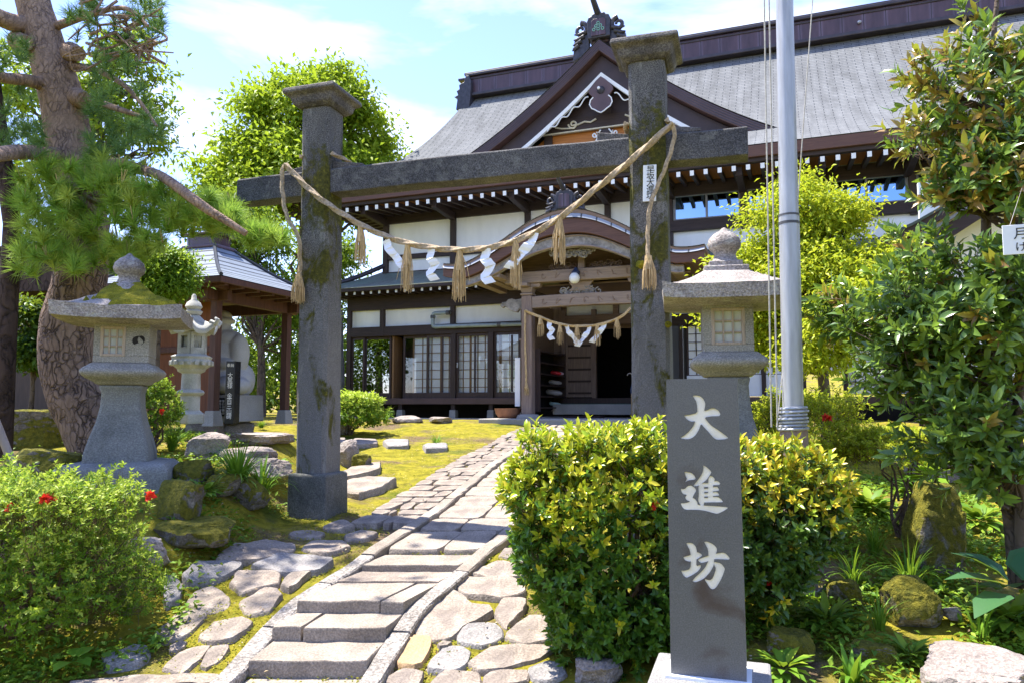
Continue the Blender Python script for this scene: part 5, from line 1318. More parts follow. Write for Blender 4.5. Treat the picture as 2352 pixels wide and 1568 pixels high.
for k in range(6):
    a = k * math.pi / 3; a2 = a + math.pi / 3
    p, q = Vector((math.cos(a) * px(31), math.sin(a) * px(31), 0)), Vector((math.cos(a2) * px(31), math.sin(a2) * px(31), 0)); d = (q - p)
    for t0, t1, z0_, z1_ in ((0, .22, 150, 206), (.78, 1, 150, 206), (.22, .78, 150, 168), (.22, .78, 196, 206)):
        b.bar(p + d * t0 + Vector((0, 0, px((z0_ + z1_) / 2))), p + d * t1 + Vector((0, 0, px((z0_ + z1_) / 2))), .03, px(z1_ - z0_))
    if k % 2:
        for j in range(5): b.bar(p + d * (.22 + .14 * j) + Vector((0, 0, px(168))), p + d * (.36 + .08 * j) + Vector((0, 0, px(196))), .012, .012); b.bar(p + d * (.78 - .14 * j) + Vector((0, 0, px(168))), p + d * (.64 - .08 * j) + Vector((0, 0, px(196))), .012, .012)
b.lathe([(px(20), px(150)), (px(20), px(206))], n=6); b.build('fire_box', M['white_stone'], e)
b = MB(); N = 48
prof = [(.0, 262), (.25, 250), (.5, 236), (.75, 222), (.95, 214), (1.0, 208), (.96, 200), (.5, 206), (.0, 206)]
for r, z in prof:
    for i in range(N):
        a = 2 * math.pi * i / N; c6 = abs(math.cos(3 * a)) ** 6
        rr = r * (48 + 13 * c6 * r); zz = z + (20 * c6 * max(0, r - .6) / .4 if z > 195 and r > .55 else 0); b.v.append((px(rr) * math.cos(a), px(rr) * math.sin(a), px(zz)))
for j in range(len(prof) - 1):
    for i in range(N): b.f.append((j * N + i, j * N + (i + 1) % N, (j + 1) * N + (i + 1) % N, (j + 1) * N + i))
for k in range(6):
    a = k * math.pi / 3; b.tube([(px(46) * math.cos(a), px(46) * math.sin(a), px(232)), (px(60) * math.cos(a), px(60) * math.sin(a), px(226)), (px(65) * math.cos(a), px(65) * math.sin(a), px(236)), (px(58) * math.cos(a), px(58) * math.sin(a), px(240))], [.03, .035, .03, .02], 8)
o = b.build('roof', M['white_stone'], e); smooth_angle(o, 60)
b = MB(); b.lathe([(px(16), px(250)), (px(20), px(258)), (px(14), px(262)), (px(19), px(270)), (px(15), px(280)), (px(6), px(288)), (px(5), px(298)), (px(2), px(302))], n=16); b.build('finial', M['white_stone'], e, smooth=True)
e.scale = (1, 1, .93)

# ------------------------------------------------------------------ flagpole with its halyards
fp = thing('flagpole', 'tall grey steel flagpole with a coil of wire at its foot, behind the sign', 'flagpole', (0, 0, 0))
YF = 5.2
f_top, f_mid = at(1791, -500, YF + .0), at(1822, 950, YF)
dirf = (f_top - f_mid).normalized(); foot = at(1845, 1400, YF)
fp.location = Vector((f_mid.x, f_mid.y, 0)) - dirf * 0
base = Vector((f_mid.x, f_mid.y, gz(f_mid.x, f_mid.y) - .2)) - fp.location
P0 = f_mid - fp.location
def along(z): return P0 + dirf * ((z - P0.z) / dirf.z)
b = MB(); zz = [P0.z - .15, P0.z + .0, 2.2, 2.94]; b.tube([along(z) for z in zz], .07, 20); b.build('lower_tube', M['steel'], fp, smooth=True)
b = MB(); b.tube([along(2.93), along(4.3), along(7.5)], [.066, .061, .055], 20); b.tube([along(7.5), along(7.6)], [.07, .01], 12); b.build('upper_tube', M['steel'], fp, smooth=True)
b = MB(); b.tube([along(2.88), along(2.9)], .0715, 20, cap=False); b.tube([along(2.94), along(2.955)], .0715, 20, cap=False); b.build('joint_ring', M['pipe_dark'], fp, smooth=True)
b = MB()
nt = 7
b.tube([along(P0.z - .12 + .024 * k / 18.0) + Vector((math.cos(k * 2 * math.pi / 18), math.sin(k * 2 * math.pi / 18), 0)) * (.09 + .006 * math.sin(k * .13)) for k in range(18 * nt)], .0105, 6); b.build('wire_coil', M['steel'], fp, smooth=True)
b = MB(); fb_ = at(1845, 1395, YF) - fp.location; b.tube([Vector((fb_.x, fb_.y, gz(fb_.x + fp.location.x, YF) - .15)), Vector((fb_.x, fb_.y, fb_.z + .1)), along(P0.z - .1)], [.106, .102, .092], 16); b.build('base_post', M['wood_grey_z'], fp, smooth=True)
zb_ = at(1845, 1358, YF).z
b = MB(); b.tube([Vector((fb_.x, fb_.y, zb_ - .025)), Vector((fb_.x, fb_.y, zb_ + .025))], .111, 20); b.box((fb_.x + .15, fb_.y, zb_), (.12, .03, .055)); b.build('clamp_band', M['concrete'], fp, bev=.003)
for k, (t, bt, nm) in enumerate((((1755, -20), (1772, 980), 'halyard'), ((1766, -20), (1786, 985), 'halyard'), ((1868, -20), (1778, 1000), 'halyard'))):
    a, c = at(*t, YF - .05), at(*bt, YF - .02)
    if k == 2: a, c = at(1868, -20, YF + .1), at(1832, 470, YF + .1)
    up_ = a + (a - c) * 1.2; pts = [up_.lerp(c, i / 14) - fp.location for i in range(15)]
    b = MB(); b.tube(pts, .0055 if k < 2 else .004, 6); b.build(nm, M['cord'], fp, smooth=True)
a, c = at(1832, 470, YF + .1), at(1784, 980, YF - .02)
b = MB(); b.tube([a.lerp(c, i / 8) - fp.location + Vector((0, 0, -.05 * math.sin(math.pi * i / 8))) for i in range(9)], .004, 6); b.build('halyard', M['cord'], fp, smooth=True)

# ------------------------------------------------------------------ pavilion, statue, inscription stones
PP = R(20); pc = at(489, 955, 11.5); pc.z = 1.6 - (972 - 930) / 1700 * 11.5
pav = thing('garden_pavilion', 'small open wooden pavilion with a hipped grey metal roof, left of the gate', 'pavilion', (pc.x, pc.y, pc.z), -PP)
WD, DP, OV = 2.0, 1.75, .62
zp_ = (972 - 668) / 1700 * 11.5      # post top
for x, y in ((0, 0), (0, DP), (-WD, 0), (-WD, DP)):
    b = MB(); b.box((x, y, .18 + (zp_ - .18) / 2), (.125, .125, zp_ - .18)); b.build('post', M['wood_pav'], pav, bev=.008)
    b = MB(); b.box((x, y, .08), (.23, .23, .24), taper=.72); b.build('post_foot', M['concrete'], pav, bev=.012)
for (x, y, lx, ly) in ((-WD / 2, 0, WD + .5, .1), (-WD / 2, DP, WD + .5, .1), (0, DP / 2, .1, DP + .5), (-WD, DP / 2, .1, DP + .5)):
    b = MB(); b.box((x, y, zp_ - .05 if ly == .1 else zp_ - .052), (lx, ly, .2)); b.build('beam', M['wood_pav'], pav, bev=.008)
ze = zp_ + .12; za = ze + .80
hx0, hx1, hy0, hy1 = -WD - OV, OV, -OV, DP + OV; cxp, cyp = -WD / 2, DP / 2
cor = [Vector((hx0, hy0, ze)), Vector((hx1, hy0, ze)), Vector((hx1, hy1, ze)), Vector((hx0, hy1, ze))]
tp = [Vector((cxp - .3, cyp - .2, za)), Vector((cxp + .3, cyp - .2, za)), Vector((cxp + .3, cyp + .2, za)), Vector((cxp - .3, cyp + .2, za))]
b = MB(); b.uv = []
for k in range(4):
    a, c, tc, ta = cor[k], cor[(k + 1) % 4], tp[(k + 1) % 4], tp[k]; n0 = len(b.v); N = 8
    sl_len = ((ta + tc) / 2 - (a + c) / 2).length
    for j in range(N + 1):
        t = j / N
        for i in range(N + 1):
            s = i / N; p = a.lerp(c, s).lerp(ta.lerp(tc, s), t); p.z -= .10 * math.sin(math.pi * t); b.v.append(tuple(p)); b.uv.append((s * (c - a).length * (1 - t * .5), t * sl_len))
    for j in range(N):
        for i in range(N): b.f.append((n0 + j * (N + 1) + i, n0 + j * (N + 1) + i + 1, n0 + (j + 1) * (N + 1) + i + 1, n0 + (j + 1) * (N + 1) + i))
prf = b.build('roof', M['roof_pav'], pav, fix=True)
b = MB(); b.box((cxp, cyp, za + .0), (.72, .52, .06)); b.box((cxp, cyp, za + .11), (.6, .4, .2)); b.box((cxp, cyp, za + .22), (.76, .56, .04)); b.build('roof_vent', M['ridge'], prf, bev=.02)
b = MB()
for k in range(4): b.tube([cor[k].lerp(tp[k], t / 6) + Vector((0, 0, .02 - .10 * math.sin(math.pi * t / 6))) for t in range(7)], .028, 6)
b.build('hip_capping', M['roof_pav'], prf)
b = MB()
for x, y, lx, ly in ((cxp, hy0 + .03, hx1 - hx0, .06), (cxp, hy1 - .03, hx1 - hx0, .06), (hx1 - .03, cyp, .06, hy1 - hy0 - .12), (hx0 + .03, cyp, .06, hy1 - hy0 - .12)): b.box((x, y, ze - .055), (lx, ly, .09))
b.build('eave_board', M['wood_pav'], prf, bev=.006)
b = MB(); b.box((cxp, cyp, ze + .0), (hx1 - hx0 - .14, hy1 - hy0 - .14, .02)); b.build('ceiling', M['wood_pav'], prf)
for k in range(8):
    b = MB(); b.box((hx1 - .3, -.45 + k * .36, ze - .08), (.5, .07, .09)); b.build('rafter', M['wood_pav'], prf)
for k in range(6):
    b = MB(); b.box((.3 - k * .42, hy0 + .3, ze - .08), (.07, .5, .09)); b.build('rafter', M['wood_pav'], prf)
b = MB(); b.box((-WD + .0 + .8, .5, 1.05), (1.5, .05, 1.9)); b.build('board_wall', M['wood_red'], pav, bev=.01)
b = MB(); b.box((-WD + .8, .46, 1.2), (1.52, .05, .1)); b.build('wall_rail', M['wood_pav'], pav, bev=.01)

# seated stone figure on its plinth
YS = 13.0
def sp(x, y): return at(x, y, YS)
base = sp(490, 965); ks = YS / 1700
stat = thing('stone_figure', 'large pale stone figure of a smiling seated deity, inside the pavilion', 'statue', (base.x, base.y, base.z), R(-14))
def sx_(v): return (v - 490) * ks
def sz_(v): return (965 - v) * ks
b = MB(); b.box((sx_(488), 0, sz_(937)), (190 * ks, .9, 60 * ks), taper=.97); b.build('plinth', M['concrete'], stat, bev=.02)
b = MB()
body = [(0, 875, 10), (88, 873, 10), (88, 850, 8), (80, 820, 0), (84, 790, 0), (70, 765, 4)]
def blob(c, r, nz=3, sd=0, am=.05):
    bm = bmesh.new(); bmesh.ops.create_icosphere(bm, subdivisions=nz, radius=1); n0 = len(b.v)
    for v in bm.verts: k = 1 + am * noise.noise(v.co * 1.7 + Vector((sd, 0, 0))); b.v.append((c[0] + v.co.x * r[0] * k, c[1] + v.co.y * r[1] * k, c[2] + v.co.z * r[2] * k))
    b.f += [tuple(n0 + v.index for v in f.verts) for f in bm.faces]; bm.free()
def S(px_, py_, y): return (sx_(px_ + 16), y, sz_(908 - (875 - py_) * .93))
q = ks
# one continuous body surface from a skinned skeleton is not needed for carved stone: overlapping masses fused by remesh
blob(S(483, 838, 0), (86 * q, .42, 42 * q), sd=1); blob(S(483, 780, .02), (66 * q, .40, 62 * q), sd=2); blob(S(487, 800, -.12), (48 * q, .34, 46 * q), sd=3)
blob(S(490, 742, .0), (52 * q, .32, 30 * q), sd=4); blob(S(488, 715, -.05), (25 * q, .22, 26 * q), sd=5)
blob(S(432, 770, -.05), (22 * q, .2, 44 * q), sd=6); blob(S(538, 775, -.05), (24 * q, .2, 46 * q), sd=7); blob(S(515, 800, -.3), (34 * q, .12, 14 * q), sd=8); blob(S(450, 800, -.3), (34 * q, .12, 14 * q), sd=9)
blob(S(430, 850, -.22), (40 * q, .3, 24 * q), sd=10); blob(S(540, 852, -.22), (40 * q, .3, 24 * q), sd=11); blob(S(538, 838, .1), (24 * q, .25, 40 * q), sd=15)
blob(S(488, 692, .0), (29 * q, .24, 10 * q), sd=12); blob(S(488, 682, .02), (20 * q, .18, 16 * q), sd=13)
# face: nose, cheeks, brow, ears
blob(S(488, 716, -.27), (4 * q, .035, 6 * q), 2); blob(S(478, 720, -.23), (8 * q, .05, 6 * q), 2); blob(S(498, 720, -.23), (8 * q, .05, 6 * q), 2); blob(S(488, 731, -.2), (12 * q, .07, 10 * q), 2)
blob(S(462, 718, -.02), (4 * q, .05, 12 * q), 2); blob(S(514, 718, -.02), (4 * q, .05, 12 * q), 2); blob(S(478, 708, -.235), (8 * q, .03, 2.4 * q), 2); blob(S(498, 708, -.235), (8 * q, .03, 2.4 * q), 2)
o = b.build('body', M['statue'], stat, smooth=True)
rmsh = o.modifiers.new('Remesh', 'REMESH'); rmsh.mode = 'VOXEL'; rmsh.voxel_size = .016; rmsh.use_smooth_shade = True
sm_ = o.modifiers.new('Smooth', 'SMOOTH'); sm_.iterations = 3; sm_.factor = .5
b = MB(); b.slab([(-.42 + 0, 0), (-.12, 0), (-.12, .62), (-.42, .62)], (sx_(430), -.47, sz_(950)), (1, 0, 0), (0, 0, 1), (0, 1, 0), -.02, .02); b.build('plaque', M['black_stone'], stat)
b = MB(); b.box((sx_(538), -.455, sz_(934)), (54 * q, .03, 40 * q)); pq = b.build('plaque', M['black_stone'], stat, bev=.004)
for k in range(6):
    t = text_mesh('奉納大黒様'[::1] if k % 2 else '金山三講中', .05, M['engraved'], 'inscription', pq); t.rotation_euler = (math.pi / 2, R(90), 0); t.location = (sx_(538) + .15 - k * .06, -.472, sz_(934))
stone_p = at(532, 972, 11.3)
ins = thing('inscription_pillar', 'slim polished black stone pillar with white writing, in front of the pavilion', 'stone pillar', (stone_p.x, stone_p.y, stone_p.z), R(28))
hh = (975 - 833) / 1700 * 11.3
b = MB(); b.box((0, 0, hh / 2), (.155, .155, hh)); b.build('shaft', M['black_stone'], ins, bev=.004)
for k, ch in enumerate(('奉納', '', '大', '黒', '様', '', '金', '百', '三', '山', '碑')):
    if not ch: continue
    t = text_mesh(ch, .06 if k == 0 else .092, M['engraved'], 'character', ins); t.rotation_euler = (math.pi / 2, 0, 0); t.location = (.0, -.0785, hh * (.93 - .082 * k))
ins.rotation_euler.z = R(-12)

# ------------------------------------------------------------------ things in the porch
def hthing(name, lab, cat, u, y, z, rz=0.0, grp=None):
    p = hall_w(u, y, z); return thing(name, lab, cat, p, -PHI + rz, grp)
rack = hthing('shoe_rack', 'tall dark open shoe rack against the left wall of the porch', 'shoe rack', -5.72, -1.2, .12)
for k in range(6):
    b = MB(); b.box((0, 0, .12 + k * .27), (.34, 2.1, .03)); b.build('shelf', M['door_wood'], rack)
for y in (-1.05, 1.05):
    b = MB(); b.box((0, y, .78), (.36, .03, 1.5)); b.build('side_panel', M['door_wood'], rack)
b = MB(); b.box((-.17, 0, .78), (.02, 2.08, 1.46)); b.build('back_panel', M['dark'], rack)
def shoe(u, y, z, m, lab, sc=1.0):
    b = MB(); n0 = 0
    path = [(-.13, 0, .05), (-.1, 0, .06), (-.02, 0, .05), (.08, 0, .035), (.14, 0, .03)]
    b.tube([Vector(p) * sc for p in path], [.03 * sc, .05 * sc, .045 * sc, .045 * sc, .02 * sc], 10)
    o = b.build('shoe', M[m], smooth=True); o.location = hall_w(u, y, z); o.rotation_euler = (0, 0, -PHI + R(15)); tag(o, lab, 'shoe', 'footwear on the rack')
shoe(-5.62, -.75, .12 + .96, 'red', 'red slipper on the middle shelf of the shoe rack'); shoe(-5.62, -.55, .12 + .96, 'pink', 'pink slipper beside the red one on the shoe rack')
shoe(-5.6, -.9, .12 + .70, 'cloth_grey', 'grey shoe on the shelf below the red slipper', 1.2); shoe(-5.6, -.9, .12 + .16, 'cloth_teal', 'pale green slipper on the lowest shelf', 1.1); shoe(-5.6, -1.0, .12 + .43, 'cloth_grey', 'pale rumpled shoe second shelf from the bottom', 1.5)
pot = hthing('clay_bowl', 'wide terracotta bowl left of the porch post base', 'bowl', -6.25, -2.55, -.02)
b = MB(); b.lathe([(.16, 0), (.22, .03), (.29, .13), (.31, .22), (.32, .25), (.29, .25), (.27, .2), (.1, .12)], n=28); b.build('bowl', M['terracotta'], pot, smooth=True)
b = MB(); b.lathe([(.28, .19), (.15, .21), (.02, .22)], n=20); b.build('soil', M['dark'], pot, smooth=True)
stand = hthing('umbrella_stand', 'round slatted bamboo umbrella stand at the right of the doorway', 'umbrella stand', -3.35, -1.5, 0)
b = MB()
for k in range(22):
    a = k * 2 * math.pi / 22; b.bar((.17 * math.cos(a), .17 * math.sin(a), .02), (.17 * math.cos(a), .17 * math.sin(a), .58), .02, .02)
b.build('slat_cage', M['bamboo'], stand)
for z in (.08, .52):
    b = MB(); b.tube([(.18 * math.cos(a), .18 * math.sin(a), z) for a in [k * 2 * math.pi / 20 for k in range(21)]], .012, 6); b.build('hoop', M['bamboo'], stand)
umb = hthing('umbrella', 'furled navy umbrella with a hooked handle in the bamboo stand', 'umbrella', -3.42, -1.5, .05)
b = MB(); b.tube([(0, 0, .05), (0, 0, .3), (-.04, 0, .62), (-.06, 0, .78)], [.02, .07, .09, .03], 12, lobes=6, lob=.15); b.build('canopy', M['navy'], umb, smooth=True)
b = MB(); b.tube([(-.06, 0, .76), (-.08, 0, .92)] + [(-.14 + .06 * math.cos(a), 0, .95 + .06 * math.sin(a)) for a in (0, .6, 1.2, 1.8, 2.4, 3.1)], .012, 8); b.build('handle', M['cord'], umb, smooth=True)
o = MB().box((0, 0, 0), (.95, .5, .03)).build('doormat', M['mat'], bev=.01); o.location = hall_w(-4.75, -1.25, .02); o.rotation_euler.z = -PHI; tag(o, 'dark brown doormat on the porch floor before the step', 'doormat')
# ------------------------------------------------------------------ foliage
def nrm(a): return a / np.maximum(1e-9, np.linalg.norm(a, axis=-1, keepdims=True))
def fast_mesh(name, V, F, m, parent=None, loc=(0, 0, 0), tip=None, smooth=False):
    V = np.asarray(V, np.float32) - np.asarray(loc, np.float32); F = np.asarray(F, np.int32); k = F.shape[1]
    me = bpy.data.meshes.new(name); me.vertices.add(len(V)); me.vertices.foreach_set('co', V.ravel())
    me.loops.add(F.size); me.loops.foreach_set('vertex_index', F.ravel()); me.polygons.add(len(F))
    me.polygons.foreach_set('loop_start', np.arange(0, F.size, k, dtype=np.int32)); me.polygons.foreach_set('loop_total', np.full(len(F), k, np.int32))
    me.update(calc_edges=True)
    if tip is not None:
        a = me.attributes.new('tip', 'FLOAT', 'POINT'); a.data.foreach_set('value', np.asarray(tip, np.float32))
    me.materials.append(m)
    if smooth: me.shade_smooth()
    o = link(bpy.data.objects.new(name, me)); o.parent = parent; o.location = loc if parent is None else (0, 0, 0)
    return o
def leaf_geo(P, D, N, L, W, fold=.25, droop=.15, full=False, tip=None):
    """leaf blades: base point P, axis D, upper normal N"""
    n = len(P); D = nrm(D); S = nrm(np.cross(D, N)); N = np.cross(S, D)
    L = np.broadcast_to(np.asarray(L, float), (n,))[:, None]; W = np.broadcast_to(np.asarray(W, float), (n,))[:, None]
    if full:
        prof = [(0, 0, 0), (.33, 0, .0), (.68, 0, -.25), (1, 0, -1)]
        sp = [P + D * L * t - N * (droop * L * abs(q)) for t, _, q in prof]
        a1 = P + D * L * .28 + S * W * .46 + N * W * fold; a2 = P + D * L * .66 + S * W * .40 + N * (W * fold * .8 - droop * L * .25)
        b1 = P + D * L * .28 - S * W * .46 + N * W * fold; b2 = P + D * L * .66 - S * W * .40 + N * (W * fold * .8 - droop * L * .25)
        V = np.stack(sp + [a1, a2, b1, b2], 1).reshape(-1, 3)
        T = np.array([(0, 1, 4), (4, 1, 2), (4, 2, 5), (5, 2, 3), (0, 6, 1), (6, 2, 1), (6, 7, 2), (7, 3, 2)])
        k = 8
    else:
        tipP = P + D * L - N * droop * L; a = P + D * L * .45 + S * W * .5 + N * W * fold; b = P + D * L * .45 - S * W * .5 + N * W * fold
        V = np.stack([P, tipP, a, b], 1).reshape(-1, 3); T = np.array([(0, 2, 1), (0, 1, 3)]); k = 4
    F = (T[None] + (np.arange(n) * k)[:, None, None]).reshape(-1, 3)
    tp = None if tip is None else np.repeat(np.asarray(tip, float), k)
    return V, F, tp
def shoots(B, T, l, nl, ang=(.5, 1.2), t0=.2, rg=rng):
    """leaf bases and axes spiralling up each shoot"""
    n = len(B); T = nrm(T); a = np.where(np.abs(T[:, 2:3]) < .9, np.array([[0, 0, 1.]]), np.array([[1., 0, 0]]))
    e1 = nrm(np.cross(T, a)); e2 = np.cross(T, e1); t = t0 + (1 - t0) * (np.arange(nl) + .5) / nl
    ph = rg.uniform(0, 6.28, (n, 1)) + np.arange(nl)[None] * 2.4; R_ = e1[:, None] * np.cos(ph)[..., None] + e2[:, None] * np.sin(ph)[..., None]
    th = ang[1] + (ang[0] - ang[1]) * t[None] + rg.normal(0, .15, (n, nl))
    D = T[:, None] * np.cos(th)[..., None] + R_ * np.sin(th)[..., None]
    P = B[:, None] + T[:, None] * (np.asarray(l).reshape(-1, 1) * t[None])[..., None]
    N = T[:, None] * np.sin(th)[..., None] - R_ * np.cos(th)[..., None] + rg.normal(0, .2, (n, nl, 3))
    return P.reshape(-1, 3), D.reshape(-1, 3), N.reshape(-1, 3)
def ell_points(c, r, n, lo=.6, hi=1.0, zmin=-1.0, rg=rng, lump=.18, seed=0):
    d = nrm(rg.normal(size=(n, 3))); d[:, 2] = np.where(d[:, 2] < zmin, -d[:, 2], d[:, 2])
    k = 1 + lump * (np.sin(d[:, 0] * 5 + seed) * np.cos(d[:, 1] * 6 + seed * 2) + .7 * np.sin(d[:, 2] * 7 + seed * 3) + .5 * np.sin(d[:, 0] * 13 + d[:, 1] * 11 + seed))
    s = rg.uniform(lo, hi, (n, 1)) * k[:, None]
    nn = nrm(d / np.asarray(r))
    return np.asarray(c) + d * np.asarray(r) * s, nn
def stems(B, T, l, r, n=1):
    mb = MB()
    return mb
def join_geo(parts):
    V, F, T = [], [], []; o = 0
    for v, f, t in parts:
        V.append(v); F.append(f + o); T.append(t if t is not None else np.zeros(len(v))); o += len(v)
    return np.concatenate(V), np.concatenate(F), np.concatenate(T)
def vec(p): return np.array([p.x, p.y, p.z])
def limb(mb, a, b, r0, r1, k=7, wob=.12, n=7):
    a, b = Vector(a), Vector(b); L = (b - a).length; sd = rnd.random() * 99
    pts = [a.lerp(b, i / k) + noise.noise_vector(Vector((sd, i * .7, 0))) * (wob * L * math.sin(math.pi * i / k)) for i in range(k + 1)]
    mb.tube(pts, [r0 + (r1 - r0) * i / k for i in range(k + 1)], n); return pts

# --- leaf materials
M['hedge_leaf'] = m_leaf('glossy hedge leaves', [(.04, .10, .014), (.07, .17, .02), (.11, .23, .026), (.055, .13, .02)], .3, .28, (.25, .42, .03), tip=[(.36, .46, .025), (.48, .50, .03), (.56, .46, .035), (.3, .44, .025)], spec=.4)
M['hedge_leaf_gold'] = m_leaf('golden hedge leaves', [(.035, .085, .018), (.06, .13, .02), (.085, .15, .026)], .3, .26, (.22, .36, .03), tip=[(.58, .48, .025), (.6, .42, .03), (.44, .5, .03), (.3, .42, .03)], spec=.4)
M['azalea_leaf'] = m_leaf('azalea leaves', [(.09, .2, .016), (.16, .3, .024), (.08, .17, .018)], .4, .4, (.4, .52, .05), tip=[(.42, .54, .06), (.5, .58, .09), (.34, .5, .04)])
M['bright_leaf'] = m_leaf('bright spring leaves', [(.14, .25, .015), (.25, .36, .02), (.34, .42, .025), (.2, .32, .02)], .5, .45)
M['mid_leaf'] = m_leaf('green tree leaves', [(.05, .12, .014), (.09, .19, .02), (.14, .26, .022)], .5, .4)
M['deep_leaf'] = m_leaf('deep green leaves', [(.02, .055, .012), (.04, .1, .016), (.07, .15, .02)], .45, .3)
M['lime_leaf'] = m_leaf('lime leaves', [(.3, .42, .02), (.42, .5, .025), (.5, .5, .03), (.2, .32, .02)], .45, .42, (.45, .5, .03))
M['laurel_leaf'] = m_leaf('leathery shrub leaves', [(.06, .12, .03), (.10, .18, .035), (.13, .21, .04), (.22, .34, .035), (.075, .14, .04)], .27, .26, (.28, .42, .04), tip=[(.36, .24, .04), (.26, .14, .04), (.42, .38, .05)], spec=.45)
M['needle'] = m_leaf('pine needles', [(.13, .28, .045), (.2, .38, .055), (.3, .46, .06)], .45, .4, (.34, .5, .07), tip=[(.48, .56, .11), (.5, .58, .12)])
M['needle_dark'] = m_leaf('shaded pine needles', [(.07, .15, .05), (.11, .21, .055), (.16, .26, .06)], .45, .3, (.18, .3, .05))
M['candle'] = m_plain('pine candles', (.5, .34, .16), .8, var=.2)
M['grass'] = m_leaf('strap leaves', [(.08, .2, .02), (.14, .3, .025), (.22, .38, .04)], .35, .35)
M['cover'] = m_leaf('ground cover leaves', [(.08, .18, .018), (.14, .27, .024), (.26, .36, .03)], .5, .3)

# ------------------------------------------------------------------ clipped hedge behind the sign
def rounded_box_points(x0, x1, y0, y1, z0, z1, n, rad, rg=rng):
    c = np.array([(x0 + x1) / 2, (y0 + y1) / 2, (z0 + z1) / 2]); h = np.array([(x1 - x0) / 2, (y1 - y0) / 2, (z1 - z0) / 2])
    d = nrm(rg.normal(size=(n, 3)) * np.array([1, 1, 1])); p = 4.0
    s = (np.abs(d) ** p).sum(1) ** (-1 / p); q = d * s[:, None]
    nn = nrm(np.sign(q) * np.abs(q) ** (p - 1) / h); return c + q * h, nn
def shoot_bush(name, B, T, l, nl, Lf, Wf, m, parent, tipv, full=True, ang=(.5, 1.2), droop=.12, fold=.2, loc=(0, 0, 0)):
    P, D, N = shoots(B, T, l, nl, ang); k = len(P); Ls = Lf * rng.uniform(.5, 1.22, k); tv = np.repeat(tipv, nl)
    tt = np.tile((np.arange(nl) + .5) / nl, len(B)); tv = tv * (tt > .25)
    V, F, tp = leaf_geo(P, D, N, Ls, Wf * Ls / Lf, fold, droop, full, tv)
    return fast_mesh(name, V, F, m, parent, loc, tp)
def twig_mesh(name, B, T, l, r, m, parent, loc=(0, 0, 0)):
    """thin three-sided stems for many shoots"""
    n = len(B); T = nrm(T); a = np.where(np.abs(T[:, 2:3]) < .9, np.array([[0, 0, 1.]]), np.array([[1., 0, 0]])); e1 = nrm(np.cross(T, a)); e2 = np.cross(T, e1)
    E = B + T * np.asarray(l).reshape(-1, 1); Vs = []
    for k in range(3):
        t = 2.094 * k; o = (e1 * math.cos(t) + e2 * math.sin(t)) * r; Vs += [B - T * .1 + o, E + o * .5]
    V = np.stack(Vs, 1).reshape(-1, 3); T_ = np.array([(0, 2, 3, 1), (2, 4, 5, 3), (4, 0, 1, 5)]); F = (T_[None] + (np.arange(n) * 6)[:, None, None]).reshape(-1, 4)
    return fast_mesh(name, V, F, m, parent, loc)
hb = at(1540, 1500, 4.6)
hedge = thing('clipped_hedge', 'dense glossy clipped hedge with yellow green new tips, behind the stone sign', 'hedge', (1.0, 4.75, .1))
HO = np.array(hedge.location)
def hedge_part(x0, x1, y0, y1, z0, z1, n, m, tipk, nm, side=0):
    c, nn = rounded_box_points(x0, x1, y0, y1, z0, z1, n, .2)
    lump = .05 * (np.sin(c[:, 0] * 9 + c[:, 2] * 5) * np.cos(c[:, 2] * 8 + c[:, 1] * 7) + .6 * np.sin(c[:, 0] * 17 + c[:, 2] * 13)) ; c = c + nn * lump[:, None]
    c = c - nn * rng.uniform(0, .5, (n, 1)) ** 1.6
    T = nn + np.array([0, 0, .55]) + rng.normal(0, .35, (n, 3))
    up = (c[:, 2] - z0) / (z1 - z0); xm = (x0 + x1) / 2; dn = np.clip(1 - up, 0, 1) ** 1.6
    c[:, 0] += np.where((c[:, 0] < xm) & (side < 0), .34 * dn * (xm - c[:, 0]) / (xm - x0), 0) - np.where((c[:, 0] > xm) & (side > 0), .42 * dn * (c[:, 0] - xm) / (x1 - xm), 0)
    c[:, 2] -= np.clip(up - .7, 0, 1) * .25 * np.abs((c[:, 0] - xm) / (x1 - xm)) ** 3
    tipv = (rng.random(n) < np.clip((up - .42) * 2.8, .0, .97) * tipk + .08).astype(float)
    ext = np.where((tipv > 0) & (nn[:, 2] > .5), rng.uniform(.04, .12, n), rng.uniform(.04, .08, n))
    o = shoot_bush(nm, c - HO, T, ext, 8, .062, .027, m, hedge, tipv)
    twig_mesh('twigs', c - HO, T, ext, .0018, M['twig'], hedge)
    return o
hl_ = at(1140, 1200, 4.75).x; hm_ = at(1545, 1200, 4.75).x; hr_ = at(1935, 1200, 4.9).x
hedge_part(hl_ + .06, hm_ + .15, 4.42, 5.1, .10, at(1300, 1005, 4.7).z, 3000, M['hedge_leaf'], 1.0, 'foliage', -1)
hedge_part(hm_ + .0, hr_ - .05, 4.42, 5.05, .42, at(1800, 1035, 4.8).z - .02, 2300, M['hedge_leaf_gold'], 1.0, 'foliage', 1)
c, nn = rounded_box_points(hl_ + .4, hm_ + .35, 4.5, 5.0, .0, .5, 330, .2); T = nn + rng.normal(0, .5, (330, 3))
shoot_bush('foliage', c - HO, T, np.full(330, .07), 7, .06, .028, M['hedge_leaf'], hedge, np.zeros(330))
b = MB()
for k in range(8):
    x = hl_ + .6 + k * .12; limb(b, (x - HO[0], rnd.uniform(-.1, .1), gz(x, 4.75) - .1 - HO[2]), (x - HO[0] + rnd.uniform(-.2, .2), rnd.uniform(-.1, .1), 1.0 - HO[2]), .02, .008, 6, .2, 6)
b.build('stems', M['twig'], hedge, smooth=True)
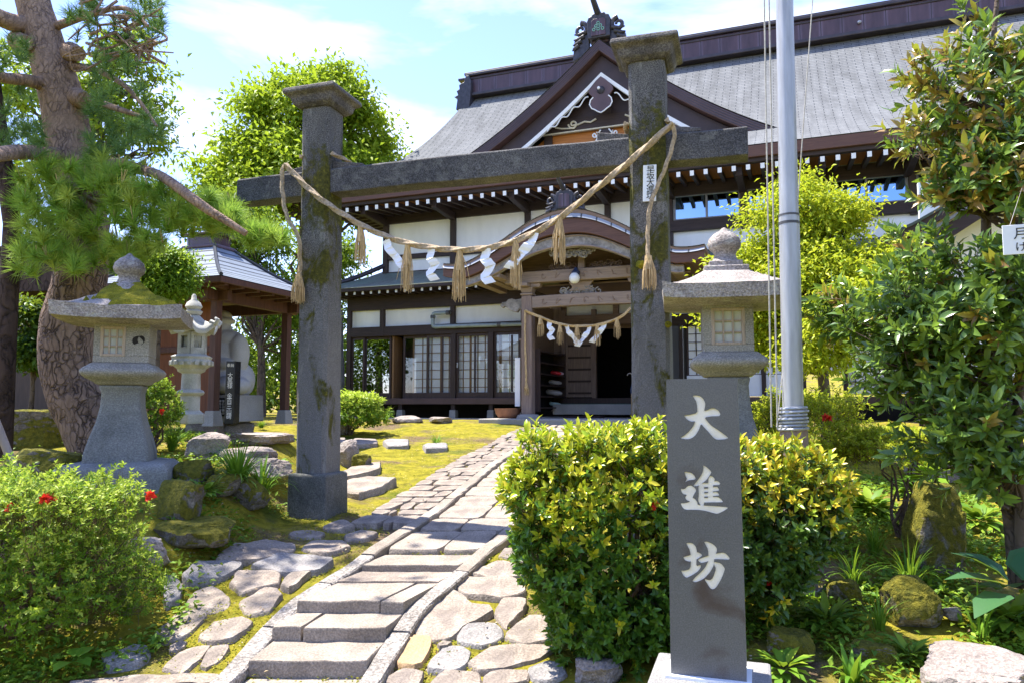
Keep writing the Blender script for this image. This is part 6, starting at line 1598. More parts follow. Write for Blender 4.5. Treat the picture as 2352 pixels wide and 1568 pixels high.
# red blooms among the leaves
def bloom(p, r, parent, name='flower', n=14):
    d = nrm(rng.normal(size=(n, 3)) + np.array([0, -.6, .6])); P = np.repeat(np.array([p]), n, 0)
    V, F, _ = leaf_geo(P, d, nrm(rng.normal(size=(n, 3))), r, r * .8, .2, .3); return fast_mesh(name, V, F, M['flower'], parent)
for px_, py_, YY in ((1502, 1158, 4.40), (1770, 1335, 4.5), (1790, 1330, 4.52)):
    bloom(np.array(at(px_, py_, YY)) - HO, .035, hedge)

# ------------------------------------------------------------------ round azaleas
def azalea(label, c, r, n, loc, Lf=.03, m='azalea_leaf', flowers=(), tipk=.8, grp='azaleas in the garden', nl=7, zmin=-.6, lump=.16):
    e = thing('azalea_bush', label, 'azalea', loc, 0, grp); L0 = np.array(loc, float)
    P, nn = ell_points(c, r, n, .66, 1.0, zmin, lump=lump, seed=c[0])
    T = nn + np.array([0, 0, .7]) + rng.normal(0, .4, (n, 3)); up = (P[:, 2] - (c[2] - r[2])) / (2 * r[2])
    tv = (rng.random(n) < np.clip(up * 1.7 - .3, .1, 1) * tipk).astype(float)
    shoot_bush('foliage', P - L0, T, rng.uniform(.02, .06, n) * Lf / .03, nl, Lf, Lf * .46, M[m], e, tv, full=False, ang=(.7, 1.3))
    twig_mesh('twigs', P - L0, T, rng.uniform(.02, .06, n) * Lf / .03, .0014, M['twig'], e)
    b = MB()
    for k in range(10):
        a = rng.uniform(0, 6.28); q = rng.uniform(.3, .8); limb(b, (0, 0, -.1), np.array(c) - L0 + np.array([math.cos(a) * r[0] * q, math.sin(a) * r[1] * q, r[2] * rng.uniform(-.1, .5)]), .018, .005, 7, .25, 6)
    b.build('stems', M['twig'], e, smooth=True)
    for f in flowers: bloom(np.array(f) - L0, .04, e)
    return e
ac = np.array([-3.22, 4.95, .54])
fl = [at(x, y, 4.45 + .1 * k % .3) for k, (x, y) in enumerate(((104, 1146), (118, 1149), (110, 1140), (345, 1138), (26, 1165)))]
azalea('broad light green azalea with red blooms, nearest left of the paving', ac, (.80, .72, .6), 5200, (-3.22, 4.95, .05), .036, flowers=[vec(p) for p in fl])
zc = at(1950, 1000, 6.6)
azalea('yellow green azalea with one red bloom, just behind the flagpole', (zc.x - .38, zc.y, zc.z - .02), (.62, .5, .36), 2000, (zc.x - .38, zc.y, gz(zc.x, zc.y)), .036, m='lime_leaf', flowers=[vec(at(1896, 958, 6.12)), vec(at(1903, 962, 6.12))], tipk=1.0)
azalea('open yellow green azalea on twisted stems, left of the tall upright rock', (zc.x + .28, zc.y - .3, zc.z - .18), (.55, .4, .24), 1200, (zc.x + .28, zc.y - .3, gz(zc.x + .28, zc.y - .3)), .036, m='lime_leaf', tipk=1.0, zmin=-.2)
zc2 = at(350, 950, 8.6)
azalea('dark small bush between the big pine trunk and the pale carved lantern', (zc2.x, zc2.y, zc2.z), (.32, .3, .42), 900, (zc2.x, zc2.y, gz(zc2.x, zc2.y)), .04, m='azalea_leaf', tipk=.15, flowers=[vec(at(372, 945, 8.3))])
zc3 = at(800, 945, 14.5)
azalea('low bright leafy bush at the left corner of the hall', (zc3.x + .05, zc3.y, zc3.z - .05), (.6, .5, .32), 800, (zc3.x, zc3.y, gz(zc3.x, zc3.y)), .09, tipk=1.0)

# ------------------------------------------------------------------ trees
def tree(name, label, cat, base, crowns, m, trunk, Lf, Wf, n_cl, per, grp=None, spread=.35, bark='bark', rtrunk=.2, lump=.2, full=False, droop=.2, lo=.45):
    """crowns: list of (centre, radii); leaves in clumps set through the crown, limbs run to some of the clumps"""
    e = thing(name, label, cat, base, 0, grp); B0 = np.array(base, float); parts = []
    tot = sum(r[0] * r[1] + r[0] * r[2] for c, r in crowns); tmb = MB()
    tp = [Vector(p) - Vector(base) for p in trunk]; k = len(tp)
    tmb.tube(catmull(tp, 5), [rtrunk * (1 - .65 * i / ((k - 1) * 5)) for i in range((k - 1) * 5 + 1)], 10)
    for ci, (c, r) in enumerate(crowns):
        n = int(n_cl * (r[0] * r[1] + r[0] * r[2]) / tot) + 1
        C, nn = ell_points(c, r, n, lo, 1.0, -.85, lump=lump, seed=ci + c[0])
        nb = max(4, n // 26); bc, _q = ell_points(c, r, nb, max(lo, .55), 1.0, -.85, lump=lump, seed=ci + 3)
        di = ((C[:, None] - bc[None]) ** 2).sum(2); ne = bc[di.argmin(1)]; C = C + (ne - C) * np.array([.38, .38, .55])
        for j in range(0, n, max(1, n // 9)):
            t = rnd.uniform(.45, .95); q = tp[min(k - 1, int(t * k))]
            limb(tmb, q, Vector(C[j] - B0), rtrunk * .3, rtrunk * .06, 6, .15, 5)
        sc = rng.uniform(.6, 1.3, (n, 1, 1)) * spread
        P = C[:, None] + np.clip(rng.normal(0, 1, (n, per, 3)), -1.8, 1.8) * sc * np.array([1, 1, .55])
        D = nn[:, None] * .6 + rng.normal(0, .6, (n, per, 3)) + np.array([0, 0, -.25]); N = np.array([0, 0, 1.]) + rng.normal(0, .5, (n, per, 3)) + nn[:, None] * .4
        P, D, N = P.reshape(-1, 3), D.reshape(-1, 3), N.reshape(-1, 3); L_ = Lf * rng.uniform(.6, 1.2, len(P))
        V, F, _ = leaf_geo(P - B0, D, N, L_, L_ * Wf / Lf, .2, droop, full); parts.append((V, F, None))
    tmb.build('trunk', M[bark], e, smooth=True)
    V, F, _ = join_geo(parts); fast_mesh('crown', V, F, M[m], e)
    return e
def P3(x, y, Y): return vec(at(x, y, Y))
def RR(rx, ry, Y, d=None): return (rx / 1700 * Y, (d if d else rx * .8) / 1700 * Y, ry / 1700 * Y)
def ground_pt(x, y): return (x, y, gz(x, y))
Y = 25; b0 = at(700, 930, Y)
tree('deciduous_tree', 'tall bright yellow green tree behind the left gate pillar', 'tree', ground_pt(b0.x, Y),
     [(P3(700, 270, Y), RR(170, 95, Y)), (P3(600, 380, Y), RR(120, 100, Y)), (P3(800, 330, Y), RR(120, 95, Y)), (P3(690, 420, Y - .8), RR(200, 110, Y)), (P3(560, 470, Y), RR(95, 80, Y)), (P3(860, 390, Y), RR(75, 60, Y)), (P3(760, 200, Y), RR(60, 45, Y))],
     'bright_leaf', [ground_pt(b0.x, Y), P3(700, 700, Y), P3(700, 500, Y), P3(710, 300, Y)], .22, .12, 1500, 28, 'trees behind the gate', .42, rtrunk=.28)
Y = 28; b0 = at(740, 930, Y)
tree('deciduous_tree', 'mid green tree filling the gap between the gate and the hall corner', 'tree', ground_pt(b0.x, Y),
     [(P3(770, 600, Y + 1), RR(80, 110, Y)), (P3(700, 640, Y + 2), RR(130, 120, Y)), (P3(745, 760, Y), RR(70, 110, Y)), (P3(730, 860, Y), RR(90, 60, Y))],
     'mid_leaf', [ground_pt(b0.x, Y), P3(740, 760, Y), P3(750, 640, Y)], .2, .1, 420, 26, 'trees behind the gate', .35, rtrunk=.14)
Y = 19
tree('deciduous_tree', 'leafy tree with small shining leaves behind the pavilion', 'tree', ground_pt(at(600, 930, Y).x, Y),
     [(P3(590, 560, Y), RR(110, 95, Y)), (P3(640, 700, Y), RR(110, 100, Y)), (P3(600, 820, Y + 1), RR(120, 120, Y)), (P3(560, 480, Y), RR(60, 50, Y)), (P3(480, 520, Y), RR(90, 70, Y))],
     'mid_leaf', [ground_pt(at(600, 930, Y).x, Y), P3(600, 800, Y), P3(590, 600, Y)], .13, .06, 620, 28, 'trees behind the gate', .32, rtrunk=.13)
Y = 14.5
tree('shrub_tree', 'golden tinted shrub against the pavilion roof, left of its front post', 'shrub', ground_pt(at(360, 930, 10.3).x, 10.3),
     [(P3(385, 610, 10.2), RR(58, 62, 10.2)), (P3(385, 665, 10.2), RR(55, 40, 10.2)), (P3(325, 610, 10.4), RR(55, 60, 10.4))],
     'azalea_leaf', [ground_pt(at(360, 930, 10.3).x, 10.3), P3(365, 760, 10.3), P3(380, 640, 10.3)], .075, .034, 420, 22, None, .13, rtrunk=.04)
Y = 17
tree('deciduous_tree', 'thin branched bright leafed tree behind the pine crown', 'tree', ground_pt(at(200, 930, Y).x, Y),
     [(P3(300, 150, Y), RR(75, 90, Y)), (P3(330, 290, Y), RR(75, 60, Y)), (P3(230, 230, Y), RR(80, 130, Y)), (P3(40, 230, Y), RR(90, 130, Y)), (P3(120, 400, Y), RR(150, 110, Y)), (P3(260, 420, Y), RR(60, 60, Y)), (P3(375, 245, Y), RR(30, 18, Y)), (P3(355, 340, Y), RR(35, 16, Y))],
     'bright_leaf', [ground_pt(at(200, 930, Y).x, Y), P3(200, 700, Y), P3(200, 400, Y), P3(230, 200, Y)], .17, .075, 520, 20, 'trees behind the gate', .3, rtrunk=.16, lo=.3)
Y = 12.5
tree('shrub_tree', 'dark glossy shrub at the far left, behind the pine', 'shrub', ground_pt(at(70, 930, Y).x, Y),
     [(P3(65, 760, Y), RR(60, 75, Y)), (P3(85, 830, Y), RR(50, 60, Y))], 'deep_leaf', [ground_pt(at(70, 930, Y).x, Y), P3(75, 880, Y), P3(70, 800, Y)], .11, .055, 260, 22, None, .16, rtrunk=.05)
Y = 9.6; tb = at(1900, 935, Y)
tree('lime_tree', 'rounded lime yellow garden tree behind the flagpole and right lantern', 'tree', (tb.x, tb.y, gz(tb.x, tb.y)),
     [(P3(1830, 520, Y), RR(120, 95, Y)), (P3(1735, 590, Y), RR(85, 70, Y)), (P3(1925, 570, Y), RR(85, 70, Y)), (P3(1850, 640, Y - .3), RR(150, 75, Y)), (P3(1700, 690, Y), RR(80, 50, Y)), (P3(1840, 430, Y), RR(40, 32, Y)), (P3(1930, 490, Y), RR(60, 45, Y)), (P3(1810, 730, Y), RR(130, 60, Y)), (P3(1780, 800, Y), RR(70, 50, Y)), (P3(1620, 700, Y), RR(25, 60, Y)), (P3(1970, 640, Y - .6), RR(70, 55, Y)), (P3(1960, 730, Y - 1.2), RR(90, 70, Y)), (P3(1880, 810, Y - 1), RR(70, 45, Y)), (P3(2050, 600, Y - .5), RR(50, 45, Y))],
     'lime_leaf', [(tb.x, tb.y, gz(tb.x, tb.y)), P3(1890, 860, Y), P3(1870, 750, Y), P3(1840, 600, Y)], .078, .036, 1800, 22, None, .17, 'bark', .085, lo=.5)
# woods beyond the garden and behind the viewer (seen in the window panes): nobody could count these
def woods(name, label, segs, h0, h1, n, Lf, m):
    parts = []
    for (x0, y0), (x1, y1), w_ in segs:
        k = int(n * w_); t = rng.random(k); C = np.stack([x0 + (x1 - x0) * t + rng.normal(0, .9, k), y0 + (y1 - y0) * t + rng.normal(0, .9, k), np.zeros(k)], 1)
        top = h0 + (h1 - h0) * (.5 + .5 * np.sin(t * 23 + x0)) * (.6 + .4 * np.cos(t * 61)); C[:, 2] = 1.0 + (top - .8) * rng.random(k) ** .8
        P = C[:, None] + rng.normal(0, .5, (k, 16, 3)); D = rng.normal(size=(k, 16, 3)) + np.array([0, 0, -.3]); N = np.array([0, 0, 1.]) + rng.normal(0, .6, (k, 16, 3))
        parts.append(leaf_geo(P.reshape(-1, 3), D.reshape(-1, 3), N.reshape(-1, 3), Lf, Lf * .5))
    V, F, _ = join_geo(parts); o = fast_mesh(name, V, F, m); tag(o, label, 'woods', kind='stuff'); return o
woods('far_woods', 'green wooded slope far behind the pavilion', [((-40, 30), (-6, 31), 1.0), ((-30, 24), (-12, 27), .7)], 3.5, 6.0, 900, .34, M['deep_leaf'])
woods('near_woods', 'woods across the lane behind the viewer', [((-34, -20), (34, -20), 1.0)], 5, 8, 900, .7, M['mid_leaf'])

# ------------------------------------------------------------------ old pine
YP = 8.6
pine = thing('old_pine', 'big old pine with a thick leaning plated trunk, left of the gate', 'pine', tuple(at(235, 1045, YP)))
PB = Vector(pine.location); PBn = np.array(PB)
tr = [(240, 1075), (228, 1020), (202, 955), (172, 890), (156, 820), (160, 745), (180, 665), (192, 565), (184, 450), (160, 330), (140, 220), (110, 120), (75, 0), (50, -130), (25, -300), (35, -450), (60, -600)]
tw = [140, 128, 126, 126, 122, 122, 118, 108, 102, 100, 96, 86, 76, 72, 60, 42, 16]
pts = [at(x, y, YP) - PB for x, y in tr]; cm = catmull(pts, 6); rw = np.interp(np.linspace(0, len(tw) - 1, len(cm)), range(len(tw)), [w_ / 2 / 1700 * YP for w_ in tw])
b = MB(); b.tube(cm[:49], [float(r * (1 + .05 * noise.noise(p * 4))) for r, p in zip(rw[:49], cm[:49])], 22)
b.build('trunk', M['pine_bark'], pine, smooth=True)
b = MB(); b.tube(cm[48:], [float(r * (1 + .05 * noise.noise(p * 4))) for r, p in zip(rw[48:], cm[48:])], 18)
def bl2(b, pl, wd, dY=0.0):
    pts = [at(x, y, Y_) - PB for x, y, Y_ in pl]; c_ = catmull(pts, 5); b.tube(c_, [float(v) for v in np.interp(np.linspace(0, 1, len(c_)), np.linspace(0, 1, len(wd)), [w_ / 2 / 1700 * pl[0][2] for w_ in wd])], 10); return c_
bl2(b, [(120, 200, YP), (60, 185, 8.2), (0, 178, 7.8), (-80, 160, 7.4)], [34, 28, 22, 16]); bl2(b, [(80, 60, YP), (20, 50, 8.3), (-60, 10, 8)], [44, 40, 34]); bl2(b, [(150, 360, YP), (60, 350, 7.6), (0, 355, 6.9), (-50, 370, 6.5)], [38, 32, 28, 22])
bl2(b, [(180, 400, YP), (260, 378, 8.4), (330, 392, 8.2), (375, 408, 7.5), (440, 455, 7.25), (485, 487, 7.2), (520, 508, 7.2), (565, 537, 7.2)], [36, 30, 24, 20, 20, 18, 15, 12])
bl2(b, [(160, 150, YP), (230, 165, 8.2), (300, 210, 7.9), (360, 290, 7.6)], [20, 14, 10, 6]); bl2(b, [(130, 60, YP), (220, 30, 8), (290, 20, 7.6), (340, 60, 7.3)], [22, 14, 9, 5])
bl2(b, [(180, 215, YP), (240, 240, 8.1), (330, 270, 7.7)], [22, 16, 8])
for k in range(26):
    x, y = rnd.uniform(190, 350), rnd.uniform(-10, 130); bl2(b, [(x, y, 7.8), (x + rnd.uniform(-50, 50), y + rnd.uniform(-20, 30), 7.7), (x + rnd.uniform(-60, 60), y + rnd.uniform(-30, 50), 7.6), (x + rnd.uniform(-70, 70), y + rnd.uniform(-30, 60), 7.5)], [7, 6, 5, 3])
for k in range(22):
    x, y = rnd.uniform(60, 420), rnd.uniform(400, 560); bl2(b, [(180 + rnd.uniform(-60, 60), 420, 8.4), ((x + 180) / 2, (y + 420) / 2 + 10, 8.2), (x, y, 8.0)], [12, 9, 4])
for x, y in ((180, 120), (195, 225), (60, 95)): b.tube([at(x - 18, y, YP - .1) - PB, at(x, y + 4, YP - .3) - PB], [.12, .085], 10)
b.build('limbs', M['pine_bark_high'], pine, smooth=True)
def tufts(name, C, U, m, Ln=.15, nn_=70, wd=.0035):
    n = len(C); d = rng.normal(size=(n, nn_, 3)); d = nrm(nrm(d) * .85 + nrm(U)[:, None] * .75)
    base = C[:, None] + nrm(U)[:, None] * rng.uniform(-.06, .05, (n, nn_, 1)); L_ = Ln * rng.uniform(.75, 1.1, (n, nn_, 1)) * rng.uniform(.8, 1.1, (n, 1, 1))
    s = nrm(np.cross(d, rng.normal(size=(n, nn_, 3)))) * wd
    V = np.stack([base - s, base + s, base + d * L_], 2).reshape(-1, 3); F = np.arange(len(V)).reshape(-1, 3); tv = np.repeat(rng.random(n) ** 2, nn_ * 3)
    # a 'needle bundle' keeps one colour: bundles are islands of five needles welded at the base is not needed
    return fast_mesh(name, V - PBn, F, m, pine, tip=tv)
def pad(reg, n, Yr, upz=.7):
    C = []
    while len(C) < n:
        cx_, cy_, rx, ry = reg[rnd.randrange(len(reg))]
        a, q = rnd.uniform(0, 6.28), math.sqrt(rnd.random()); C.append(vec(at(cx_ + rx * q * math.cos(a), cy_ + ry * q * math.sin(a), rnd.uniform(*Yr))))
    C = np.array(C); U = np.array([0, 0, upz]) + rng.normal(0, .45, (n, 3)) + np.array([0, -.3, 0]); return C, U
near_reg = [(120, 440, 90, 70), (230, 430, 90, 60), (150, 560, 120, 50), (260, 520, 120, 60), (350, 480, 110, 60), (430, 500, 90, 40), (90, 590, 60, 40), (310, 580, 90, 35), (80, 470, 50, 60), (510, 510, 40, 20), (600, 550, 55, 20), (215, 600, 80, 30)]
C1, U1 = pad(near_reg + [(380, 470, 120, 50), (470, 490, 80, 35), (200, 400, 120, 40), (330, 420, 60, 40), (500, 500, 60, 40)], 330, (7.35, 8.2)); tufts('needles', C1, U1, M['needle'], .195, 110, .0046)
far_reg = [(280, 40, 90, 60), (350, 45, 30, 50), (270, 130, 60, 40), (290, 250, 90, 50), (250, 320, 60, 40), (350, 300, 50, 30), (40, 260, 70, 60), (60, 330, 70, 40), (20, 120, 40, 50), (215, 40, 60, 60), (230, 200, 40, 50)]
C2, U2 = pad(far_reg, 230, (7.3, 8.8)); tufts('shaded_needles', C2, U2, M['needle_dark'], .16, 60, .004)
# the part of the crown that stands above the picture and shades the paving
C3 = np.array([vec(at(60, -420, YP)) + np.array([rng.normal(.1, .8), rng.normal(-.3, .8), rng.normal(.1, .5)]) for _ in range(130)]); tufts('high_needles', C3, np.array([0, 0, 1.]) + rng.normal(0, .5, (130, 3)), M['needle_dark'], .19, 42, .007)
b = MB()
for k in range(14): limb(b, at(35, -430, YP) - PB, Vector(C3[k * 9] - PBn), .06, .015, 6, .15, 6)
b.build('high_limbs', M['pine_bark_high'], pine, smooth=True)
k = 150; idx_ = rng.choice(len(C1), k, False); Cc = C1[idx_]; mb = MB()
for p, u in zip(Cc, U1[idx_]):
    for j in range(rnd.choice((1, 2, 3))):
        q = Vector(p - PBn); d = (Vector(u).normalized() * .25 + Vector((rnd.uniform(-.3, .3), rnd.uniform(-.3, .3), 1))).normalized(); mb.tube([q, q + d * rnd.uniform(.08, .16)], [.006, .003], 5)
tag(mb.build('candles', M['candle'], pine, smooth=True), kind='stuff')
# prop pole and the dark trunk at the edge
a, c = at(-20, 940, 5.6), at(42, 1098, 5.6)
b = MB(); b.tube([Vector(a) - Vector((c.x, c.y, c.z)) + (Vector(a) - Vector(c)) * 2, Vector((0, 0, 0)), (Vector(c) - Vector(a)) * .6], .03, 10); o = b.build('prop_pole', M['prop'], smooth=True); o.location = c; tag(o, 'pale wooden pole leaning in at the far left edge, above the azalea', 'prop pole')
tk = at(8, 940, 8.0); e = thing('dark_tree', 'dark straight tree trunk at the far left edge', 'tree', (tk.x, tk.y, gz(tk.x, tk.y)))
b = MB(); b.tube([Vector((0, 0, -.2)), Vector((-.01, 0, 1)), Vector((-.02, 0, 2.6)), Vector((-.5, 0, 5)), Vector((-1.0, 0, 7.2))], [.115, .1, .09, .08, .05], 12); b.build('trunk', M['bark_dark'], e, smooth=True)
C4, n4 = ell_points((-1.4, 0, 8.2), (1.6, 1.5, 1.2), 200, .3, 1); P_ = (C4[:, None] + rng.normal(0, .22, (200, 20, 3))).reshape(-1, 3)
V, F, _ = leaf_geo(P_, rng.normal(size=P_.shape), np.array([0, 0, 1.]) + rng.normal(0, .4, P_.shape), .1, .05); fast_mesh('crown', V, F, M['deep_leaf'], e)

# ------------------------------------------------------------------ big leathery shrub at the right
sb = at(2330, 1330, 5.0)
shrub = thing('tall_evergreen_shrub', 'big dark evergreen shrub with leathery leaves and bronze young tips, filling the right edge', 'shrub', (sb.x, sb.y, gz(sb.x, sb.y)))
S0 = Vector(shrub.location); S0n = np.array(S0)
mb = MB(); t_pts = [at(2345, 1345, 5.0), at(2330, 1200, 5.0), at(2305, 1050, 5.05), at(2290, 900, 5.1), at(2270, 720, 5.15), at(2265, 500, 5.2), at(2270, 250, 5.2), at(2290, 0, 5.2)]
mb.tube(catmull([p - S0 for p in t_pts], 5), [.075 - .06 * i / 35 for i in range(36)], 10)
mb.tube(catmull([p - S0 for p in (at(2350, 1340, 4.95), at(2345, 1150, 4.9), at(2335, 1000, 4.9), at(2345, 800, 4.8), at(2340, 500, 4.8))], 5), [.05 - .03 * i / 20 for i in range(21)], 8)
regs = [((2260, 240), (150, 200), 5.2, 290, .75), ((2340, 400), (100, 150), 4.9, 140, .5), ((2230, 430), (100, 70), 5.0, 85, .6), ((2110, 720), (200, 75), 5.2, 150, .08), ((2150, 600), (90, 60), 5.1, 45, .25), ((2180, 780), (180, 110), 5.0, 190, .03), ((2230, 980), (130, 130), 4.9, 150, .02), ((2110, 860), (120, 80), 5.1, 80, .04), ((2320, 700), (90, 160), 4.7, 130, .06), ((2300, 1080), (60, 60), 4.8, 30, .02), ((2110, 330), (60, 40), 5.1, 14, .9), ((2130, 180), (50, 40), 5.2, 16, .9), ((1940, 720), (70, 40), 5.6, 50, .1)]
BB, TT, tv = [], [], []
for (cx_, cy_), (rx, ry), Y_, n, tk_ in regs:
    c_ = vec(at(cx_, cy_, Y_)); r_ = np.array([rx, rx * .75, ry]) / 1700 * Y_
    P, nn = ell_points(c_, r_, n, .35, 1.0, -1, lump=.22, seed=cx_)
    hub = vec(min(t_pts, key=lambda q: abs(q.z - c_[2] + .25)))
    T = nrm(P - hub) * .9 + nn * .5 + np.array([0, 0, .25]) + rng.normal(0, .35, (n, 3)); BB.append(P); TT.append(T); tv.append((rng.random(n) < tk_ * .75).astype(float))
    for j in range(0, n, 9):
        limb(mb, Vector(hub) - S0, Vector(P[j]) - S0, .018, .005, 7, .12, 5)
BB, TT, tv = np.concatenate(BB), np.concatenate(TT), np.concatenate(tv)
mb.build('trunk', M['bark'], shrub, smooth=True)
ln = rng.uniform(.08, .2, len(BB))
shoot_bush('foliage', BB - S0n, TT, ln, 9, .108, .038, M['laurel_leaf'], shrub, tv, True, (.45, 1.25), .18, .18)
twig_mesh('twigs', BB - S0n, TT, ln, .003, M['twig'], shrub)

# small hanging notice in the shrub
np_ = at(2345, 550, 4.2); nb = thing('notice_sign', 'small white notice with black characters hanging in the evergreen shrub', 'notice', (np_.x, np_.y, np_.z), R(-22))
b = MB(); b.box((.04, 0, 0), (.26, .008, 70 / 1700 * 4.2)); b.build('board', M['plate'], nb, bev=.002)
for ch, x, z, s in (('月', .0, .03, .075), ('け', -.003, -.048, .06)):
    t = text_mesh(ch, s, M['ink'], 'character', nb); t.rotation_euler = (math.pi / 2, 0, 0); t.location = (x, -.0055, z)
b = MB(); b.tube([Vector((-.05, 0, .085)), Vector((.02, 0, .3)), Vector((.1, 0, .085))], .002, 4); b.build('string', M['cord'], nb)

# ------------------------------------------------------------------ rocks
def rock(label, px_, py_, w_, h_, Y_, m='rock', dep=.8, grp='garden rocks', seed=0, flat=0.0):
    c = on_ground(px_, py_ + h_ * .42); Y_ = c.y; k_ = Y_ / 1700; rx, rz, ry = w_ / 2 * k_ * .95, h_ / 2 * k_ * 1.15, w_ / 2 * k_ * dep
    b = MB(); bm = bmesh.new(); bmesh.ops.create_icosphere(bm, subdivisions=5, radius=1); sd = Vector((seed * 7.3, seed * 3.1, 1))
    rr_ = random.Random(seed * 13 + 5); PLN = [(Vector((rr_.gauss(0, 1), rr_.gauss(0, 1), rr_.gauss(0, .8))).normalized(), rr_.uniform(.62, .9)) for _ in range(13)]
    for v in bm.verts:
        p = v.co.copy(); n1 = noise.noise(p * 1.1 + sd); n2 = noise.noise(p * 2.6 + sd); n3 = noise.noise(p * 7 + sd)
        fr = min([1.0] + [dd / max(.05, p.dot(nv_)) for nv_, dd in PLN])
        q = Vector((math.copysign(abs(p.x) ** .75, p.x), math.copysign(abs(p.y) ** .75, p.y), math.copysign(abs(p.z) ** (.7 - .2 * flat), p.z)))
        f = (1 + .12 * n1 + .08 * abs(n2) + .04 * n3 + .02 * noise.noise(p * 15 + sd)) * fr * 1.12; q *= f
        b.v.append((q.x * rx, q.y * ry, q.z * rz))
    b.f = [tuple(v.index for v in f.verts) for f in bm.faces]; bm.free()
    o = b.build('rock', M[m]); smooth_angle(o, 24); o.location = (c.x, c.y + ry * .5, c.z + rz * .55); o.rotation_euler = (0, 0, rnd.uniform(-.5, .5)); return tag(o, label, 'rock', grp)
RK = [('big dark mossy boulder beside the pine trunk foot', 60, 985, 170, 90, 7.6, 'rock'), ('moss covered boulder just above the azalea at the left edge', 70, 1075, 190, 95, 6.3, 'rock'),
 ('mossy squared block right of the azalea, below the left lantern', 405, 1152, 120, 84, 6.2, 'rock'), ('long mossy ledge stone below the squared block', 440, 1225, 170, 52, 5.9, 'rock'),
 ('mossy rock among strap leaves left of the gate pillar', 560, 1128, 95, 60, 7.0, 'rock'), ('flat layered rock left of the strap leaves', 500, 1112, 90, 40, 6.9, 'rock'),
 ('dark mossy rock right of the left lantern base', 440, 1083, 85, 50, 7.2, 'rock'), ('rounded brown rock under the pale carved lantern', 475, 1025, 90, 55, 8.4, 'rock_bare'),
 ('low brown rock beside the inscribed black pillar', 540, 985, 70, 34, 10.2, 'rock_bare'), ('rough rock at the foot of the pale carved lantern', 470, 978, 90, 36, 10.0, 'rock_bare'),
 ('long flat stone edging the bed before the pavilion', 590, 1005, 140, 22, 9.4, 'rock_bare'), ('flat edging stone left of the gate pillar', 560, 1040, 130, 24, 8.6, 'rock_bare'),
 ('slanting rock behind the strap leaves', 600, 1070, 110, 45, 7.8, 'rock_bare'), ('dark upright rock right of the left gate pillar', 800, 1045, 46, 60, 9.2, 'rock_bare'),
 ('short cylindrical mossy stone right of the dark upright rock', 828, 1062, 44, 36, 9.0, 'rock'), ('flat rock at the edge of the lawn before the hall', 1010, 963, 50, 12, 15.2, 'rock_bare'),
 ('low row stone on the lawn edge, left of the flat rock', 930, 962, 80, 14, 15.4, 'rock_bare'), ('small grey rock below the leafy bush at the hall corner', 780, 985, 60, 20, 14, 'rock_bare'),
 ('tall upright rock with a mossy cap at the right', 2170, 1220, 150, 190, 5.3, 'rock'), ('sunlit grey boulder behind the azaleas at the right', 2180, 1050, 140, 110, 7.2, 'rock_bare'),
 ('rough dark rock beside grass tufts, right foreground', 2105, 1385, 120, 95, 4.6, 'rock'), ('broad flat mossy boulder in the bottom right corner', 2290, 1560, 260, 90, 3.9, 'rock_bare'),
 ('smooth egg shaped pebble right of the rough dark rock', 2192, 1408, 40, 22, 4.4, 'rock_bare'), ('small mossy rock right of the clamp on the pole base', 1945, 1365, 70, 55, 4.9, 'rock'),
 ('shaded mossy rock right of the sign plinth', 1830, 1480, 110, 60, 4.0, 'rock'), ('low dark rock in the shade right of the hedge', 2010, 1500, 100, 40, 4.1, 'rock'),
 ('grey rock at the bottom between paving and sign plinth', 1370, 1545, 110, 50, 3.9, 'rock_bare'), ('shaded grey stone at the corner of the azalea and the paving', 310, 1275, 120, 60, 5.3, 'rock_bare')]
for i, (lab, x, y, w_, h_, Y_, m_) in enumerate(RK): rock(lab, x, y, w_, h_, Y_, m_, seed=i + 1, flat=1 if h_ < 40 or 'squared' in lab or 'ledge' in lab else 0)

# ------------------------------------------------------------------ strap-leaved clumps and low plants
def strap_clump(label, p, n, L_, W_, m='grass', grp='strap leaved plants', arch=1.0, cat='plant', name='strap_leaf_plant', sp=.05):
    parts = []; K = 6; a = rng.uniform(0, 6.28, n); lean = rng.uniform(.15, 1.0, n); L = L_ * rng.uniform(.6, 1.1, n)
    d = np.stack([np.cos(a), np.sin(a), np.zeros(n)], 1); side = np.stack([-np.sin(a), np.cos(a), np.zeros(n)], 1); B = d * rng.uniform(0, sp, (n, 1))
    rows = []
    for k in range(K + 1):
        t = k / K; ph = lean * arch * t * 1.6; r = np.sin(ph) * t * .8; z = np.cos(ph * .9) * t
        c = B + d * (L * r)[:, None] + np.array([0, 0, 1.]) * (L * z)[:, None]; w_ = W_ * (1 - t ** 2) * (.5 + .5 * min(1, t * 4)) * .5
        rows += [c - side * w_, c + side * w_]
    V = np.stack(rows, 1).reshape(-1, 3); T = np.array([(2 * k, 2 * k + 1, 2 * k + 3, 2 * k + 2) for k in range(K)]); F = (T[None] + (np.arange(n) * 2 * (K + 1))[:, None, None]).reshape(-1, 4)
    o = fast_mesh(name, V, F, M[m], smooth=True); o.location = p; return tag(o, label, cat, grp)
def gp_(x, y): return on_ground(x, y)
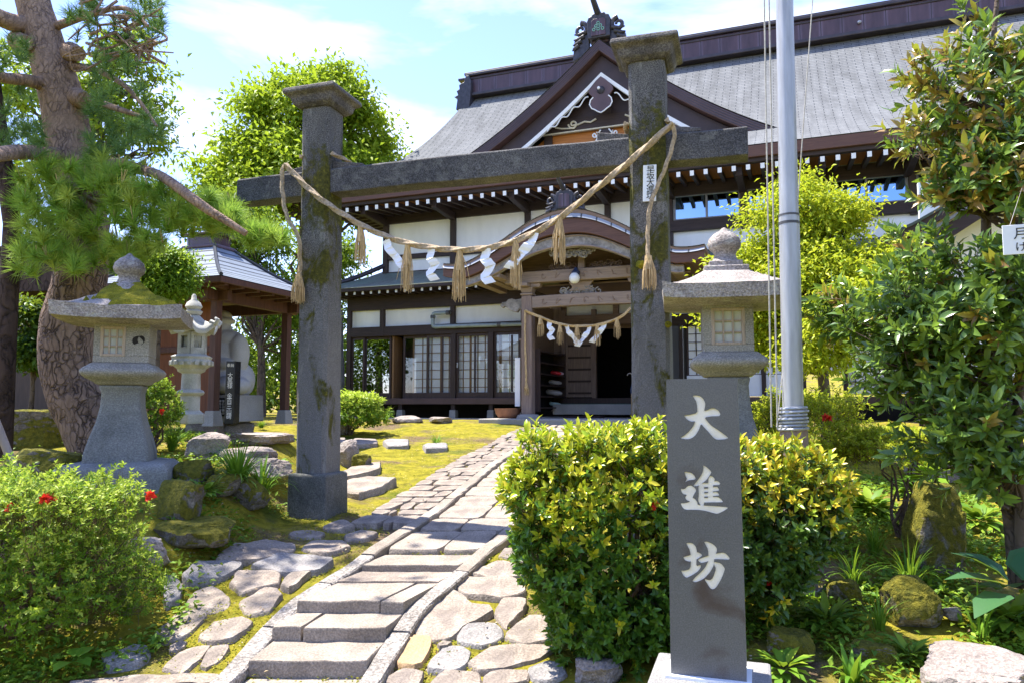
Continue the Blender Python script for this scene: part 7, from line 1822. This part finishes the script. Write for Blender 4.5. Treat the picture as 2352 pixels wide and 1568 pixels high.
SCL = [('bright arching strap leaves between rocks left of the gate pillar', (545, 1110, 6.3), 120, .6, .03), ('second arching strap leaf clump right against the gate pillar foot rocks', (600, 1128, 6.35), 90, .5, .028),
 ('tuft of bright grass left of the rounded brown rock', (395, 1010, 7.6), 120, .42, .015), ('short grass tuft standing on the sunny moss lawn', (1003, 1017, 13.0), 80, .26, .012),
 ('tall weed standing before the glass doors', (998, 950, 16.4), 40, .75, .02), ('lily leaves by the leafy bush at the hall corner', (885, 965, 15.5), 30, .45, .02),
 ('arching tuft of strap leaves left of the rough dark rock', (2090, 1330, 4.9), 46, .40, .013), ('loose grass tuft between pole base and rough dark rock', (1960, 1320, 5.0), 40, .34, .010),
 ('low grass tuft at the foot of the rough dark rock', (2020, 1420, 4.5), 40, .26, .010), ('single tall strap shoot before the corner boulder', (2250, 1440, 4.4), 7, .5, .018),
 ('broad leaved lily shoots below the sign, bottom right', (1955, 1550, 3.7), 16, .24, .045), ('fine grass behind the azaleas by the sunlit boulder', (2130, 1080, 6.8), 90, .35, .010),
 ('shaded grass tuft below the azalea on the left bank', (290, 1390, 5.0), 70, .2, .008), ('small grass tuft beside the mossy ledge stone', (375, 1330, 5.2), 50, .16, .007), ('dark grass under the tall upright rock', (2010, 1250, 5.6), 70, .3, .011),
 ('grass fringe at the pavilion foot', (600, 975, 11.2), 90, .18, .012), ('wispy grass right of the lily leaves below the big shrub', (2200, 1010, 6.5), 60, .3, .010)]
for lab, (x, y, Y_), n, L_, W_ in SCL:
    p = on_ground(x, y + (22 if Y_ < 9 else 6)); strap_clump(lab, (p.x, p.y, p.z - .01), n, L_, W_)
def broad_plant(label, p, n, L_, W_, m='grass', cat='plant'):
    a = rng.uniform(0, 6.28, n); el = rng.uniform(.2, 1.1, n); d = np.stack([np.cos(a) * np.cos(el), np.sin(a) * np.cos(el), np.sin(el)], 1)
    P = d * L_ * .3; V, F, _ = leaf_geo(P, d - np.array([0, 0, .35]), np.array([0, 0, 1.]) + d * -.3, L_ * rng.uniform(.7, 1.1, n), W_, .12, .2, True); o = fast_mesh('broad_leaf_plant', V, F, M[m], smooth=True); o.location = p; return tag(o, label, cat)
M['hosta'] = m_leaf('hosta leaves', [(.04, .12, .05), (.06, .16, .06)], .4, .3)
p = at(2345, 1330, 4.5); broad_plant('blue green broad leaved hosta at the right edge', (p.x, p.y, p.z - .1), 11, .34, .2, 'hosta')
p = at(2140, 1100, 5.9); broad_plant('bright heart shaped leaves beside the tall upright rock', (p.x, p.y, p.z), 12, .2, .11)
for lab, x, y, n, L_, W_ in (('leafy bright plant at the foot of the azalea stems right of the flagpole', 2000, 1160, 70, .24, .085), ('low leafy plant between the tall upright rock and the evergreen trunk', 2250, 1190, 60, .22, .08),
    ('fern like clump under the right end of the hedge', 1900, 1420, 50, .2, .05), ('leafy clump right of the sign plinth', 1800, 1530, 40, .16, .05), ('small leafy plant on the moss left of the corner boulder', 2090, 1500, 36, .14, .045),
    ('leafy plant between the mossy rocks below the left lantern', 470, 1120, 44, .17, .05), ('small leafy plant behind the strap leaves by the left gate pillar', 640, 1060, 40, .16, .05), ('spreading leafy plant at the right edge under the evergreen', 2320, 1420, 50, .22, .08),
    ('bright leafy plant before the sunlit boulder at the right', 2110, 1120, 60, .22, .07), ('leafy plant by the dark boulder near the pine foot', 175, 1060, 40, .2, .06)):
    p = on_ground(x, y + 14); broad_plant(lab, (p.x, p.y, p.z), n, L_, W_, 'cover')
p = at(170, 1520, 4.6); broad_plant('round leaved weed at the bottom of the azalea', (p.x, p.y, p.z), 5, .12, .1)
# ground cover: too many small leaves to count
def cover(name, label, spots, m, Lf=.03, hmax=.07):
    parts = []
    for (x0, x1, y0, y1, n) in spots:
        x = rng.uniform(x0, x1, n); y = rng.uniform(y0, y1, n); keep = np.sin(x * 5.1 + y * 2.3) + np.cos(y * 6.3 - x * 3.1) + rng.normal(0, .6, n) > -.2
        x, y = x[keep], y[keep]; z = ground_z(x, y) + bumps(x, y) - .02; n = len(x)
        h = rng.uniform(.0, hmax, n); P = np.stack([x, y, z + h], 1); D = np.stack([rng.normal(size=n), rng.normal(size=n), rng.uniform(.0, .9, n)], 1)
        L_ = Lf * rng.uniform(.6, 1.3, n); parts.append(leaf_geo(P, D, np.array([0, 0, 1.]) + rng.normal(0, .3, (n, 3)), L_, L_ * .55, .15, .2))
    V, F, _ = join_geo(parts); return tag(fast_mesh(name, V, F, M[m]), label, 'ground cover', kind='stuff')
cover('ground_cover', 'small leafy weeds and ferns in the shaded beds', [(1.2, 3.9, 3.6, 4.3, 1100), (1.2, 3.9, 4.3, 5.4, 6500), (1.6, 4.6, 5.2, 8.5, 13000), (-4.5, -2.3, 5.3, 8.5, 5000), (-3.4, -2.2, 4.4, 5.4, 2200), (-7, -3.2, 8.5, 12, 4500), (2.5, 7, 8.5, 14, 5000)], 'cover', .055)
M['moss_blade'] = m_leaf('moss tufts', [(.14, .16, .015), (.28, .26, .022), (.4, .34, .035), (.2, .26, .02)], .8, .3)
M['litter'] = m_leaf('fallen leaves', [(.3, .2, .1), (.42, .32, .2), (.2, .11, .06), (.5, .42, .3)], .8, .1)
cover('moss_blades', 'fine moss and grass blades between the stones', [(-2.9, -.5, 4.2, 8.5, 24000), (-.9, .6, 4.0, 6.5, 9000), (-3.5, .6, 8.5, 15, 20000), (1.2, 3.5, 3.6, 5.0, 9000)], 'moss_blade', .018, .012)
cover('leaf_litter', 'fallen leaves and needles scattered over the moss', [(-2.9, 0, 4.2, 9, 700), (-3.5, .6, 8.5, 15.5, 900), (1.2, 3.5, 3.6, 6.5, 500), (-4.5, -2.2, 5.5, 9, 400)], 'litter', .026, .05)
# wooden shed behind the pine
sh = at(95, 930, 13.5); e = thing('wooden_shed', 'dark wooden shed in deep shade behind the pine', 'shed', (sh.x, sh.y, gz(sh.x, sh.y)), R(-10))
b = MB(); b.box((-.6, .4, 1.1), (3.2, .1, 2.4)); b.build('wall', M['door_wood'], e)
b = MB(); b.slab([(-2.6, 2.35), (1.3, 2.35), (1.0, 3.2), (-2.3, 3.2)], (0, .6, 0), (1, 0, 0), (0, 0, 1), (0, 1, 0), -.9, .8); b.build('roof', M['bark_dark'], e)
for x in (-2.0, .9):
    b = MB(); b.box((x, -.1, 1.2), (.14, .14, 2.4)); b.build('post', M['wood_pav'], e)

# side wing gable at the right
YW = 13.2
sg = at(2250, 930, YW); e = thing('side_wing', 'white side wing with dark gabled roof edge, partly hidden by the big shrub', 'building', (sg.x, sg.y, 1.25), -PHI)
def wl_(x, y, off=0.0):
    d = ray(x, y); Wh = Vector((math.sin(PHI), math.cos(PHI), 0)); U_ = Vector((math.cos(PHI), -math.sin(PHI), 0)); O_ = Vector((sg.x, sg.y, 1.25)); t = ((O_ - EYE).dot(Wh) + off) / d.dot(Wh); p = EYE + d * t - O_; return p.dot(U_), p.z
u0, z0 = wl_(2025, 545, -.6); ua, za_ = wl_(2330, 370, -.6); um, zm = wl_(2160, 478, -.6)
w0, wz = wl_(2115, 540); _, wb = wl_(2115, 655)
b = MB(); b.box((w0 + 2.6, .1, (wz + 1.0 + wb) / 2), (5.2, .12, wz + 1.0 - wb)); b.build('wall', M['wall'], e)
b = MB(); b.box((w0 + 2.6, .06, wb - .1), (5.4, .2, .2)); b.box((w0 + .0, .06, wb * .5), (.16, .2, wb + 2 * .6)); b.box((w0 + 2.6, .06, .25), (5.4, .2, .3)); b.build('timber_frame', M['beam_dark'], e, bev=.01)
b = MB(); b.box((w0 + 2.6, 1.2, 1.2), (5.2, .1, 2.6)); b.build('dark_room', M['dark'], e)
for k in range(3):
    b = MB(); b.box((w0 + .7 + k * 1.1, .12, .9), (.9, .04, 1.2)); b.build('paper_panel', M['paper'], e)
rk = [(u0, z0), (u0 + (um - u0) * .5, z0 + (zm - z0) * .42), (um, zm), (um + (ua - um) * .5, zm + (za_ - zm) * .52), (ua, za_)]
full_r = rk + [(2 * ua - p[0], p[1]) for p in rk[-2::-1]]
for o0, o1, ya, yb, nm, mm in ((0, .05, -.75, 3.0, 'roof', 'roof_low'), (.05, .22, -.7, -.6, 'barge_board', 'beam_dark'), (.26, .32, -.6, -.5, 'barge_edge', 'alu'), (.34, .62, -.5, -.4, 'inner_barge', 'beam_dark')):
    b = MB(); b.strip([(u, ya, z - o0) for u, z in full_r], [(u, ya, z - o1) for u, z in full_r], (0, yb - ya, 0)); b.build(nm, M[mm], e)
